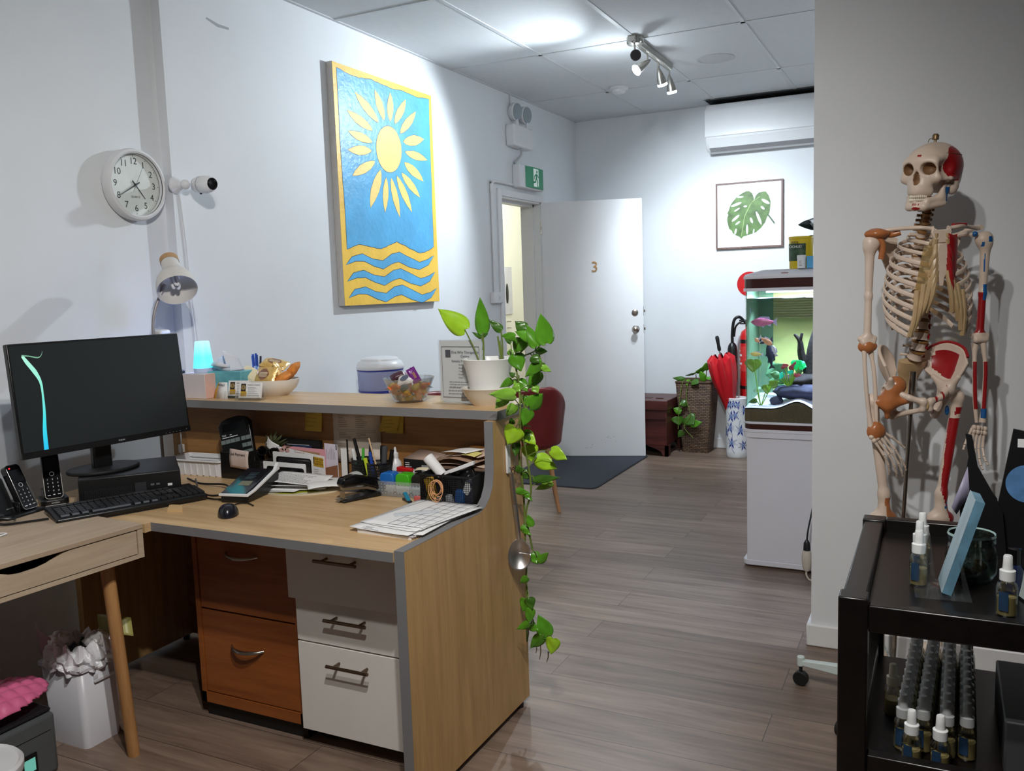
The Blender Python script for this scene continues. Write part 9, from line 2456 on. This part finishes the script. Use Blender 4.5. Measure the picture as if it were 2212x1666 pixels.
obj('back_rail', G().box(TX_0 + 0.0505, TX_1 - 0.0505, TB - 0.04, TB - 0.01, TT - 0.05, TT + 0.002), TRW, tl, bevel=0.003)
obj('top_tray', G().box(TX_0 + 0.047, TX_1 - 0.047, TF + 0.0305, TB - 0.041, TT - 0.04, TT - 0.028), TRW, tl)
obj('lower_rail', G().box(TX_0 + 0.0505, TX_1 - 0.0505, TF + 0.004, TF + 0.03, 0.455, 0.512), TRW, tl, bevel=0.003)
obj('lower_shelf', G().box(TX_0 + 0.01, TX_1 - 0.01, TF + 0.031, TB - 0.0455, 0.462, 0.475), TRW, tl)
obj('lower_side_rail', G().box(TX_0 + 0.006, TX_0 + 0.04, TF + 0.0455, TB - 0.0455, 0.476, 0.51), TRW, tl, bevel=0.003)
obj('bottom_shelf', G().box(TX_0 + 0.01, TX_1 - 0.01, TF + 0.01, TB - 0.01, 0.12, 0.14), TRW, tl)
for x in (TX_0 + 0.025, TX_1 - 0.025):
    for y in (TF + 0.022, TB - 0.022):
        obj('castor', G().cyl((x - 0.012, y, 0.028), (x + 0.012, y, 0.028), 0.028, n=20).box(x - 0.016, x + 0.016, y - 0.012, y + 0.012, 0.03, 0.06), BLACK_MT, tl)
TZt = TT - 0.0278
CAPW = mat('spray_cap_white', (224, 226, 226), 0.35, var=0.02); OILB = mat('pale_oil', (170, 154, 104), 0.3, var=0.1); PETB = clear('bottle_clear', (246, 247, 244), 0.1)
CAPY = mat('spray_cap_ivory', (206, 200, 178), 0.4, var=0.03)
BLB = mat('bottle_label_blue', (30, 56, 84), 0.5, var=0.15, scale=60)
def spray(loc, label, cap=CAPW, sc=1.0, lab=True, group=None):
    b = thing('spray_bottle', label, 'spray bottle', loc, R(200), group)
    obj('bottle', G().lathe([(0, 0), (0.0155, 0), (0.017, 0.003), (0.017, 0.05), (0.015, 0.058), (0.009, 0.064), (0.009, 0.068)], n=20), PETB, b)
    obj('oil', G().lathe([(0, 0.0015), (0.0152, 0.003), (0.0152, 0.034), (0, 0.034)], n=18), OILB, b)
    obj('cap', G().lathe([(0.0125, 0.064), (0.0128, 0.081), (0.0085, 0.083), (0.0078, 0.092), (0.0072, 0.106), (0.006, 0.108), (0, 0.108)], n=20), cap, b)
    if lab: obj('label', G().lathe([(0.0172, 0.012), (0.0172, 0.046)], (0, 0, 0), 10, None, R(20), R(75)), BLB, b)
    return b
spray((-0.026, 1.80, TZt), 'small spray bottle nearest the front on the left of the trolley top')
spray((-0.026, 1.87, TZt), 'small spray bottle second from the front on the left of the trolley top')
spray((-0.022, 1.94, TZt), 'small spray bottle furthest back on the left of the trolley top')
spray((0.116, 1.685, TZt), 'small spray bottle at the right front of the trolley top')
S0 = spray((-0.07, 1.86, 0.4755), 'ivory-capped spray bottle standing alone at the left of the lower tier', CAPY, 1.0, False)
spray((-0.030, 1.665, 0.4755), 'white-capped spray bottle at the front of the lower tier, left of the front pair')
spray((0.017, 1.662, 0.4755), 'white-capped spray bottle at the front of the lower tier, right of the front pair')
gq = 'rows of spray bottles on the lower tier'
first = None
ords = ['front', 'second', 'third', 'fourth', 'fifth', 'sixth', 'seventh', 'eighth', 'ninth', 'tenth', 'eleventh']
for c, (x0, x1) in enumerate(((-0.046, -0.03), (-0.012, 0.004), (0.028, 0.036), (0.062, 0.07))):
    for k in range(11):
        y = 1.725 + 0.036 * k + 0.008 * (c % 2)
        x = x0 + (x1 - x0) * k / 10
        lab = 'dim spray bottle, %s from the front in the %s row, lower tier' % (ords[k] if k else 'first', ('leftmost', 'second left', 'third left', 'rightmost')[c])
        if first is None:
            first = spray((x, y, 0.4755), lab, CAPW, 1.0, True, gq)
        else:
            dup(first, (x, y, 0.4755), R(200), lab, gq)
dbx = thing('grey_box', 'dark grey box at the right of the bottles on the lower tier', 'box', (0.22, 1.86, 0.4755))
obj('box', G().box(-0.10, 0.11, -0.16, 0.12, 0, 0.10), mat('dim_grey_box', (70, 70, 72), 0.5), dbx, bevel=0.004)
obj('label', G().box(0.02, 0.08, -0.161, -0.16, 0.02, 0.06), BLACK_MT, dbx)
# leaflets in a clear stand
lh = thing('leaflet_holder', 'clear leaflet stand on the trolley top', 'leaflet holder', (0.012, 1.775, TZt), R(-86))
obj('holder', G().prism([(-0.045, 0), (0.05, 0), (0.03, 0.075), (0.027, 0.075), (0.036, 0.006), (-0.006, 0.006), (-0.022, 0.12), (-0.025, 0.12)], -0.05, 0.05, 'x'), ACR, lh)
LFB = mat('leaflet_blue', (96, 136, 158), 0.4, var=0.3, scale=20)
ll = thing('leaflets', 'stack of blue leaflets leaning in the clear stand on the trolley', 'leaflets', (0.012, 1.775, TZt + 0.0065), R(-86))
M_ = Matrix.Translation((0, 0.012, 0)) @ Matrix.Rotation(R(-16), 4, 'X')
g = G(); g.M = M_; g.box(-0.04, 0.04, -0.012, 0.004, 0.0, 0.185)
obj('leaflet_stack', g, LFB, ll)
g = G(); g.M = M_; g.box(-0.0405, 0.0405, -0.0135, -0.0122, 0.001, 0.186)
obj('front_leaflet', g, mat('leaflet_front', (172, 196, 208), 0.4, var=0.2, scale=14), ll)
# glass jar
jr = thing('glass_jar', 'open glass jar with a few bits inside on the trolley top', 'jar', (0.066, 1.875, TZt))
obj('glass', G().lathe([(0, 0.001), (0.036, 0.001), (0.045, 0.012), (0.047, 0.045), (0.043, 0.066), (0.040, 0.072), (0.043, 0.075), (0.043, 0.088), (0.040, 0.09), (0.038, 0.076), (0.040, 0.064), (0.044, 0.044), (0.042, 0.014), (0.034, 0.005), (0, 0.005)], n=44), clear('green_glass', (236, 246, 242), 0.12, 0.01), jr)
obj('glass_rim', G().lathe([(0.0435, 0.088), (0.042, 0.0925), (0.0395, 0.09)], n=44), mat('rim_glass', (150, 176, 172), 0.1, var=0.02), jr)
for k, (x, y, z, s, cl_, lab) in enumerate([(0.05, 1.87, 0.012, 0.012, (120, 92, 48), 'brown bit at the left inside the glass jar'), (0.078, 1.86, 0.03, 0.014, (150, 110, 60), 'orange-brown bit at the right inside the glass jar'), (0.066, 1.885, 0.018, 0.016, (70, 80, 50), 'olive bit in the middle of the glass jar'), (0.062, 1.86, 0.034, 0.012, (170, 190, 180), 'pale curl near the top inside the glass jar')]):
    wad_ = wad((x, y, TZt + z), s, 30 + k, mat('jar_bit_%d' % k, cl_, 0.6, var=0.2), 'jar_bit', None)
    tag(wad_, lab, 'bit')
# black display cards and stickers at the back right
BLC = mat('black_display_card', (14, 14, 16), 0.45, var=0.1)
dc = thing('display_card', 'tall pointed black display card behind the glass jar', 'display card', (0.098, 2.05, TZt), 0)
g = G().prism([(-0.045, 0.0), (-0.050, 0.10), (-0.036, 0.21), (-0.043, 0.26), (-0.030, 0.256), (-0.018, 0.19), (0.030, 0.10), (0.040, 0.0)], -0.005, 0.005, 'y')
obj('card', g, BLC, dc)
obj('strut', G().add([(-0.03, 0.005, 0.2), (0.02, 0.005, 0.12), (0.03, 0.09, 0.0), (-0.03, 0.09, 0.0)], [(0, 1, 2, 3)]), BLC, dc, solid=0.003)
obj('lilac_flap', G().add([(-0.037, -0.008, 0.19), (-0.032, -0.008, 0.13), (-0.056, -0.012, 0.085), (-0.066, -0.012, 0.10)], [(0, 1, 2, 3)]), mat('lilac_card', (150, 146, 170), 0.5), dc, solid=0.001)
d2 = thing('display_card', 'black display card with a round blue sticker at the right edge', 'display card', (0.185, 2.07, TZt), 0)
g = G().prism([(-0.075, 0.0), (-0.066, 0.10), (-0.040, 0.27), (0.06, 0.25), (0.06, 0.0)], -0.005, 0.005, 'y')
obj('card', g, BLC, d2)
obj('strut', G().add([(-0.03, 0.005, 0.2), (0.03, 0.005, 0.2), (0.03, 0.07, 0.0), (-0.03, 0.07, 0.0)], [(0, 1, 2, 3)]), BLC, d2, solid=0.003)
obj('blue_sticker', G().lathe([(0.04, 0), (0.04, 0.001), (0, 0.001)], (-0.012, -0.0052, 0.155), 36, Matrix(((1, 0, 0), (0, 0, -1), (0, 1, 0)))), mat('blue_sky_print', (84, 128, 176), 0.5, var=0.25, scale=30), d2)
obj('white_tag', G().box(-0.032, -0.02, -0.0062, -0.005, 0.232, 0.25), PAPER, d2)
dk2 = thing('dark_bottle', 'small black glossy bottle behind the right spray bottle', 'bottle', (0.135, 1.80, TZt))
obj('bottle', G().lathe([(0, 0), (0.014, 0), (0.015, 0.004), (0.015, 0.05), (0.01, 0.06), (0, 0.06)], n=22), mat('navy_glass', (26, 34, 62), 0.1), dk2)
obj('cap', G().lathe([(0.011, 0.06), (0.011, 0.088), (0, 0.09)], n=20), MATS['glossy_black'], dk2)
lm = thing('leaning_tile', 'pale framed card leaning at the right edge of the trolley top', 'card', (0.158, 1.74, TZt), R(-70))
g = G(); g.M = Matrix.Rotation(R(-14), 4, 'X'); g.box(-0.06, 0.06, 0.0, 0.005, 0.0, 0.12)
obj('card', g, mat('pale_green_grey', (176, 188, 184), 0.4), lm)
g = G(); g.M = Matrix.Rotation(R(-14), 4, 'X')
for a, b, c, d in ((-0.06, 0.06, 0, 0.004), (-0.06, 0.06, 0.116, 0.12), (-0.06, -0.056, 0, 0.12), (0.056, 0.06, 0, 0.12)): g.box(a, b, -0.001, 0.0, c, d)
obj('edge', g, BLACK_PL, lm)
